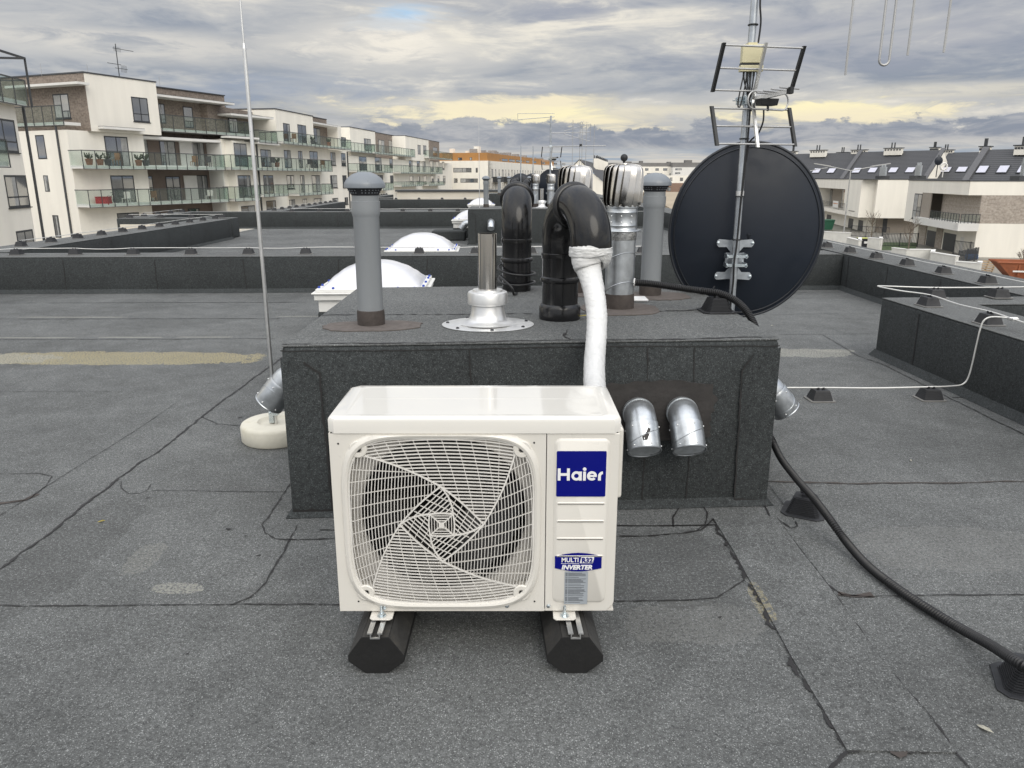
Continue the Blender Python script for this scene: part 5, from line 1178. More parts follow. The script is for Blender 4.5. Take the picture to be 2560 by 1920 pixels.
    if near:
        jb = thing("junction_box", "small cream junction box fixed to the near mast above the bar grids", "box", (x, y, 1.985))
        m = MB(); m.box(-.060, .052, -.062, -.020, .012, .102); m.build("lid", [BOXY], jb, bevel=.004)
        m = MB(); m.box(-.064, .056, -.060, -.020, -.030, .002); m.build("base", [BOXY], jb, bevel=.003)
        m = MB(); m.box(-.062, .054, -.058, -.022, .0025, .0115); m.build("seal_gap", [BLKPL], jb)
        m = MB(); m.box(-.024, .024, -.03, .026, .104, .116); m.build("clip", [BOXY], jb)
        for k in range(5):
            m = MB(); m.cyl((-.04 + .018 * k, -.04, -.031), (-.04 + .018 * k, -.04, -.052), .0055, n=8); m.build("gland", [BLKPL], jb)
        cab = thing("antenna_cables", "black cables tied down the length of the near mast", "cable", (x, y, 1.9)); m = MB()
        base = Vector((x, y, 0))
        def C_(l): return [base + Vector(q_) for q_ in l]
        m.tube(spline(C_([(.03, -.02, 3.2), (.028, -.022, 2.8), (.026, -.022, 2.45), (.022, -.024, 2.3), (.035, -.02, 2.2), (.03, -.02, 2.1)]), 6), .0050, 6)
        for k in range(5):
            x_ = -.04 + .018 * k; m.tube(spline(C_([(x_, -.04, 1.94), (x_ * .8, -.042, 1.90), (x_ * .35 + .004, -.038, 1.84), (.012 + .002 * k, -.026, 1.76)]), 5), .0038, 6)
        m.tube(spline(C_([(-.04, -.04, 1.94), (-.055, -.05, 1.86), (-.062, -.05, 1.80), (-.055, -.05, 1.775), (-.045, -.05, 1.80), (-.03, -.045, 1.88), (-.022, -.04, 1.94)]), 6), .0038, 6)
        m.tube(spline(C_([(.012, -.028, 1.76), (.012, -.026, 1.6), (.006, -.026, 1.4), (.0, -.026, 1.25), (-.004, -.026, 1.05), (-.012, -.03, .95), (-.008, -.028, .85), (-.014, -.03, .72), (-.018, -.032, .66), (-.01, -.03, .5), (-.01, -.03, .1)]), 6), .0055, 8)
        m.tube(spline(C_([(.05, -.14, 1.76), (.055, -.13, 1.70), (.045, -.09, 1.64), (.02, -.04, 1.60), (.012, -.028, 1.5)]), 6), .0045, 6)
        m.build("cable", [CAB], cab, world=True, smooth=60)
        m = MB()
        for z in (2.19, 1.62, 1.315, 1.08): m.tube([Vector((x + .024 * math.cos(t), y + .024 * math.sin(t) - .004, z)) for t in [2 * math.pi * i / 20 for i in range(20)]], .004, 5, closed=True)
        m.build("cable_tie", [BLKPL], cab, world=True)
    # VHF antenna with upright rods on a boom pointing right
    zB = 2.50 if near else 2.09
    vh = thing("rod_antenna", "antenna with long upright rods hanging into the top right of the picture" if near else "distant antenna with upright rods on the second mast", "antenna", (x, y, zB))
    bd2 = Vector((1, -.08, .01)).normalized(); m = MB(); m.cyl((-.06, 0, 0), bd2 * 1.25, .010, n=10); m.build("boom", [BARM], vh, smooth=40)
    for (dxx, hl) in ((.50, .565), (.805, .475), (.985, .465)):
        m = MB(); c_ = bd2 * dxx; m.cyl(c_ + Vector((0, 0, -hl)), c_ + Vector((0, 0, hl)), .0062, n=8); m.build("rod", [BARM], vh, smooth=40)
    m = MB(); c_ = bd2 * .69; P = []
    for sx in (1,):
        P = [c_ + Vector((-.026, 0, .05)), c_ + Vector((-.026, 0, -.48))] + [c_ + Vector((.026 * math.cos(R(180 + 180 * i / 10)), 0, -.495 + .026 * math.sin(R(180 + 180 * i / 10)))) for i in range(11)] + [c_ + Vector((.026, 0, -.48)), c_ + Vector((.026, 0, .48))] + [c_ + Vector((.026 * math.cos(R(180 * i / 10)), 0, .495 + .026 * math.sin(R(180 * i / 10)))) for i in range(11)] + [c_ + Vector((-.026, 0, .48)), c_ + Vector((-.026, 0, .06))]
    m.tube(P, .0065, 8); m.build("folded_dipole", [BARM], vh, smooth=60)
    m = MB(); m.box(c_.x - .035, c_.x + .02, c_.y - .02, c_.y + .02, .01, .05); m.cyl(c_ + Vector((-.026, 0, -.02)), c_ + Vector((-.026, 0, .02)), .011, n=10); m.build("feed_box", [BLKPL], vh, bevel=.003)
    m = MB(); m.box(-.028, .028, -.03, .028, -.02, .02); m.build("mast_clamp", [ZINC], vh, bevel=.002)
    if not near:
        lg = thing("aerial_grid", "distant log antenna at the top of the second mast", "antenna", (x, y, 2.7)); m = MB()
        m.cyl((-.75, 0, -.03), (.08, 0, .03), .008, n=6); m.cyl((-.75, 0, .10), (.08, 0, .10), .006, n=6); m.cyl((-.75, 0, -.03), (-.75, 0, .10), .006, n=6); m.cyl((.0, 0, -.32), (.9, 0, -.30), .008, n=6); m.cyl((.3, 0, -.28), (.9, 0, -.12), .007, n=6); m.cyl((.3, 0, -.34), (.9, 0, -.50), .007, n=6); m.cyl((.9, 0, -.12), (.9, 0, -.50), .006, n=6); m.build("rods", [BARM], lg)
aerial(1.265, 4.36, 0, True)
aerial(.88, 18.2, 0, False)
for x, y, lb in ((.35, 31.5, "far small dark satellite dish on a pole, left of the second dish"), (.85, 32.0, "far small dark satellite dish just left of the second dish")):
    ds = thing("satellite_dish", lb, "satellite dish", (x, y, 0)); m = MB(); m.cyl((0, 0, .0), (0, 0, 2.6), .02, n=8); m.build("pole", [GALVM], ds)
    m = MB(); m.lathe([(.46, 0), (.44, -.03), (.3, -.075), (.001, -.1)], (0, .15, 1.1), 28, 0, (0, 1, 0)); m.build("reflector", [DISH], ds, smooth=50)
# ------------------------------------------------------------------ buildings
STUC = mat("white_stucco", (0.82, 0.785, 0.705), 0.9, var=0.06, vs=0.8, bump=0.15, bs=30, streak=True, dirt=(0.5, 0.25, (0.72, 0.69, 0.62)))
SLABW = mat("slab_white", (0.70, 0.69, 0.66), 0.7, var=0.05, vs=1)
BROWNR = mat("brown_render", (0.17, 0.135, 0.115), 0.9, var=0.08, vs=1.5)
FRAME = mat("anthracite_frame", (0.030, 0.033, 0.037), 0.5, var=0.1)
RAIL = mat("rail_dark", (0.05, 0.053, 0.055), 0.5, var=0.1)
GLS, gt, gb = new_mat("window_glass"); gn = tnoise(gt, posnode(gt), 0.45, 3)
gt.links.new(tramp(gt, gn, [(0.35, (0.015, 0.018, 0.022)), (0.65, (0.09, 0.10, 0.11))]), gb.inputs['Base Color']); gb.inputs['Roughness'].default_value = 0.04; gb.inputs['Specular IOR Level'].default_value = 0.9; gb.inputs['Coat Weight'].default_value = 1.0; gb.inputs['Coat IOR'].default_value = 1.9; gb.inputs['IOR'].default_value = 1.8
CURT = mat("curtain", (0.36, 0.36, 0.35), 0.8, var=0.25, vs=3)
BGLASS = see_through("balcony_glass", (0.16, 0.18, 0.175), 0.88)
ROOFD = mat("roof_capping", (0.05, 0.053, 0.058), 0.5, var=0.1)
class Facade:
    def __init__(s, P0, P1):
        s.P = Vector((*P0, 0)); s.d = (Vector((*P1, 0)) - s.P).normalized(); s.n = Vector((s.d.y, -s.d.x, 0))
        if s.n.dot(-s.P) < 0: s.n = -s.n           # outward = towards us
    def pt(s, a, z, o=0.0): q = s.P + s.d * a + s.n * o; return Vector((q.x, q.y, z))
    def px(s, u, v, o=0.0):
        r = ray(u, v); q = s.P + s.n * o; k = q.dot(s.n) / Vector((r.x, r.y, 0)).dot(s.n); h = r * k
        return (Vector((h.x, h.y, 0)) - q).dot(s.d), EYE + h.z
    def box(s, mb, a0, a1, z0, z1, o0, o1, m=0):
        P = [s.pt(a0, z0, o1), s.pt(a1, z0, o1), s.pt(a1, z0, o0), s.pt(a0, z0, o0)]; Q = [Vector((p.x, p.y, z1)) for p in P]
        return mb.hexa(P + Q, m)
    def rect(s, r, conv, o=0.0):                    # picture rectangle -> facade rectangle
        (u0, v0), (u1, v1) = conv(r[0], r[1]), conv(r[2], r[3]); um, vm = (u0 + u1) / 2, (v0 + v1) / 2
        a0, a1 = s.px(u0, vm, o)[0], s.px(u1, vm, o)[0]; z1, z0 = s.px(um, v0, o)[1], s.px(um, v1, o)[1]
        return min(a0, a1), max(a0, a1), z0, z1
def za(x, y): return x * 640 / 1659, y * 640 / 1659
def z2(x, y): return 480 + x * 800 / 2212, 180 + y * 800 / 2212
def z5(x, y): return 540 + x * 400 / 2212, 260 + y * 400 / 2212
def zr(x, y): return 1960 + x * 600 / 2212, 340 + y * 600 / 2212
def zo(x, y): return 1100 + x * 380 / 2212, 320 + y * 380 / 2212
def zq(x, y): return 1560 + x * 160 / 1207, 340 + y * 160 / 1207
def z4(x, y): return x * 420 / 1991, 130 + y * 420 / 1991
def window(bd, f, R4, o=0.0, tall=False, detail=True, mull=None):
    a0, a1, z0, z1 = R4; w, h = a1 - a0, z1 - z0; t = min(.09, w * .12)
    m = MB(); fo = o + .012
    f.box(m, a0, a0 + t, z0, z1, o - .06, fo); f.box(m, a1 - t, a1, z0, z1, o - .06, fo); f.box(m, a0 + t, a1 - t, z1 - t, z1, o - .06, fo); f.box(m, a0 + t, a1 - t, z0, z0 + t, o - .06, fo)
    nm = mull if mull is not None else (1 if w > 1.15 else 0)
    for k in range(nm): c = a0 + w * (k + 1) / (nm + 1); f.box(m, c - t * .5, c + t * .5, z0 + t, z1 - t, o - .06, fo - .003)
    if not tall and h > 1.2: f.box(m, a0 + t, a1 - t, z0 + h * .30, z0 + h * .30 + t * .8, o - .06, fo - .003)
    if detail: f.box(m, a0 - .06, a1 + .06, z0 - .05, z0 - .002, o - .05, o + .07)
    wd = m.build("window", [FRAME], bd, world=True)
    m = MB(); f.box(m, a0 + t * .6, a1 - t * .6, z0 + t * .6, z1 - t * .6, o - .05, o + .004)
    if random.random() < .6: c = a0 + w * random.choice((.3, .5, .7)); f.box(m, c, a1 - t if random.random() < .5 else c + w * .18, z0 + t, z1 - t, o - .02, o + .0055, 1)
    g_ = m.build("pane", [GLS, CURT], wd, world=False); g_.location = -Vector(bd.location)
    return wd
def railing(bd, f, a0, a1, zf, zt, o, step=1.15, slab=True, depth=1.4, sides=True):
    b = None
    if slab:
        m = MB(); f.box(m, a0, a1, zf - .20, zf + .02, o - depth, o - .06); b = m.build("balcony", [SLABW], bd, world=True)
    m = MB(); f.box(m, a0 + .02, a1 - .02, zf - .16, zt - .06, o - .012, o)
    if sides:
        f.box(m, a0 + .0, a0 + .012, zf - .1, zt - .06, o - depth + .05, o - .02); f.box(m, a1 - .012, a1, zf - .1, zt - .06, o - depth + .05, o - .02)
    par = b or bd
    g_ = m.build("glass_panel", [BGLASS], par, world=False); g_.location = -Vector(bd.location)
    m = MB(); n = max(1, round((a1 - a0) / step))
    f.box(m, a0 - .03, a1 + .03, zt - .06, zt, o - .035, o + .025); f.box(m, a0, a1, zf - .24, zf - .20, o - .035, o + .022)
    for k in range(n + 1): c = a0 + (a1 - a0) * k / n; f.box(m, c - .025, c + .025, zf - .24, zt - .061, o + .001, o + .035)
    if sides:
        f.box(m, a0 - .03, a0 + .03, zt - .06, zt, o - depth + .03, o - .036); f.box(m, a1 - .03, a1 + .03, zt - .06, zt, o - depth + .03, o - .036)
    r_ = m.build("rail", [RAIL], par, world=False); r_.location = -Vector(bd.location)
    return b
POT = mat("terracotta", (0.22, 0.10, 0.06), 0.8, var=0.2); REDM = mat("red_fabric", (0.36, 0.02, 0.025), 0.7); GREYF = mat("grey_furniture", (0.06, 0.06, 0.065), 0.7, var=0.3); SHRUB = mat("shrub_green", (0.06, 0.075, 0.045), 0.9, var=0.4, vs=9); WOODM = mat("balcony_wood", (0.22, 0.13, 0.07), 0.7, var=0.2)
def clutter(bd_label, f, a, zf, o, kind):
    p = f.pt(a, zf + .02, o)
    if kind == 'pot':
        t_ = thing("plant_pot", bd_label, "plant pot", tuple(p), "pots on the balconies"); m = MB(); m.lathe([(.20, 0), (.28, .45), (.26, .46)], n=12); m.build("pot", [random.choice((POT, GREYF))], t_)
        m = MB()
        for i in range(26): a_ = random.uniform(0, 6.28); h = random.uniform(.15, .5); q = Vector((math.cos(a_) * .28, math.sin(a_) * .28, .45 + h)); m.tube([(q.x * .2, q.y * .2, .44), tuple(q)], [.012, .035], 4)
        m.build("foliage", [SHRUB], t_)
    elif kind == 'chair':
        t_ = thing("balcony_chair", bd_label, "chair", tuple(p), "chairs on the balconies"); mt = random.choice((GREYF, WOODM, SLABW))
        m = MB(); m.box(-.25, .25, -.25, .25, .40, .45); m.build("seat", [mt], t_); m = MB(); m.box(-.25, .25, .20, .25, .455, .95); m.build("backrest", [mt], t_)
        for sx in (-.22, .22):
            for sy in (-.22, .22): m = MB(); m.box(sx - .02, sx + .02, sy - .02, sy + .02, 0, .398); m.build("leg", [mt], t_)
    elif kind == 'box':
        t_ = thing("storage_box", bd_label, "box", tuple(p)); m = MB(); m.box(-.5, .5, -.3, .3, 0, .55); m.build("chest", [REDM], t_, bevel=.03); m = MB(); m.box(-.52, .52, -.32, .32, .551, .62); m.build("lid", [REDM], t_, bevel=.02)
    elif kind == 'bike':
        t_ = thing("bicycle", bd_label, "bicycle", tuple(p), None, math.atan2(f.d.y, f.d.x))
        for x in (-.5, .5): m = MB(); m.tube([(x + .33 * math.cos(q), 0, .34 + .33 * math.sin(q)) for q in [6.283 * i / 20 for i in range(20)]], .02, 5, closed=True); m.build("wheel", [GREYF], t_)
        m = MB()
        for a_, b_ in (((-.5, .34), (-.15, .8)), ((-.15, .8), (.35, .85)), ((.35, .85), (.5, .34)), ((-.05, .34), (.35, .85)), ((-.05, .34), (-.15, .8)), ((-.5, .34), (-.05, .34))): m.cyl((a_[0], 0, a_[1]), (b_[0], 0, b_[1]), .018, n=5)
        m.build("frame", [FRAME], t_); m = MB(); m.box(-.28, -.05, -.06, .06, .86, .91); m.build("saddle", [GREYF], t_); m = MB(); m.cyl((.36, -.25, 1.0), (.36, .25, 1.0), .015, n=5); m.cyl((.35, 0, .85), (.36, 0, 1.0), .015, n=5); m.build("handlebar", [FRAME], t_)
GZ = -5.3
# ---- left block A
A0 = Vector((-32.2, 58, 0)); dA = Vector((.39, .92, 0)).normalized(); nA = Vector((dA.y, -dA.x, 0)); q = A0 - nA * 1.4
FA = Facade((q.x, q.y), (q.x + dA.x, q.y + dA.y))
BRKA = brick_mat("brown_brick", (0.150, 0.118, 0.096), (0.27, 0.222, 0.185), (0.26, 0.235, 0.205), (FA.d.x, FA.d.y), 1.0)
BRKA2 = brick_mat("brown_brick_end", (0.150, 0.118, 0.096), (0.27, 0.222, 0.185), (0.26, 0.235, 0.205), (FA.n.x, FA.n.y), 1.0)
ba = thing("apartment_building", "long white apartment block at left with glass balconies and brown brick top storeys", "building", (-30, 64, GZ))
s0 = FA.px(*za(455, 1000))[0]; sL0, sL1 = FA.px(*za(942, 1000))[0], FA.px(*za(1440, 1000))[0]; sE = FA.px(600, 440)[0]
zt3 = FA.px(*za(1050, 876))[1]                     # floor of the top storey
m = MB(); FA.box(m, s0, sL0, GZ, zt3 - .02, -12, 0); FA.box(m, sL0, sL1, GZ, zt3 - .02, -12, -1.7, 1); FA.box(m, sL1, sE + 1.0, GZ, zt3 - .02, -12, 0)
m.build("wall", [STUC, BROWNR], ba, world=True)
fl_z = [FA.px(*za(990, y), 1.4)[1] for y in (1085, 1327)]         # balcony slab edges
m = MB()
for z in (zt3 - .35, fl_z[0] - .02, fl_z[1] - .02, fl_z[1] - 2.9): FA.box(m, sL0 + .002, sL1 - .002, z, z + .22, -1.69, -.004)
FA.box(m, sL0 + (sL1 - sL0) * .985, sL1 - .003, fl_z[1] - 2.6, zt3 - .4, -1.69, -.005)
m.build("loggia_slab", [SLABW], ba, world=True)
# top storey: projecting white volume with brick end, then brick set-backs
v0, v1 = FA.px(*za(541, 470), .35)[0] , FA.px(*za(1008, 537), .35)[0]; zr1 = FA.px(*za(770, 503), .35)[1]; zb1 = FA.px(*za(800, 862), .35)[1]
m = MB(); FA.box(m, v0, v1, zb1, zr1, -11, .35); m.build("top_storey", [STUC], ba, world=True)
m = MB(); FA.box(m, v0 - .06, v0 - .002, zb1, zr1 - .02, -11, .34); m.build("brick_end", [BRKA2], ba, world=True)
m = MB(); FA.box(m, v0 - .12, v1 + .05, zr1 + .002, zr1 + .10, -11.1, .40); m.build("roof_capping", [ROOFD], ba, world=True)
r1 = FA.px(*za(1015, 566), -2.0); r2 = FA.px(*za(1452, 625), -2.0); r3 = FA.px(*za(1640, 712), -2.0)
m = MB(); FA.box(m, v1 + .003, r2[0], zt3, r1[1], -11, -2.0); m.build("brick_storey", [BRKA], ba, world=True); m = MB(); FA.box(m, r2[0] + .002, sE + 1.2, zt3, FA.px(*za(1500, 700), -2.2)[1], -11, -2.2)
m.build("brick_storey", [BRKA], ba, world=True)
m = MB(); FA.box(m, v1 + .004, r2[0] + .05, r1[1] + .002, r1[1] + .09, -11, -1.9); FA.box(m, r2[0] + .06, sE + 1.3, FA.px(*za(1500, 700), -2.2)[1] + .002, FA.px(*za(1500, 700), -2.2)[1] + .09, -11, -2.1); m.build("roof_capping", [ROOFD], ba, world=True)
def canopy(a, b, z, o0, o1, f=FA, bd=None): m = MB(); f.box(m, a, b, z - .07, z + .10, o0, o1); f.box(m, a + .02, b - .02, z + .101, z + .13, o0, o1 - .02, 1); m.build("canopy", [SLABW, ROOFD], bd or ba, world=True)
ca = FA.px(*za(1020, 622), -.3); cb_ = FA.px(*za(1520, 672), -.3); canopy(v1 + .02, cb_[0], (ca[1] + cb_[1]) / 2, -1.99, -.3)
canopy(FA.px(*za(1460, 735), -.3)[0] + .6, FA.px(*za(1660, 760), -.3)[0] + 2.5, FA.px(*za(1560, 748), -.3)[1], -2.19, -.2)
w0, w1 = FA.px(*za(668, 828), .9)[0], FA.px(*za(938, 842), .9)[0]; canopy(w0, w1, FA.px(*za(800, 836), .9)[1], .351, .95)
canopy(FA.px(*za(1480, 890), .9)[0], FA.px(*za(1640, 905), .9)[0] + .9, FA.px(*za(1560, 892), .9)[1], .002, .9)
# terrace at the brick end and its canopy (end face of the block)
FEn = Facade(tuple(FA.pt(s0, 0)[:2]), tuple(FA.pt(s0, 0, -1)[:2]))
FV = Facade(tuple(FA.pt(v0 - .06, 0, .34)[:2]), tuple(FA.pt(v0 - .06, 0, -1)[:2]))
m = MB(); ce = FV.px(*z4(950, 385), .8)[0]; FV.box(m, ce, ce + 8, FV.px(*z4(800, 375), .8)[1] - .08, FV.px(*z4(800, 375), .8)[1] + .09, .002, 1.0); m.build("canopy", [SLABW], ba, world=True)
zt = FEn.px(*z4(740, 625), .1)[1]; zf_ = FEn.px(*z4(740, 830), .1)[1]
railing(ba, FEn, .0, 8.5, zf_, zt, .15, 1.1, True, 1.4, False)
window(ba, FV, FV.rect((640, 495, 825, 790), z4), 0, True)
for r in ((435, 983, 540, 1270), (525, 1462, 580, 1655)): window(ba, FEn, FEn.rect(r, z4), 0.0, True, False, 0)
R4 = FEn.rect((350, 1395, 388, 1540), za); window(ba, FEn, R4, 0.0, True, False, 0)
m = MB(); sp_ = FEn.px(*z4(690, 1100), .08)[0]; FEn.box(m, sp_ - .06, sp_ + .06, GZ, zf_ - .25, .01, .12); m.build("drainpipe", [ROOFD], ba, world=True)
for r in ((858, 632, 962, 790),): window(ba, FA, FA.rect(r, za, .35), .35)
for r, o in (((685, 885, 835, 1080), 0), ((725, 1137, 875, 1325), 0), ((765, 1378, 908, 1520), 0), ((1520, 930, 1602, 1085), 0), ((1545, 1135, 1625, 1285), 0), ((930, 900, 962, 1080), -1.69), ((1040, 912, 1140, 1085), -1.69), ((1245, 918, 1325, 1085), -1.69), ((960, 1140, 996, 1320), -1.69), ((1080, 1143, 1172, 1320), -1.69), ((1280, 1135, 1350, 1310), -1.69), ((1105, 1355, 1200, 1500), -1.69), ((1225, 1350, 1300, 1500), -1.69), ((1030, 672, 1070, 800), -2.0), ((1190, 692, 1252, 830), -2.0), ((1335, 710, 1395, 840), -2.0), ((1485, 765, 1540, 860), -2.2)):
    window(ba, FA, FA.rect(r, za, o), o, True, False)
m = MB()
for r in ((1165, 915, 1245, 1080), (1195, 1138, 1278, 1310)): a0, a1, zz0, zz1 = FA.rect(r, za, -1.69); m = MB(); FA.box(m, a0, a1, zz0, zz1, -1.68, -1.60); m.build("privacy_panel", [SLABW], ba, world=True)
for (x0_, x1_, yt, yb_) in ((525, 1450, (970, 1003), (1097, 1103)), (567, 1475, (1231, 1213), (1355, 1305))):
    a0, zt0 = FA.px(*za(x0_, yt[0]), 1.4); a1, zt1 = FA.px(*za(x1_, yt[1]), 1.4); zfl = FA.px(*za((x0_ + x1_) / 2, (yb_[0] + yb_[1]) / 2), 1.4)[1] + .24
    railing(ba, FA, a0, a1, zfl, (zt0 + zt1) / 2, 1.4)
a0 = FA.px(*za(1040, 735), .1)[0]; zt_ = FA.px(*za(1250, 757), .1)[1]; zf2 = FA.px(*za(1250, 845), .1)[1]; railing(ba, FA, a0, FA.px(*za(1640, 800), .1)[0], zf2, zt_, .1, 1.2, True, 2.0)
for (x0_, x1_, yt, yb_) in ((1492, 1655, 1003, 1103), (1517, 1680, 1208, 1305)):
    a0, a1 = FA.px(*za(x0_, yt), 1.4)[0], FA.px(*za(x1_, yt), 1.4)[0]; railing(ba, FA, a0, a1, FA.px(*za(x0_ + 60, yb_), 1.4)[1] + .24, FA.px(*za(x0_ + 60, yt), 1.4)[1], 1.4)
zf3, zf4 = fl_z[0] + .1, fl_z[1] + .1
for i, (x, y, kind) in enumerate(((580, 1, 'pot'), (650, 1, 'pot'), (700, 1, 'pot'), (900, 1, 'pot'), (945, 1, 'pot'), (760, 1, 'chair'), (1300, 1, 'chair'), (1390, 1, 'chair'), (672, 2, 'box'), (745, 2, 'bike'), (1190, 2, 'bike'), (820, 2, 'chair'), (1045, 2, 'chair'), (1380, 2, 'chair'))):
    yy = 1060 if y == 1 else 1300; lv = "upper" if y == 1 else "lower"
    lab = {'pot': f"plant pot on the {lv} long balcony, {ORD[i]} thing along it" if False else f"plant pot behind glass on the {lv} long balcony, {ORD[i]} from its left end", 'chair': f"chair on the {lv} long balcony of the white block, " + {760: "beside the left door", 1300: "in the loggia", 1390: "at the right end", 820: "beside the left bicycle", 1045: "at the loggia's left edge", 1380: "by the loggia's right pillar"}.get(x, ""), 'box': "red storage box on the lower long balcony", 'bike': f"bicycle on the lower long balcony, " + ("by the red box" if x < 800 else "in the loggia")}[kind]
    clutter(lab, FA, FA.px(*za(x, yy), .8)[0], zf3 if y == 1 else zf4, .8 if x < 1000 else random.uniform(-.2, .6), kind)
# ---- left wing at the picture's edge
FW_ = Facade((-24.0, 39.0), (-24.0 + .14, 39 - .99))
bw = thing("apartment_building", "white apartment building wing cut by the left edge of the picture", "building", (-26, 36, GZ))
m = MB(); aT = FW_.px(*za(243, 700))[1]; FW_.box(m, 0, 22, GZ, aT, -11, 0); m.build("wall", [STUC], bw, world=True)
def zw(x, y): return za(x, y)
for r in ((-60, 770, 105, 985), (40, 1135, 182, 1345), (112, 1490, 222, 1640)): window(bw, FW_, FW_.rect(r, zw), 0.0, False)
m = MB(); a_ = FW_.px(*za(235, 1200), .1)[0]; FW_.box(m, a_ - .05, a_ + .05, GZ, aT - .05, .01, .11); m.build("drainpipe", [ROOFD], bw, world=True)
zT = FW_.px(*za(100, 505), .4)[1]; zFl = FW_.px(*za(120, 665), .4)[1]
railing(bw, FW_, -.4, 12, zFl + .1, zT, .45, 1.2, True, 3.0, True)
railing(bw, FW_, FW_.px(*za(52, 1000), 1.2)[0], 12, FW_.px(*za(20, 1065), 1.2)[1] + .1, FW_.px(*za(20, 900), 1.2)[1], 1.2, 1.2, True, 1.2, True)
m = MB(); zp = FW_.px(*za(160, 385), -.2)[1]; b_ = .04
a1_ = FW_.px(*za(160, 385), -.2)[0]
for a_, o_ in ((a1_, -.2), (a1_, -2.6), (a1_ + 3.2, -.2), (a1_ + 3.2, -2.6)): FW_.box(m, a_ - b_, a_ + b_, zFl, zp, o_ - b_, o_ + b_)
for o_ in (-.2, -2.6): FW_.box(m, a1_ - b_, a1_ + 3.3, zp + .001, zp + .1, o_ - b_, o_ + b_)
for a_ in (a1_, a1_ + 3.2): FW_.box(m, a_ - b_, a_ + b_, zp + .001, zp + .1, -2.6 + b_ + .001, -.2 - b_ - .001)
m.build("pergola", [FRAME], bw, world=True)
m = MB(); FW_.box(m, 2.5, 22, aT + .002, aT + 2.6, -10.5, -3.4); m.build("top_storey", [BROWNR], bw, world=True)
# ---- left block B, C (continuing away from us)
B0 = Vector((-25.3, 69, 0)); dB = Vector((.139, .990, 0)).normalized(); nB = Vector((dB.y, -dB.x, 0)); q = B0 - nB * 1.4
FB = Facade((q.x, q.y), (q.x + dB.x, q.y + dB.y))
BRKB = brick_mat("brown_brick_far", (0.150, 0.118, 0.096), (0.27, 0.222, 0.185), (0.26, 0.235, 0.205), (FB.d.x, FB.d.y), 1.0)
bb = thing("apartment_building", "white apartment block with narrow balconies, continuing behind the lightning rod", "building", (-24, 82, GZ))
b0 = FB.px(602, 440)[0] - 1.0; bE = FB.px(870, 440)[0]; zb3 = FB.px(*z5(1300, 605))[1]
m = MB(); FB.box(m, b0, bE, GZ, zb3, -11.5, 0); m.build("wall", [STUC], bb, world=True)
v0, v1 = FB.px(*z5(818, 95), .3)[0], FB.px(*z5(1333, 150), .3)[0]; zrB = FB.px(*z5(1075, 122), .3)[1]
m = MB(); FB.box(m, v0, v1, zb3 + .002, zrB, -10, .3); m.build("top_storey", [STUC], bb, world=True)
m = MB(); FB.box(m, v0 - .06, v1 + .05, zrB + .002, zrB + .1, -10, .36); m.build("roof_capping", [ROOFD], bb, world=True)
zk = FB.px(*z5(1430, 200), -2)[1]; kE = FB.px(*z5(1532, 300), -2)[0]
m = MB(); FB.box(m, b0, v0 - .002, zb3 + .002, FB.px(*z5(350, 85), -2.2)[1], -10, -2.2); m.build("brick_storey", [BRKB], bb, world=True); m = MB(); FB.box(m, v1 + .002, kE, zb3 + .002, zk, -10, -2); m.build("brick_storey", [BRKB], bb, world=True)
m = MB(); FB.box(m, v1 + .06, kE + .04, zk + .002, zk + .09, -10, -1.95); m.build("roof_capping", [ROOFD], bb, world=True)
canopy(v1 + .01, FB.px(*z5(1690, 300), -.4)[0], FB.px(*z5(1480, 280), -.4)[1], -1.99, -.4, FB, bb)
canopy(FB.px(*z5(480, 165), -.4)[0], FB.px(*z5(735, 190), -.4)[0], FB.px(*z5(600, 178), -.4)[1], -2.19, -.4, FB, bb)
canopy(FB.px(*z5(585, 545), .9)[0], FB.px(*z5(905, 562), .9)[0], FB.px(*z5(745, 552), .9)[1], .002, .9, FB, bb)
k1 = FB.px(*z5(2215, 400), -.6)[0]; zk1 = FB.px(*z5(1870, 340), -.6)[1]
m = MB(); FB.box(m, kE + .002, bE, zb3 + .002, zk1, -10, -.6); m.build("top_storey", [STUC], bb, world=True)
for r, o in (((935, 270, 1025, 560), .3), ((1133, 290, 1250, 560), .3)): window(bb, FB, FB.rect(r, z5, o), o, True, False)
for r, o in (((1350, 335, 1440, 560), -2), ((1730, 460, 1797, 590), -.6)): window(bb, FB, FB.rect(r, z5, o), o, True, False)
for r in ((255, 545, 430, 865), (620, 630, 762, 870), (945, 640, 1037, 885), (1140, 650, 1197, 885), (1297, 655, 1408, 885), (310, 985, 485, 1295), (660, 985, 797, 1245), (1170, 985, 1227, 1225), (1328, 985, 1440, 1220)): window(bb, FB, FB.rect(r, z5), 0, True, False)
for r in ((1585, 670, 1652, 850), (1732, 680, 1792, 855), (980, 985, 1080, 1175), (1582, 985, 1675, 1160), (1750, 985, 1806, 1160), (695, 1335, 830, 1460), (1015, 1320, 1095, 1450), (1200, 1310, 1257, 1420), (1355, 1305, 1465, 1420), (1610, 1300, 1690, 1400), (1780, 1290, 1826, 1390), (350, 1405, 540, 1530)): window(bb, FB, FB.rect(r, z5), 0, False)
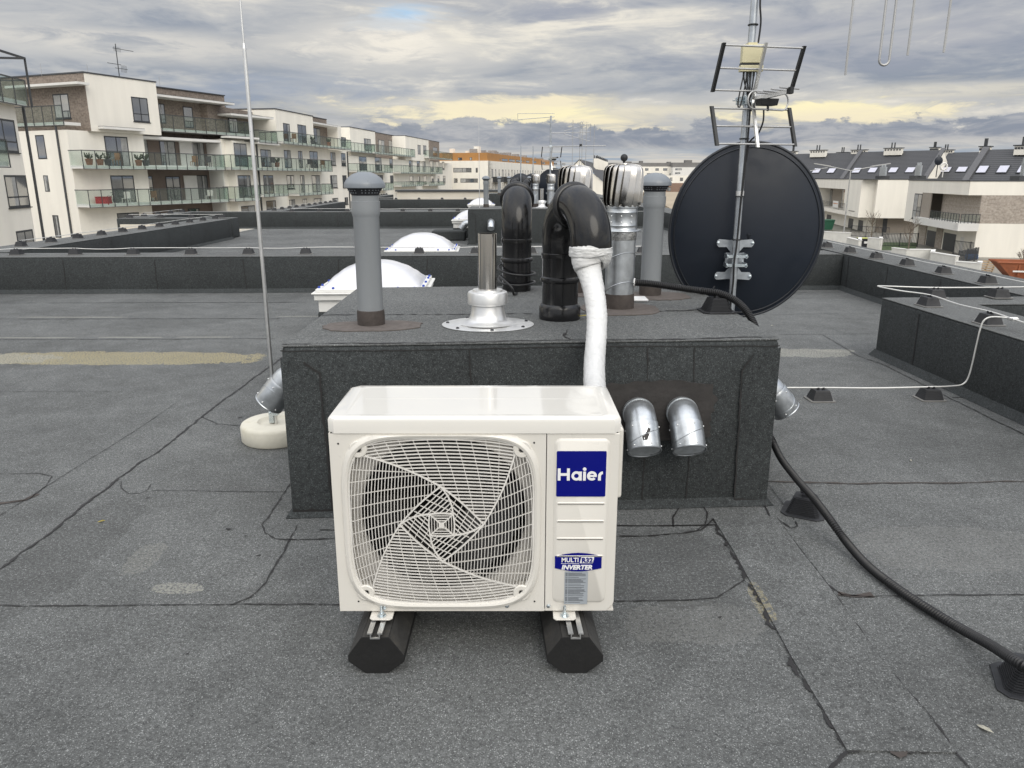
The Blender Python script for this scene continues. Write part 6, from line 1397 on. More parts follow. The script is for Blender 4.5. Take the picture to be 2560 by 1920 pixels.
for (x0_, x1_, yt, yb_, o) in ((545, 1600, (710, 785), (925, 932), 1.4), (655, 990, (1115, 1115), (1290, 1275), 1.4), (1150, 1612, (1107, 1105), (1265, 1255), 1.4), (930, 1860, (413, 465), (580, 607), 1.4), (590, 835, (365, 378), (548, 540), .9)):
    a0, zt0 = FB.px(*z5(x0_, yt[0]), o); a1, zt1 = FB.px(*z5(x1_, yt[1]), o); zfl = FB.px(*z5((x0_ + x1_) / 2, (yb_[0] + yb_[1]) / 2), o)[1] + .24
    railing(bb, FB, a0, a1, zfl, (zt0 + zt1) / 2, o, 1.2, True, o + (0 if o > 1 else 1.0))
m = MB()
for x, y in ((1825, 800), (570, 640)): a_ = FB.px(*z5(x, y), .1)[0]; m = MB(); FB.box(m, a_ - .07, a_ + .07, GZ, zb3 - .1, .01, .13); m.build("drainpipe", [ROOFD], bb, world=True)
zz = FB.px(*z5(1400, 600), .8)[1]; zl = FB.px(*z5(1100, 910), .8)[1] + .2
for i, (x, lv, kind) in enumerate(((780, 3, 'chair'), (850, 3, 'pot'), (1290, 3, 'chair'), (1470, 3, 'chair'), (1080, 4, 'chair'), (1340, 4, 'pot'), (1560, 4, 'pot'))):
    lab = (f"plant pot on the far block's {'middle' if lv == 3 else 'top'} balcony, " if kind == 'pot' else f"chair on the far block's {'middle' if lv == 3 else 'top'} balcony, ") + {780: "leftmost there", 850: "beside a chair", 1290: "by the wide door", 1470: "at its right end", 1080: "between the two doors", 1340: "right of the doors", 1560: "under the brick set-back"}[x]
    clutter(lab, FB, FB.px(*z5(x, 880 if lv == 3 else 560), .8)[0], zl + .02 if lv == 3 else FB.px(*z5(1300, 585), 1.4)[1] + .26, .8, kind)
bc = thing("apartment_building", "farthest part of the white apartment row, beside the orange topped building", "building", (-17, 125, GZ))
c0, cE = bE + .02, FB.px(*z2(1800, 600))[0]; zc3 = FB.px(*z2(1500, 610))[1]
m = MB(); FB.box(m, c0, cE, GZ, zc3, -11.5, -.05); m.build("wall", [STUC], bc, world=True)
def top(x0, x1, yt, o, mt, nm): a0, a1 = FB.px(*z2(x0, yt), o)[0], FB.px(*z2(x1, yt), o)[0]; z_ = FB.px(*z2((x0 + x1) / 2, yt), o)[1]; m = MB(); FB.box(m, max(a0, c0), a1, zc3 + .002, z_, -10, o); FB.box(m, max(a0, c0), a1 + .03, z_ + .002, z_ + .1, -10, o + .05, 1); m.build(nm, [mt, ROOFD], bc, world=True)
top(1090, 1264, 398, -.6, STUC, "top_storey"); top(1268, 1468, 437, -2, BRKB, "brick_storey"); top(1474, 1634, 457, .25, STUC, "top_storey"); top(1640, 1708, 480, -2, BRKB, "brick_storey")
for r, o in (((1190, 462, 1237, 545), -.6), ((1290, 470, 1330, 560), -2), ((1360, 475, 1400, 560), -2), ((1560, 505, 1581, 570), .25), ((1598, 508, 1620, 570), .25), ((1665, 520, 1695, 580), -2)): window(bc, FB, FB.rect(r, z2, o), o, True, False)
for r in ((1155, 585, 1207, 685), (1265, 590, 1310, 685), (1365, 598, 1388, 665), (1500, 612, 1525, 690), (1555, 615, 1575, 690), (1593, 617, 1615, 690), (1645, 615, 1670, 690), (1685, 620, 1705, 690), (1732, 622, 1745, 678), (1280, 712, 1320, 790), (1370, 715, 1393, 770), (1505, 718, 1532, 785), (1562, 718, 1577, 785), (1600, 718, 1620, 778), (1648, 718, 1672, 785), (1697, 718, 1710, 785), (1735, 718, 1752, 775)): window(bc, FB, FB.rect(r, z2, -.05), -.05, True, False, 0)
for (x0_, x1_, yt, yb_, o) in ((1095, 1260, (487, 500), (556, 560), .6), (1262, 1540, (500, 535), (565, 590), .9), (1640, 1800, (547, 555), (600, 606), 1.2), (1105, 1385, (632, 640), (695, 697), 1.3), (1445, 1730, (645, 655), (702, 706), 1.3), (1320, 1392, (765, 765), (818, 818), 1.3), (1450, 1600, (757, 755), (792, 790), 1.3), (1640, 1745, (757, 757), (787, 785), 1.3)):
    a0, zt0 = FB.px(*z2(x0_, yt[0]), o); a1, zt1 = FB.px(*z2(x1_, yt[1]), o); zfl = FB.px(*z2((x0_ + x1_) / 2, (yb_[0] + yb_[1]) / 2), o)[1] + .24
    railing(bc, FB, max(a0, c0), a1, zfl, (zt0 + zt1) / 2, o, 1.4, True, o + (1.0 if o < 1.3 else 0))
# roof aerial and dish on block A
ra_ = thing("roof_aerial", "small television aerial on the roof of the left white block", "aerial", tuple(FA.pt(FA.px(*z4(1415, 290), -2)[0], zr1, -2))); m = MB()
m.cyl((0, 0, 0), (0, 0, 2.9), .035, n=6); dd = FA.d; 
for z, L_, k in ((2.55, 1.7, 1), (1.35, -1.0, 1), (1.05, .9, 1)): m.cyl((-dd * .3 * (1 if L_ > 0 else -1)) + Vector((0, 0, z)), dd * L_ + Vector((0, 0, z)), .022, n=5)
for i in range(6): c_ = dd * (-.2 + i * .12) + Vector((0, 0, 2.5)); m.cyl(c_ - Vector((0, 0, .18)), c_ + Vector((0, 0, .18)), .014, n=4)
for i in range(5): c_ = dd * (.3 + i * .12) + Vector((0, 0, 1.05)); m.cyl(c_ - Vector((0, 0, .28)), c_ + Vector((0, 0, .28)), .014, n=4)
m.build("rods", [FRAME], ra_); m = MB(); m.sphere((dd * .55).to_tuple(), .42, 14, 0, .75); m.build("dome", [DISHE], ra_, smooth=60)
for (x, y0_, y1_, o, lb) in ((270, 415, 480, -4, "leftmost thin rod on the left block's roof"), (570, 418, 475, -1, "thin rod above the left block's brick corner"), (1037, 495, 560, -3, "thin rod on the left block right of the aerial")):
    s_, zz0 = FA.px(*za(x, y1_), o); zz1 = FA.px(*za(x, y0_), o)[1]; t_ = thing("roof_rod", lb, "lightning rod", tuple(FA.pt(s_, zr1, o))); m = MB(); m.cyl((0, 0, -.05), (0, 0, zz1 - zr1), .018, n=5); m.build("rod", [BARM], t_)

# ---- right: terraced houses
TILE, tt_, tb_ = new_mat("roof_tiles"); tp = posnode(tt_); ts = tt_.nodes.new('ShaderNodeSeparateXYZ'); tt_.links.new(tp, ts.inputs[0])
tw = tmath(tt_, 'FRACT', tmath(tt_, 'MULTIPLY', ts.outputs[2], 5.2)); tt_.links.new(tmix(tt_, tss(tt_, tw, 0.72, 0.98), (0.042, 0.043, 0.047), (0.115, 0.115, 0.12)), tb_.inputs['Base Color']); tb_.inputs['Roughness'].default_value = 0.55; tbump(tt_, tb_, tw, 0.8, 0.05)
HC, HE = AT(*zr(1690, 600), 67), AT(*zr(1128, 600), 83)
HL = Facade((HC.x, 67.0), (HE.x, 83.0)); dH = HL.d
HF = Facade((HC.x, 67.0), (HC.x + dH.y, 67.0 - dH.x))
BRKH = brick_mat("grey_brick", (0.30, 0.255, 0.215), (0.42, 0.37, 0.32), (0.36, 0.33, 0.29), (HF.d.x, HF.d.y), 1.0)
BRKH2 = brick_mat("grey_brick_side", (0.30, 0.255, 0.215), (0.42, 0.37, 0.32), (0.36, 0.33, 0.29), (HL.d.x, HL.d.y), 1.0)
TAUPE = mat("taupe_render", (0.30, 0.265, 0.225), 0.9, var=0.05); GARD = mat("garage_door", (0.045, 0.048, 0.052), 0.5, var=0.15); LILAC = mat("roof_window_pane", (0.52, 0.52, 0.60), 0.15, var=0.05, coat=.5)
hz = lambda x, y, o=0.0: HL.px(*zr(x, y), o)
h1 = thing("terraced_house", "white flat fronted house at right with a brick corner loggia", "house", (44, 70, GZ))
zE = hz(1690, 418)[1]; zBd = hz(1690, 545)[1]; zSl = hz(1650, 812, .5)[1]; zSb = hz(1650, 884, .5)[1]; far = hz(1128, 600)[0]; sLg = hz(1268, 600)[0]
xBr = HF.px(*zr(1808, 650))[0]
m = MB(); HL.box(m, 0, far, zBd, zE, -12, 0); HL.box(m, sLg, far, zSb, zBd - .002, -12, 0)
xLo = HF.px(*zr(1757, 1000))[0]; oL = -xLo
HF.box(m, xLo, 12, GZ, zSl - .002, -9, .04); HL.box(m, .1, far, GZ, zSb - .002, -12, oL - .02)
m.build("wall", [STUC], h1, world=True)
m = MB(); HF.box(m, xBr, 12, zSl, zBd - .003, -9, .03); HF.box(m, .02, 12, zBd + .001, zE - .003, -9, .02, 1); m.build("brick_wall", [BRKH, STUC], h1, world=True)
m = MB(); HL.box(m, .02, sLg - .01, zSb, zSl, -3.2, .55); HF.box(m, -.55, xBr, zSb + .003, zSl + .003, -3, .35); m.build("balcony_slab", [SLABW], h1, world=True)
m = MB(); HL.box(m, .1, sLg - .003, zSl + .004, zBd - .003, -9, -2.0); m.build("loggia_wall", [BRKH2], h1, world=True)
m = MB(); HL.box(m, sLg - .06, sLg - .002, zSl + .01, zBd - .004, -1.99, -.01); HL.box(m, hz(1352, 600, -.02)[0], sLg - .07, zSl + .01, zBd - .005, -.12, -.02); m.build("loggia_screen", [TAUPE], h1, world=True)
window(h1, HL, HL.rect((1192, 530, 1262, 765), zr), 0, False)
for r in ((1522, 552, 1580, 805), (1660, 555, 1735, 805)): window(h1, HL, HL.rect(r, zr, -1.98), -1.98, True, False, 0)
m = MB(); a0, a1 = .05, hz(1345, 740, .45)[0]; zt_ = hz(1560, 710, .45)[1]
for z in (zt_ - .05, zSl + .1): HL.box(m, a0, a1, z, z + .05, .42, .46); HF.box(m, -.4, xBr, z, z + .05, .28, .32)
for k in range(12): c = a0 + (a1 - a0) * k / 11; HL.box(m, c - .02, c + .02, zSl + .005, zt_, .42, .46)
for k in range(6): c = -.4 + (xBr + .4) * k / 5; HF.box(m, c - .02, c + .02, zSl + .005, zt_, .28, .32)
m.build("balcony_rail", [FRAME], h1, world=True)
m = MB(); HL.box(m, a0, a1, zSl + .15, zt_ - .06, .435, .445); HF.box(m, -.4, xBr, zSl + .15, zt_ - .06, .295, .305); m.build("rail_glass", [BGLASS], h1, world=True)
for r in ((1310, 872, 1400, 1060), (1462, 895, 1575, 1120)):
    R4 = HL.rect(r, zr, oL); m = MB(); HL.box(m, R4[0], R4[1], GZ, R4[3], oL - .2, oL + .02); m.build("garage_door", [GARD], h1, world=True)
m = MB()
for x0_, x1_ in ((1232, 1305), (1402, 1458)): a0, a1 = sorted((hz(x0_, 950, oL)[0], hz(x1_, 950, oL)[0])); m = MB(); HL.box(m, a0, a1, GZ, zSb - .003, oL - .1, oL + .08); m.build("brick_pier", [BRKH2], h1, world=True)
R4 = HL.rect((1620, 930, 1652, 1090), zr, oL); m = MB(); HL.box(m, R4[0], R4[1], GZ, R4[3], oL - .1, oL + .03); m.build("door", [SLABW], h1, world=True)
m = MB(); HL.box(m, -.05, far + .05, zE + .002, zE + .10, -12, .06); HF.box(m, -.06, 12, zE + .003, zE + .102, -8, .06); m.build("roof_capping", [ROOFD], h1, world=True)
def tiled(bd, x0, x1, yr, o_e=-4.2, o_r=-8.8, zlow=None, f=HL, wins=(), chs=(), verge=(True, True), gable=True, ze=zE):
    a0, a1 = sorted((f.px(*zr(x0[0], x0[1]), o_e)[0], f.px(*zr(x1[0], x1[1]), o_e)[0])); zri = f.px(*zr((x0[0] + x1[0]) / 2, yr), o_r)[1]; zlo = ze - .3
    P = [f.pt(a0, zlo, o_e), f.pt(a1, zlo, o_e), f.pt(a1, zri, o_r), f.pt(a0, zri, o_r)]
    oB = o_r - (o_e - o_r); Bk = [f.pt(a1, zlo, oB), f.pt(a0, zlo, oB)]
    m = MB(); m.quad(P[0], P[1], P[2], P[3]); m.quad(P[3], P[2], Bk[0], Bk[1]); m.build("roof", [TILE], bd, world=True)
    for g3 in ((P[0], P[3], Bk[1]), (P[1], Bk[0], P[2])): m = MB(); m.add(g3, [(0, 1, 2)]); m.build("gable_wall", [STUC], bd, world=True)
    m = MB()
    for k, (a, ok) in enumerate(((a0, verge[0]), (a1, verge[1]))):
        if ok:
            q0, q1 = f.pt(a, zlo, o_e), f.pt(a, zri, o_r); w = f.d * .30; up = Vector((0, 0, .28)); m.hexa([q0 - w, q0 + w, q1 + w, q1 - w, q0 - w + up, q0 + w + up, q1 + w + up, q1 - w + up])
    if m.v: m.build("verge", [mat("verge_grey", (0.10, 0.10, 0.105), 0.6)], bd, world=True)
    sl = (P[3] - P[0]); nn = f.d.cross(sl).normalized(); nn = nn if nn.z > 0 else -nn
    for (x, y0_, y1_, w_) in wins:
        # where that sight line meets the roof plane
        def onp(u, v): r = ray(u, v); o_ = Vector((0, 0, EYE)); k = (P[0] - o_).dot(nn) / r.dot(nn); return o_ + r * k
        c = onp(*zr(x, (y0_ + y1_) / 2)); t_ = sl.normalized(); hh = .62; ww = w_ / 2; hd = f.d
        pts = [c - hd * ww - t_ * hh, c + hd * ww - t_ * hh, c + hd * ww + t_ * hh, c - hd * ww + t_ * hh]
        m = MB(); m.extr([p_ + nn * .02 for p_ in pts], nn * .08); wd = m.build("roof_window", [FRAME], bd, world=True)
        m = MB(); m.extr([c + (p_ - c) * .86 + nn * .085 for p_ in pts], nn * .03); g_ = m.build("pane", [LILAC], wd); g_.location = -Vector(bd.location)
    for (x0_, x1_, yb_, yt_, o_) in chs:
        a, b = sorted((f.px(*zr(x0_, yb_), o_)[0], f.px(*zr(x1_, yb_), o_)[0])); zz1 = f.px(*zr((x0_ + x1_) / 2, yt_), o_)[1]; zz0 = zri - .6
        if b - a > 3.2: mid = (a + b) / 2; a, b = mid - 1.6, mid + 1.6
        m = MB(); f.box(m, a, b, zz0, zz1 - .12, o_ - .6, o_ + .1); ch = m.build("chimney", [STUC], bd, world=True)
        m = MB(); f.box(m, a - .12, b + .12, zz1 - .10, zz1, o_ - .7, o_ + .2)
        for k in range(6): c = a + (b - a) * (k + .5) / 6; f.box(m, c - .12, c + .10, zz1 - .42, zz1 - .22, o_ + .101, o_ + .12)
        for k in (.45, .62): c = a + (b - a) * k; p_ = f.pt(c, zz1, o_ - .2); m.cyl(p_, p_ + Vector((0, 0, .75)), .10, n=8)
        cc_ = m.build("chimney_cap", [ROOFD], ch); cc_.location = -Vector(bd.location)
DR = Vector((-.66, .75, 0))
def RF(u, v, Y): q = AT(*zr(u, v), Y); return Facade((q.x, q.y), (q.x + DR.x, q.y + DR.y))
tiled(h1, (1668, 385), (2400, 385), 122, f=RF(1668, 385, 78), o_e=0, o_r=-4.6, wins=((1830, 287, 340, .95), (2020, 285, 338, .95), (2208, 285, 338, .95)), chs=((1805, 1895, 125, 92, -5.2), (2120, 2290, 145, 80, -3.6)))
HL2 = Facade(tuple(AT(*zr(682, 745), 97)[:2]), tuple((AT(*zr(682, 745), 97) + dH)[:2])); HF2 = Facade(tuple(HL2.P[:2]), (HL2.P.x + dH.y, HL2.P.y - dH.x))
h2 = thing("terraced_house", "white house beyond the lamp post with a big blank side wall", "house", (47, 100, GZ))
g2 = lambda x, y, o=0.0: HL2.px(*zr(x, y), o)
zE2 = g2(690, 402)[1]; zB2 = g2(660, 747)[1]; zL0, zL1 = g2(560, 690)[1], g2(560, 490)[1]; l0, l1 = g2(568, 600)[0], g2(300, 560)[0]; fr2 = g2(225, 500)[0] + 6
m = MB(); HL2.box(m, 0, l0, zB2, zE2, -12, 0); HL2.box(m, l0, fr2, zL1, zE2, -12, 0); HL2.box(m, l0, fr2, zB2, zL0, -12, 0); HL2.box(m, l1, fr2, zL0, zL1, -12, 0); HF2.box(m, -.02, 16, zB2 + .003, zE2 - .004, -8, .04)
bl = HF2.px(*zr(826, 600))[0]; HF2.box(m, bl, 18, zB2 - .01, zE2, -8, .9)
m.build("wall", [STUC], h2, world=True)
m = MB(); HL2.box(m, l0 + .002, l1 - .002, zL0 + .002, zL1 - .002, -9, -2.0); m.build("loggia_wall", [TAUPE], h2, world=True)
m = MB(); HL2.box(m, 1.2, fr2, GZ, zB2 - .002, -12, -1.4); HF2.box(m, 2.5, 16, GZ, zB2 - .02, -8, -.6, 1); m.build("lower_wall", [STUC, TAUPE], h2, world=True)
window(h2, HL2, HL2.rect((610, 497, 662, 690), zr), 0, False)
for r in ((395, 490, 440, 660), (530, 490, 566, 670)): window(h2, HL2, HL2.rect(r, zr, -1.98), -1.98, True, False, 0)
for r in ((590, 760, 632, 910), (680, 775, 722, 930), (330, 715, 356, 830), (390, 725, 430, 860)): R4 = HL2.rect(r, zr, -1.39); m = MB(); HL2.box(m, R4[0], R4[1], GZ, R4[3], -1.6, -1.37); m.build("garage_door", [GARD], h2, world=True)
R4 = HF2.rect((905, 758, 945, 945), zr, -.59); m = MB(); HF2.box(m, R4[0], R4[1], GZ, R4[3], -.7, -.57); m.build("door", [GARD], h2, world=True)
m = MB(); zt_ = g2(430, 605, .1)[1]; HL2.box(m, l0, l1, zt_ - .05, zt_, .02, .06); [HL2.box(m, l0 + (l1 - l0) * k / 40 - .015, l0 + (l1 - l0) * k / 40 + .015, zL0, zt_ - .051, .03, .05) for k in range(41)]; m.build("balcony_rail", [FRAME], h2, world=True)
ORNG = mat("orange_print", (0.55, 0.20, 0.06), 0.6)
bn = thing("banner", "orange and white banner hung on the far house's balcony rail", "banner", tuple(HL2.pt(g2(475, 630)[0], zL0, .1))); R4 = HL2.rect((450, 598, 500, 660), zr, .08); m = MB(); HL2.box(m, R4[0], R4[1], R4[2], R4[3], .07, .085); HL2.box(m, R4[0] + .25, R4[1] - .25, R4[2] + .5, R4[3] - .3, .0855, .09, 1); m.build("sheet", [SLABW, ORNG], bn, world=True)
m = MB(); HL2.box(m, -.05, fr2, zE2 + .002, zE2 + .12, -12, .06); HF2.box(m, 0, 18, zE2 + .003, zE2 + .122, -8, .95); m.build("roof_capping", [ROOFD], h2, world=True)
tiled(h2, (525, 380), (1290, 380), 142, f=RF(1290, 380, 112), o_e=0, o_r=-5.6, ze=zE2, wins=((670, 297, 345, 1.25), (818, 293, 343, 1.25), (1008, 293, 342, 1.25), (1165, 292, 341, 1.25)), chs=((620, 755, 155, 125, -6.2), (920, 1080, 165, 108, -4.6), (1345, 1425, 130, 102, -6.4)))
h3 = thing("terraced_house", "dark tiled house roof half hidden behind the satellite dish", "house", (52, 140, GZ))
tiled(h3, (-90, 380), (508, 380), 163, f=RF(515, 380, 122), ze=zE2, o_e=0, o_r=-5.6, wins=((160, 302, 345, 1.25), (302, 300, 346, 1.25), (438, 300, 346, 1.25)), chs=((240, 378, 183, 128, -4.6), (50, 110, 165, 138, -6.2), (490, 590, 150, 148, -6.4)), verge=(False, False))
m = MB(); HL2.box(m, fr2 + .05, fr2 + 45, GZ, zE2, -12, 0); m.build("wall", [STUC], h3, world=True)
h4 = thing("terraced_house", "dark tiled roof set back between the two nearer house roofs at right", "house", (60, 85, GZ))
tiled(h4, (1350, 385), (1760, 385), 152, f=RF(1560, 385, 113), o_e=0, o_r=-5.4, ze=zE, wins=((1492, 295, 332, 1.4), (1640, 293, 330, 1.4)), chs=((1430, 1555, 150, 125, -5.4), ), verge=(False, False)); q4 = AT(*zr(1560, 385), 113); m = MB(); m.box(q4.x - 6, q4.x + 8, 118, 130, GZ, zE - .35); m.build("wall", [STUC], h4, world=True)
# clutter on the flat front roofs
for i, (x0_, x1_, y, o, lb) in enumerate(((870, 950, 365, -2.5, "bright steel vents on the far house's flat roof, left group"), (1200, 1270, 362, -2.5, "bright steel vents on the far house's flat roof, right group"), (2180, 2215, 372, -2, "steel vents at the picture's right edge on the near house"))):
    f = HL if i == 2 else HL2; a0, z_ = f.px(*zr(x0_, y), o); a1 = f.px(*zr(x1_, y), o)[0]; p_ = f.pt((a0 + a1) / 2, (zE if i == 2 else zE2) + .1, o); t_ = thing("roof_vents", lb, "vents", tuple(p_)); m = MB()
    m.box(-.6, .6, -.6, .6, 0, .35, 1)
    for k in range(5): q_ = f.d * ((a1 - a0) * (k / 4 - .5) * .6); m.cyl((q_.x, q_.y, .35), (q_.x, q_.y, 1.4 + .3 * (k % 2)), .12, n=8)
    m.build("pipes", [GALV, ROOFD], t_)
sd = thing("satellite_dish", "dark satellite dish with a white ring of cable on the house roof at right", "satellite dish", tuple(HL2.pt(HL2.px(*zr(1400, 330), -1)[0] * 0 + 2.0, zE2 + .1, -2))); sd.location = tuple(AT(*zr(1400, 380), 88)); m = MB(); m.cyl((0, 0, 0), (0, 0, 2.4), .05, n=6); m.build("pole", [FRAME], sd); m = MB(); m.lathe([(.47, 0), (.36, -.07), (.001, -.12)], (0, -.1, 1.75), 20, 0, (0, 1, 0)); m.build("reflector", [DISH], sd, smooth=50); m = MB(); m.tube([(.65 + .36 * math.cos(q), -.1, 1.15 + .36 * math.sin(q)) for q in [6.283 * i / 20 for i in range(20)]], .10, 6, closed=True); m.cyl((.65, -.1, 0), (.65, -.1, .8), .05, n=6); m.build("cable_ring", [SLABW], sd)
# yards, fences, lamp, skip, trees
BLKW = mat("white_block", (0.60, 0.59, 0.55), 0.85, var=0.08, vs=3, dirt=(1.5, 0.3, (0.45, 0.44, 0.41)))
def yard(lb, pts, h, nm="yard_wall", cat="yard wall"):
    c = sum(pts, Vector()) / len(pts); t_ = thing(nm, lb, cat, (c.x, c.y, GZ)); m = MB()
    for a, b in zip(pts, pts[1:]):
        t = (b - a).normalized(); n = Vector((-t.y, t.x, 0)) * .12; m.prism([(a - n - t * .1)[:2], (b - n + t * .1)[:2], (b + n + t * .1)[:2], (a + n - t * .1)[:2]], GZ, GZ + h)
    m.build("wall", [BLKW], t_, world=True)
    m = MB()
    for a, b in zip(pts, pts[1:]):
        t = (b - a).normalized(); n = Vector((-t.y, t.x, 0)) * .15; m.prism([(a - n - t * .13)[:2], (b - n + t * .13)[:2], (b + n + t * .13)[:2], (a + n - t * .13)[:2]], GZ + h + .001, GZ + h + .06)
    m.build("coping", [SLABW], t_, world=True); return t_
def gr(x, y, z=GZ): return G(*zr(x, y), z)
hh = 1.35
def wl(*xy): return [gr(x, y, GZ + hh) * 1.0 for x, y in xy]
def W_(lb, xy, h=hh):
    P = [gr(x, y, GZ + h) for x, y in xy]; P = [Vector((p.x, p.y, 0)) for p in P]; return yard(lb, P, h)
W_("white block yard wall with a corner, in front of the nearer garage doors", ((1015, 1035), (1135, 1048), (1375, 1050), (1372, 1075), (1590, 1110)))
W_("white block bin shelter wall left of the small black bin", ((595, 940), (700, 965), (700, 940)))
W_("white block bin shelter wall right of the small black bin", ((790, 940), (895, 948), (893, 935)))
W_("white block yard wall near the dish, behind the lamp post", ((332, 875), (375, 885), (605, 895)))
W_("low white block wall beside the rust coloured skip", ((1605, 1160), (1800, 1175), (1810, 1160)), 1.1)
def fence(lb, a, b, h=1.3):
    t = (b - a); L_ = t.length; t /= L_; c = (a + b) / 2; t_ = thing("metal_fence", lb, "fence", (c.x, c.y, GZ)); m = MB(); n = Vector((-t.y, t.x, 0))
    for z in (GZ + .12, GZ + h - .04): m.hexa([a - n * .02 + Vector((0, 0, z - a.z)), b - n * .02 + Vector((0, 0, z - b.z)), b + n * .02 + Vector((0, 0, z - b.z)), a + n * .02 + Vector((0, 0, z - a.z)), a - n * .02 + Vector((0, 0, z + .05 - a.z)), b - n * .02 + Vector((0, 0, z + .05 - b.z)), b + n * .02 + Vector((0, 0, z + .05 - b.z)), a + n * .02 + Vector((0, 0, z + .05 - a.z))])
    k = int(L_ / .16)
    for i in range(k + 1): p_ = a + t * (L_ * i / k); r_ = .035 if i % 12 == 0 else .014; m.box(p_.x - r_, p_.x + r_, p_.y - r_, p_.y + r_, GZ + (0 if i % 12 == 0 else .12), GZ + h + (.06 if i % 12 == 0 else -.04))
    m.build("railings", [FRAME], t_, world=True)
fence("black metal fence before the small lawn between the two houses", gr(893, 1025), gr(1225, 1020)); fence("black metal fence in front of the brick piers of the far house", gr(610, 930), gr(960, 955)); fence("black metal fence beside the blue bag, under the front door", gr(1555, 1100), gr(1728, 1125)); fence("second black metal fence below the blue bag", gr(1600, 1190), gr(1780, 1150), 1.1)
m = MB(); L4 = [gr(885, 1055), gr(1210, 1050), gr(1230, 985), gr(920, 980)]; m.add([Vector((p.x, p.y, GZ + .02)) for p in L4], [(0, 1, 2, 3)]); tag(m.build("lawn", [LAWN]), kind='structure')
lp0 = gr(540, 985); zTop = AT(*zr(615, 315), lp0.y).z
lp = thing("street_lamp", "tall grey double arm street lamp in front of the far white house", "street lamp", tuple(lp0)); LAMPM = mat("lamp_grey", (0.42, 0.42, 0.41), 0.45, metal=.4)
m = MB(); m.cyl((0, 0, 0), (0, 0, zTop - GZ), .09, .055, n=10); m.build("pole", [LAMPM], lp, smooth=40)
for sx, dz_ in ((-1, .55), (1, .55)): m = MB(); m.tube([(0, 0, zTop - GZ - .05), (sx * 2.2, -.2, zTop - GZ + .35)], .04, 8); m.build("arm", [LAMPM], lp); m = MB(); m.hexa([(sx * 2.1 - .1, -.35, zTop - GZ + .33), (sx * 3.9, -.3, zTop - GZ + .62), (sx * 3.9, -.05, zTop - GZ + .62), (sx * 2.1 - .1, .0, zTop - GZ + .33), (sx * 2.1 - .1, -.35, zTop - GZ + .43), (sx * 3.9, -.3, zTop - GZ + .70), (sx * 3.9, -.05, zTop - GZ + .70), (sx * 2.1 - .1, .0, zTop - GZ + .43)]); m.build("lamp_head", [LAMPM], lp)
p0 = gr(230, 335); lp2 = dup(lp, (gr(540, 985).x * .62 + 10, lp0.y * 1.15, GZ), "street lamp arm showing just right of the satellite dish"); lp2.location = (AT(*zr(150, 330), 118).x, 118, GZ)
RUST = mat("rusty_steel", (0.27, 0.085, 0.035), 0.75, var=0.3, vs=1.5, bump=0.4, bs=8, dirt=(1.2, 0.6, (0.13, 0.05, 0.03)))
sk0 = gr(2285, 1318); skp = thing("waste_skip", "rust coloured waste skip standing at the right edge of the picture", "skip", (sk0.x, sk0.y, GZ), None, -.25)
m = MB(); a, b, c, d, h = 2.5, .95, 1.5, .8, 1.15
m.v += [(-c, -d, .1), (c, -d, .1), (c, d, .1), (-c, d, .1), (-a, -b, h), (a, -b, h), (a, b, h), (-a, b, h), (-a + .08, -b + .06, h), (a - .08, -b + .06, h), (a - .08, b - .06, h), (-a + .08, b - .06, h), (-c, -d + .05, .2), (c, -d + .05, .2), (c, d - .05, .2), (-c, d - .05, .2)]
m.f += [(3, 2, 1, 0)] + [(i, (i + 1) % 4, 4 + (i + 1) % 4, 4 + i) for i in range(4)] + [(4 + i, 4 + (i + 1) % 4, 8 + (i + 1) % 4, 8 + i) for i in range(4)] + [(8 + i, 8 + (i + 1) % 4, 12 + (i + 1) % 4, 12 + i) for i in range(4)] + [(12, 13, 14, 15)]; m.m += [0] * 14
m.build("hull", [RUST], skp); m = MB(); m.tube([(-a, -b, h), (a, -b, h), (a, b, h), (-a, b, h)], .07, 6, closed=True)
for x in (-1.2, -.3, .6, 1.4): m.box(x - .05, x + .05, -b * 1.0 - .02, -d, .3, h - .1)
m.build("rim", [RUST], skp); m = MB(); m.box(-1.6, 1.8, -b - .16, -b - .10, .55, .65); m.box(.55, .68, -b - .2, -b - .165, .0, 1.4); m.build("white_marker", [SLABW], skp)
pa0 = gr(1838, 1278); pa = thing("wooden_pallet", "wooden pallet leaning against the end of the rusty skip", "pallet", (pa0.x, pa0.y, GZ), None, -.2)
pa.scale = (.7, .7, .7)
PALW = mat("pallet_wood", (0.33, 0.24, 0.15), 0.85, var=0.2)
for k in range(6): m = MB(); t = k / 5; x = -.75 + 1.5 * t * .0; z = .1 + 1.15 * t; m.hexa([(-.7 + .9 * t * .6, -.05 + .5 * t, z), (.75 + .9 * t * .6, -.05 + .5 * t, z), (.75 + .9 * t * .6, .0 + .5 * t, z), (-.7 + .9 * t * .6, .0 + .5 * t, z), (-.7 + .9 * (t + .1) * .6, -.03 + .5 * (t + .1), z + .13), (.75 + .9 * (t + .1) * .6, -.03 + .5 * (t + .1), z + .13), (.75 + .9 * (t + .1) * .6, .02 + .5 * (t + .1), z + .13), (-.7 + .9 * (t + .1) * .6, .02 + .5 * (t + .1), z + .13)]); m.build("slat", [PALW], pa)
m = MB()
for x in (-.6, 0, .65): m.hexa([(x - .06, .0, .02), (x + .06, .0, .02), (x + .06, .12, .02), (x - .06, .12, .02), (x + .55 - .06, .56, 1.35), (x + .55 + .06, .56, 1.35), (x + .55 + .06, .68, 1.35), (x + .55 - .06, .68, 1.35)])
m.build("stringer", [PALW], pa)
BAGB = mat("blue_bag", (0.05, 0.14, 0.33), 0.7, var=0.15)
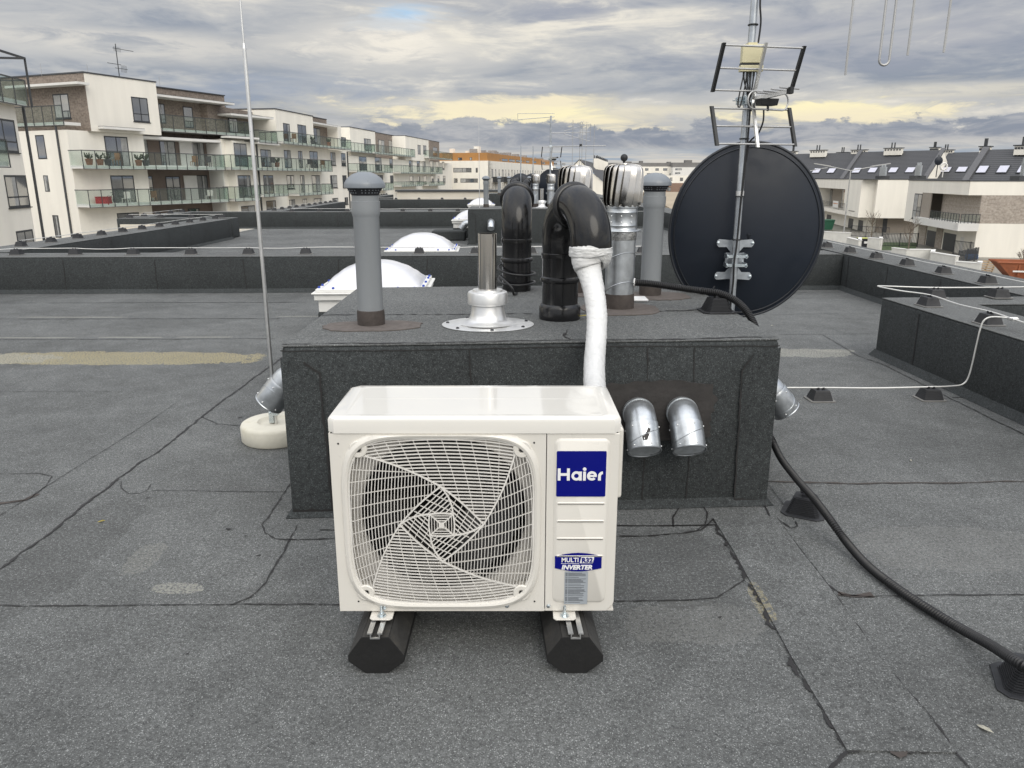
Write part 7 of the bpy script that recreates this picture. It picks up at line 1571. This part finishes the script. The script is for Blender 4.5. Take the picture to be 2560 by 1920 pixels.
bg0 = gr(1725, 1140); bg = thing("bulk_bag", "blue bulk bag with a dark bundle on top, by the black fence", "bag", (bg0.x, bg0.y, GZ)); m = MB(); m.lathe([(.42, 0), (.50, .1), (.48, .4), (.38, .5)], n=12); m.build("sack", [BAGB], bg, smooth=60); m = MB(); m.lathe([(.36, .5), (.44, .56), (.42, .7), (.25, .8), (.01, .82)], n=12); m.build("bundle", [FRAME], bg, smooth=60)
bi0 = gr(735, 1035); bi = thing("wheelie_bin", "small black bin standing in the white bin shelter", "bin", (bi0.x, bi0.y, GZ)); m = MB(); m.hexa([(-.5, -.4, .0), (.5, -.4, 0), (.5, .4, 0), (-.5, .4, 0), (-.58, -.48, .95), (.58, -.48, .95), (.58, .48, .95), (-.58, .48, .95)]); m.build("tub", [SLOT], bi); m = MB(); m.box(-.60, .60, -.5, .5, .951, 1.02); m.build("lid", [YELM := mat("bin_lid", (0.42, 0.44, 0.12), 0.6)], bi, bevel=.04); m = MB(); m.box(-.25, .25, -.52, -.44, .5, .7); m.build("sticker", [SLABW], bi)
gb0 = gr(365, 870); gb_ = thing("wheelie_bin", "green bin partly hidden by the satellite dish", "bin", (gb0.x, gb0.y, GZ)); m = MB(); m.hexa([(-.9, -.5, .1), (.9, -.5, .1), (.9, .5, .1), (-.9, .5, .1), (-1.1, -.6, 1.2), (1.1, -.6, 1.2), (1.1, .6, 1.2), (-1.1, .6, 1.2)]); m.build("tub", [GRN := mat("bin_green", (0.015, 0.09, 0.05), 0.5)], gb_); m = MB(); m.box(-1.15, 1.15, -.65, .65, 1.201, 1.4); m.build("lid", [GRN], gb_, bevel=.08)
BARK = mat("bark", (0.16, 0.13, 0.10), 0.9, var=0.25, vs=4)
def bare_tree(p, h, lb, sd):
    rnd = random.Random(sd); t_ = thing("bare_tree", lb, "tree", (p.x, p.y, GZ)); tr = MB(); tr.tube([(0, 0, 0), (.03, .02, h * .35), (0, 0, h * .7), (.04, 0, h)], [.06, .05, .03, .01], 6); tr.build("trunk", [BARK], t_)
    cr_ = MB()
    def grow(q, d, L_, r, lev):
        e = q + d * L_; mid = q + d * L_ * .5 + Vector((rnd.uniform(-.05, .05), rnd.uniform(-.05, .05), .02)) * L_; cr_.tube([q, mid, e], [r, r * .8, r * .55], 4)
        if lev:
            for _ in range(4): nd = (d + Vector((rnd.uniform(-.7, .7), rnd.uniform(-.7, .7), rnd.uniform(-.1, .6)))).normalized(); grow(q + d * L_ * rnd.uniform(.35, 1.0), nd, L_ * rnd.uniform(.45, .7), r * .55, lev - 1)
    for i in range(9): a = rnd.uniform(0, 6.28); grow(Vector((0, 0, h * rnd.uniform(.3, .85))), Vector((math.cos(a) * .6, math.sin(a) * .6, .8)).normalized(), h * .28, .022, 2)
    cr_.build("crown", [BARK], t_)
for (x, y0_, y1_, lb, sd_) in ((1135, 1110, 800, "bare young tree in front of the white yard wall", 3), (2185, 1250, 1010, "bare shrub like tree behind the rusty skip", 4), (790, 1030, 720, "bare young tree beside the small black bin", 5)):
    p = gr(x, y0_); bare_tree(p, AT(*zr(x, y1_), p.y).z - GZ, lb, sd_)

# ---- centre distance
ORBR = mat("ochre_cladding", (0.40, 0.20, 0.065), 0.8, var=0.1, vs=.5, streak=True)
P0 = AT(*zo(700, 600), 170); FO = Facade((P0.x, P0.y), (P0.x + .218, P0.y + .976)); FO2 = Facade((P0.x, P0.y), (P0.x - .976, P0.y + .218))
bo = thing("apartment_building", "long white building with an ochre top storey in the centre distance", "building", (P0.x, P0.y, GZ))
zw1 = FO.px(*zo(700, 476))[1]; zw2 = FO.px(*zo(700, 362), -.5)[1]
m = MB(); FO.box(m, 0, 88, GZ, zw1, -14, 0); FO2.box(m, 0, 52, GZ, zw1 - .01, -12, .02); m.build("wall", [STUC], bo, world=True)
m = MB(); FO.box(m, .6, 88, zw1 + .002, zw2, -13, -.6); FO2.box(m, .3, 46, zw1 + .003, zw2 - .01, -12, -.5); m.build("top_storey", [ORBR], bo, world=True)
def wn(bd, f, r, conv, o=0.0, mm=[0]): window(bd, f, f.rect(r, conv, o), o, True, False)
for r in ((140, 572, 178, 645), (195, 582, 458, 646), (520, 580, 550, 648), (203, 733, 255, 797), (298, 735, 550, 795), (30, 490, 62, 610)): wn(bo, FO2, r, zo, .02)
for r in ((262, 430, 322, 470), (432, 428, 466, 470)): wn(bo, FO2, r, zo, -.5)
for (x0_, x1_, y0_, y1_) in ((668, 695, 432, 468), (722, 742, 436, 470), (775, 845, 435, 476), (862, 880, 448, 480), (900, 985, 448, 486), (1005, 1090, 456, 492), (1105, 1195, 466, 500), (1215, 1228, 474, 502), (1250, 1300, 474, 506), (1360, 1400, 484, 512), (1490, 1530, 498, 524), (1655, 1700, 506, 532), (1780, 1825, 514, 538)):
    if x0_ > 700: wn(bo, FO, (x0_, y0_, x1_, y1_), zo, -.6)
mw = MB(); cell = []
for i in range(26):
    a_ = 3 + i * 3.3
    for z_, hgt in ((zw1 - 3.6, 1.9), (zw1 - 6.6, 1.9)):
        R4 = (a_, a_ + (1.0 if i % 3 else 1.5), z_, z_ + hgt); window(bo, FO, R4, 0.0, True, False)
for i in range(8):
    a_ = 4 + i * 10.5; m = MB(); FO.box(m, a_, a_ + 6, zw1 - 4.5, zw1 - 3.3, .02, 1.2); m.build("balcony", [FRAME], bo, world=True)
m = MB()
for (x0_, x1_, yt) in ((138, 192, 300), (490, 566, 268), (370, 430, 335)): a, z_ = FO2.px(*zo(x0_, yt), -4); b = FO2.px(*zo(x1_, yt), -4)[0]; a, b = sorted((a, b)); FO2.box(m, a, b, zw2 - .2, z_, -5.5, -4)
m.build("chimney", [STUC], bo, world=True)
PLG = mat("plant_grey", (0.28, 0.28, 0.28), 0.7, var=.2)
for i in range(22): a_ = 4 + i * 3.7 + random.uniform(-1, 1); hgt = random.uniform(.4, 1.1); m = MB(); FO.box(m, a_, a_ + random.uniform(.6, 2.6), zw2 - .1, zw2 + hgt, -5, -3.4); m.build("rooftop_plant", [PLG], bo, world=True)
# gabled white house further along the right
gp_ = AT(*zo(2030, 465), 150); hg = thing("terraced_house", "distant white gabled house behind the turbine vents", "house", (gp_.x, gp_.y, GZ)); ev = gp_.z - 4.8; W2 = 5.2
def gpt(x, y, z): return Vector((gp_.x + x * .985 + y * .17, gp_.y + y * .985 - x * .17, z))
m = MB(); m.add([gpt(-W2, 0, GZ), gpt(W2, 0, GZ), gpt(W2, 0, ev), gpt(0, 0, gp_.z), gpt(-W2, 0, ev)], [(0, 1, 2, 3, 4)]); m.add([gpt(W2, 0, GZ), gpt(W2, 60, GZ), gpt(W2, 60, ev), gpt(W2, 0, ev)], [(0, 1, 2, 3)]); m.build("wall", [STUC], hg, world=True)
m = MB(); m.quad(gpt(0, -.2, gp_.z + .15), gpt(W2 + .4, -.2, ev - .2), gpt(W2 + .4, 60, ev - .2), gpt(0, 60, gp_.z + .15)); m.quad(gpt(-W2 - .4, -.2, ev - .2), gpt(0, -.2, gp_.z + .15), gpt(0, 60, gp_.z + .15), gpt(-W2 - .4, 60, ev - .2)); m.build("roof", [TILE], hg, world=True)
for k in range(8):
    y_ = 22 + k * 6; m = MB(); c = gpt(1.6, y_, 0); m.box(c.x - .5, c.x + .5, c.y - .6, c.y + .6, gp_.z - 1.5, gp_.z + .75); ch = m.build("chimney", [STUC], hg, world=True); m = MB()
    for q_ in (-.3, .3): m.cyl((c.x + q_, c.y, gp_.z + .75), (c.x + q_, c.y, gp_.z + 1.4), .14, n=6)
    pp2 = m.build("chimney_pot", [ROOFD], ch); pp2.location = -Vector(hg.location)
R4 = (0,); m = MB(); c = AT(*zo(2200, 700), 149.6); 
# far long buildings right of centre
GREYB = mat("grey_cladding", (0.17, 0.165, 0.16), 0.85, var=0.1, vs=.3)
def farblock(lb, x0, x1, yt, Y, h_top, mt, rows=(), top_mt=None, ytop=None, deep=14):
    a = AT(*zq(x0, yt), Y); b = AT(*zq(x1, yt), Y); t_ = thing("apartment_building", lb, "building", ((a.x + b.x) / 2, Y, GZ)); f = Facade((a.x, Y), (b.x, Y)); L_ = b.x - a.x
    m = MB(); f.box(m, 0, L_, GZ, a.z, -deep, 0); m.build("wall", [mt], t_, world=True)
    if top_mt:
        z_ = AT(*zq(x0, ytop), Y).z; m = MB(); f.box(m, 0, L_, a.z + .002, z_, -deep, -.8); m.build("top_storey", [top_mt], t_, world=True)
        k = 0
        while k < L_ - 4: k += random.uniform(3, 11); m = MB(); f.box(m, k, min(L_, k + random.uniform(1, 4)), z_ + .001, z_ + random.uniform(.4, 1.3), -6, -3); m.build("rooftop_plant", [GREYB], t_, world=True)
    for (y0_, y1_, w_, gap, s0_, s1_) in rows:
        z1_, z0_ = AT(*zq(x0, y0_), Y).z, AT(*zq(x0, y1_), Y).z; k = L_ * s0_; n = 0
        while k < L_ * s1_ and n < 45: window(t_, f, (k, k + w_ * random.uniform(.8, 1.1), z0_, z1_), 0.0, True, False, 0); k += w_ + gap * random.choice((1, 1, 1.8)); n += 1
farblock("long cream building with a grey top storey on the horizon right of centre", -420, 915, 578, 300, 0, STUC, ((608, 655, 1.6, 1.3, .25, .98), (700, 745, 1.6, 1.5, .25, .98)), GREYB, 505)
farblock("bright white building on the horizon beside the satellite dish", 925, 2400, 590, 296, 0, SLABW, ((610, 645, 2.4, 5.0, .03, .98), (685, 718, 2.4, 5.0, .03, .98)), GREYB, 500)
farblock("low cream building with slit windows between grey pipe and dish", 760, 2300, 745, 240, 0, STUC, ((785, 850, .9, 2.2, .07, .6),))
farblock("low brown brick building between grey vent pipe and dish", 800, 1900, 890, 205, 0, brick_mat("far_brick", (0.22, 0.14, 0.10), (0.30, 0.2, 0.15), (0.25, 0.2, 0.17), (1, 0)), ((965, 1040, 1.1, 1.2, .02, .4),), None, None, 8)
for i, (u0, u1, v, Y, mt, lb) in enumerate(((1440, 1580, 438, 520, GREYB, "grey building on the far horizon behind the turbine vent"), (600, 1150, 452, 560, GREYB, "low grey building far behind the apartment row"), (2100, 2700, 448, 540, GREYB, "low far building behind the tiled roofs"))):
    a, b = AT(u0, v, Y), AT(u1, v, Y); t_ = thing("distant_building", lb, "building", ((a.x + b.x) / 2, Y, GZ)); f = Facade((a.x, Y), (b.x, Y)); m = MB(); k = 0
    while k < b.x - a.x: w_ = random.uniform(12, 40); f.box(m, k, min(b.x - a.x, k + w_ - .5), GZ, a.z + random.uniform(-2, 1.5), -15 - random.uniform(0, 8), random.uniform(-2, 2)); k += w_
    m.build("wall", [mt], t_, world=True)
SAND = mat("sand_bank", (0.36, 0.30, 0.22), 0.95, var=0.12, vs=.2)
a, b = AT(*zq(300, 1060), 196), AT(*zq(2600, 1060), 196); m = MB(); m.hexa([(a.x, 150, GZ), (b.x, 150, GZ), (b.x, 200, GZ), (a.x, 200, GZ), (a.x, 188, a.z), (b.x, 188, a.z), (b.x, 200, a.z), (a.x, 200, a.z)]); tag(m.build("sand_bank", [SAND]), kind='structure')
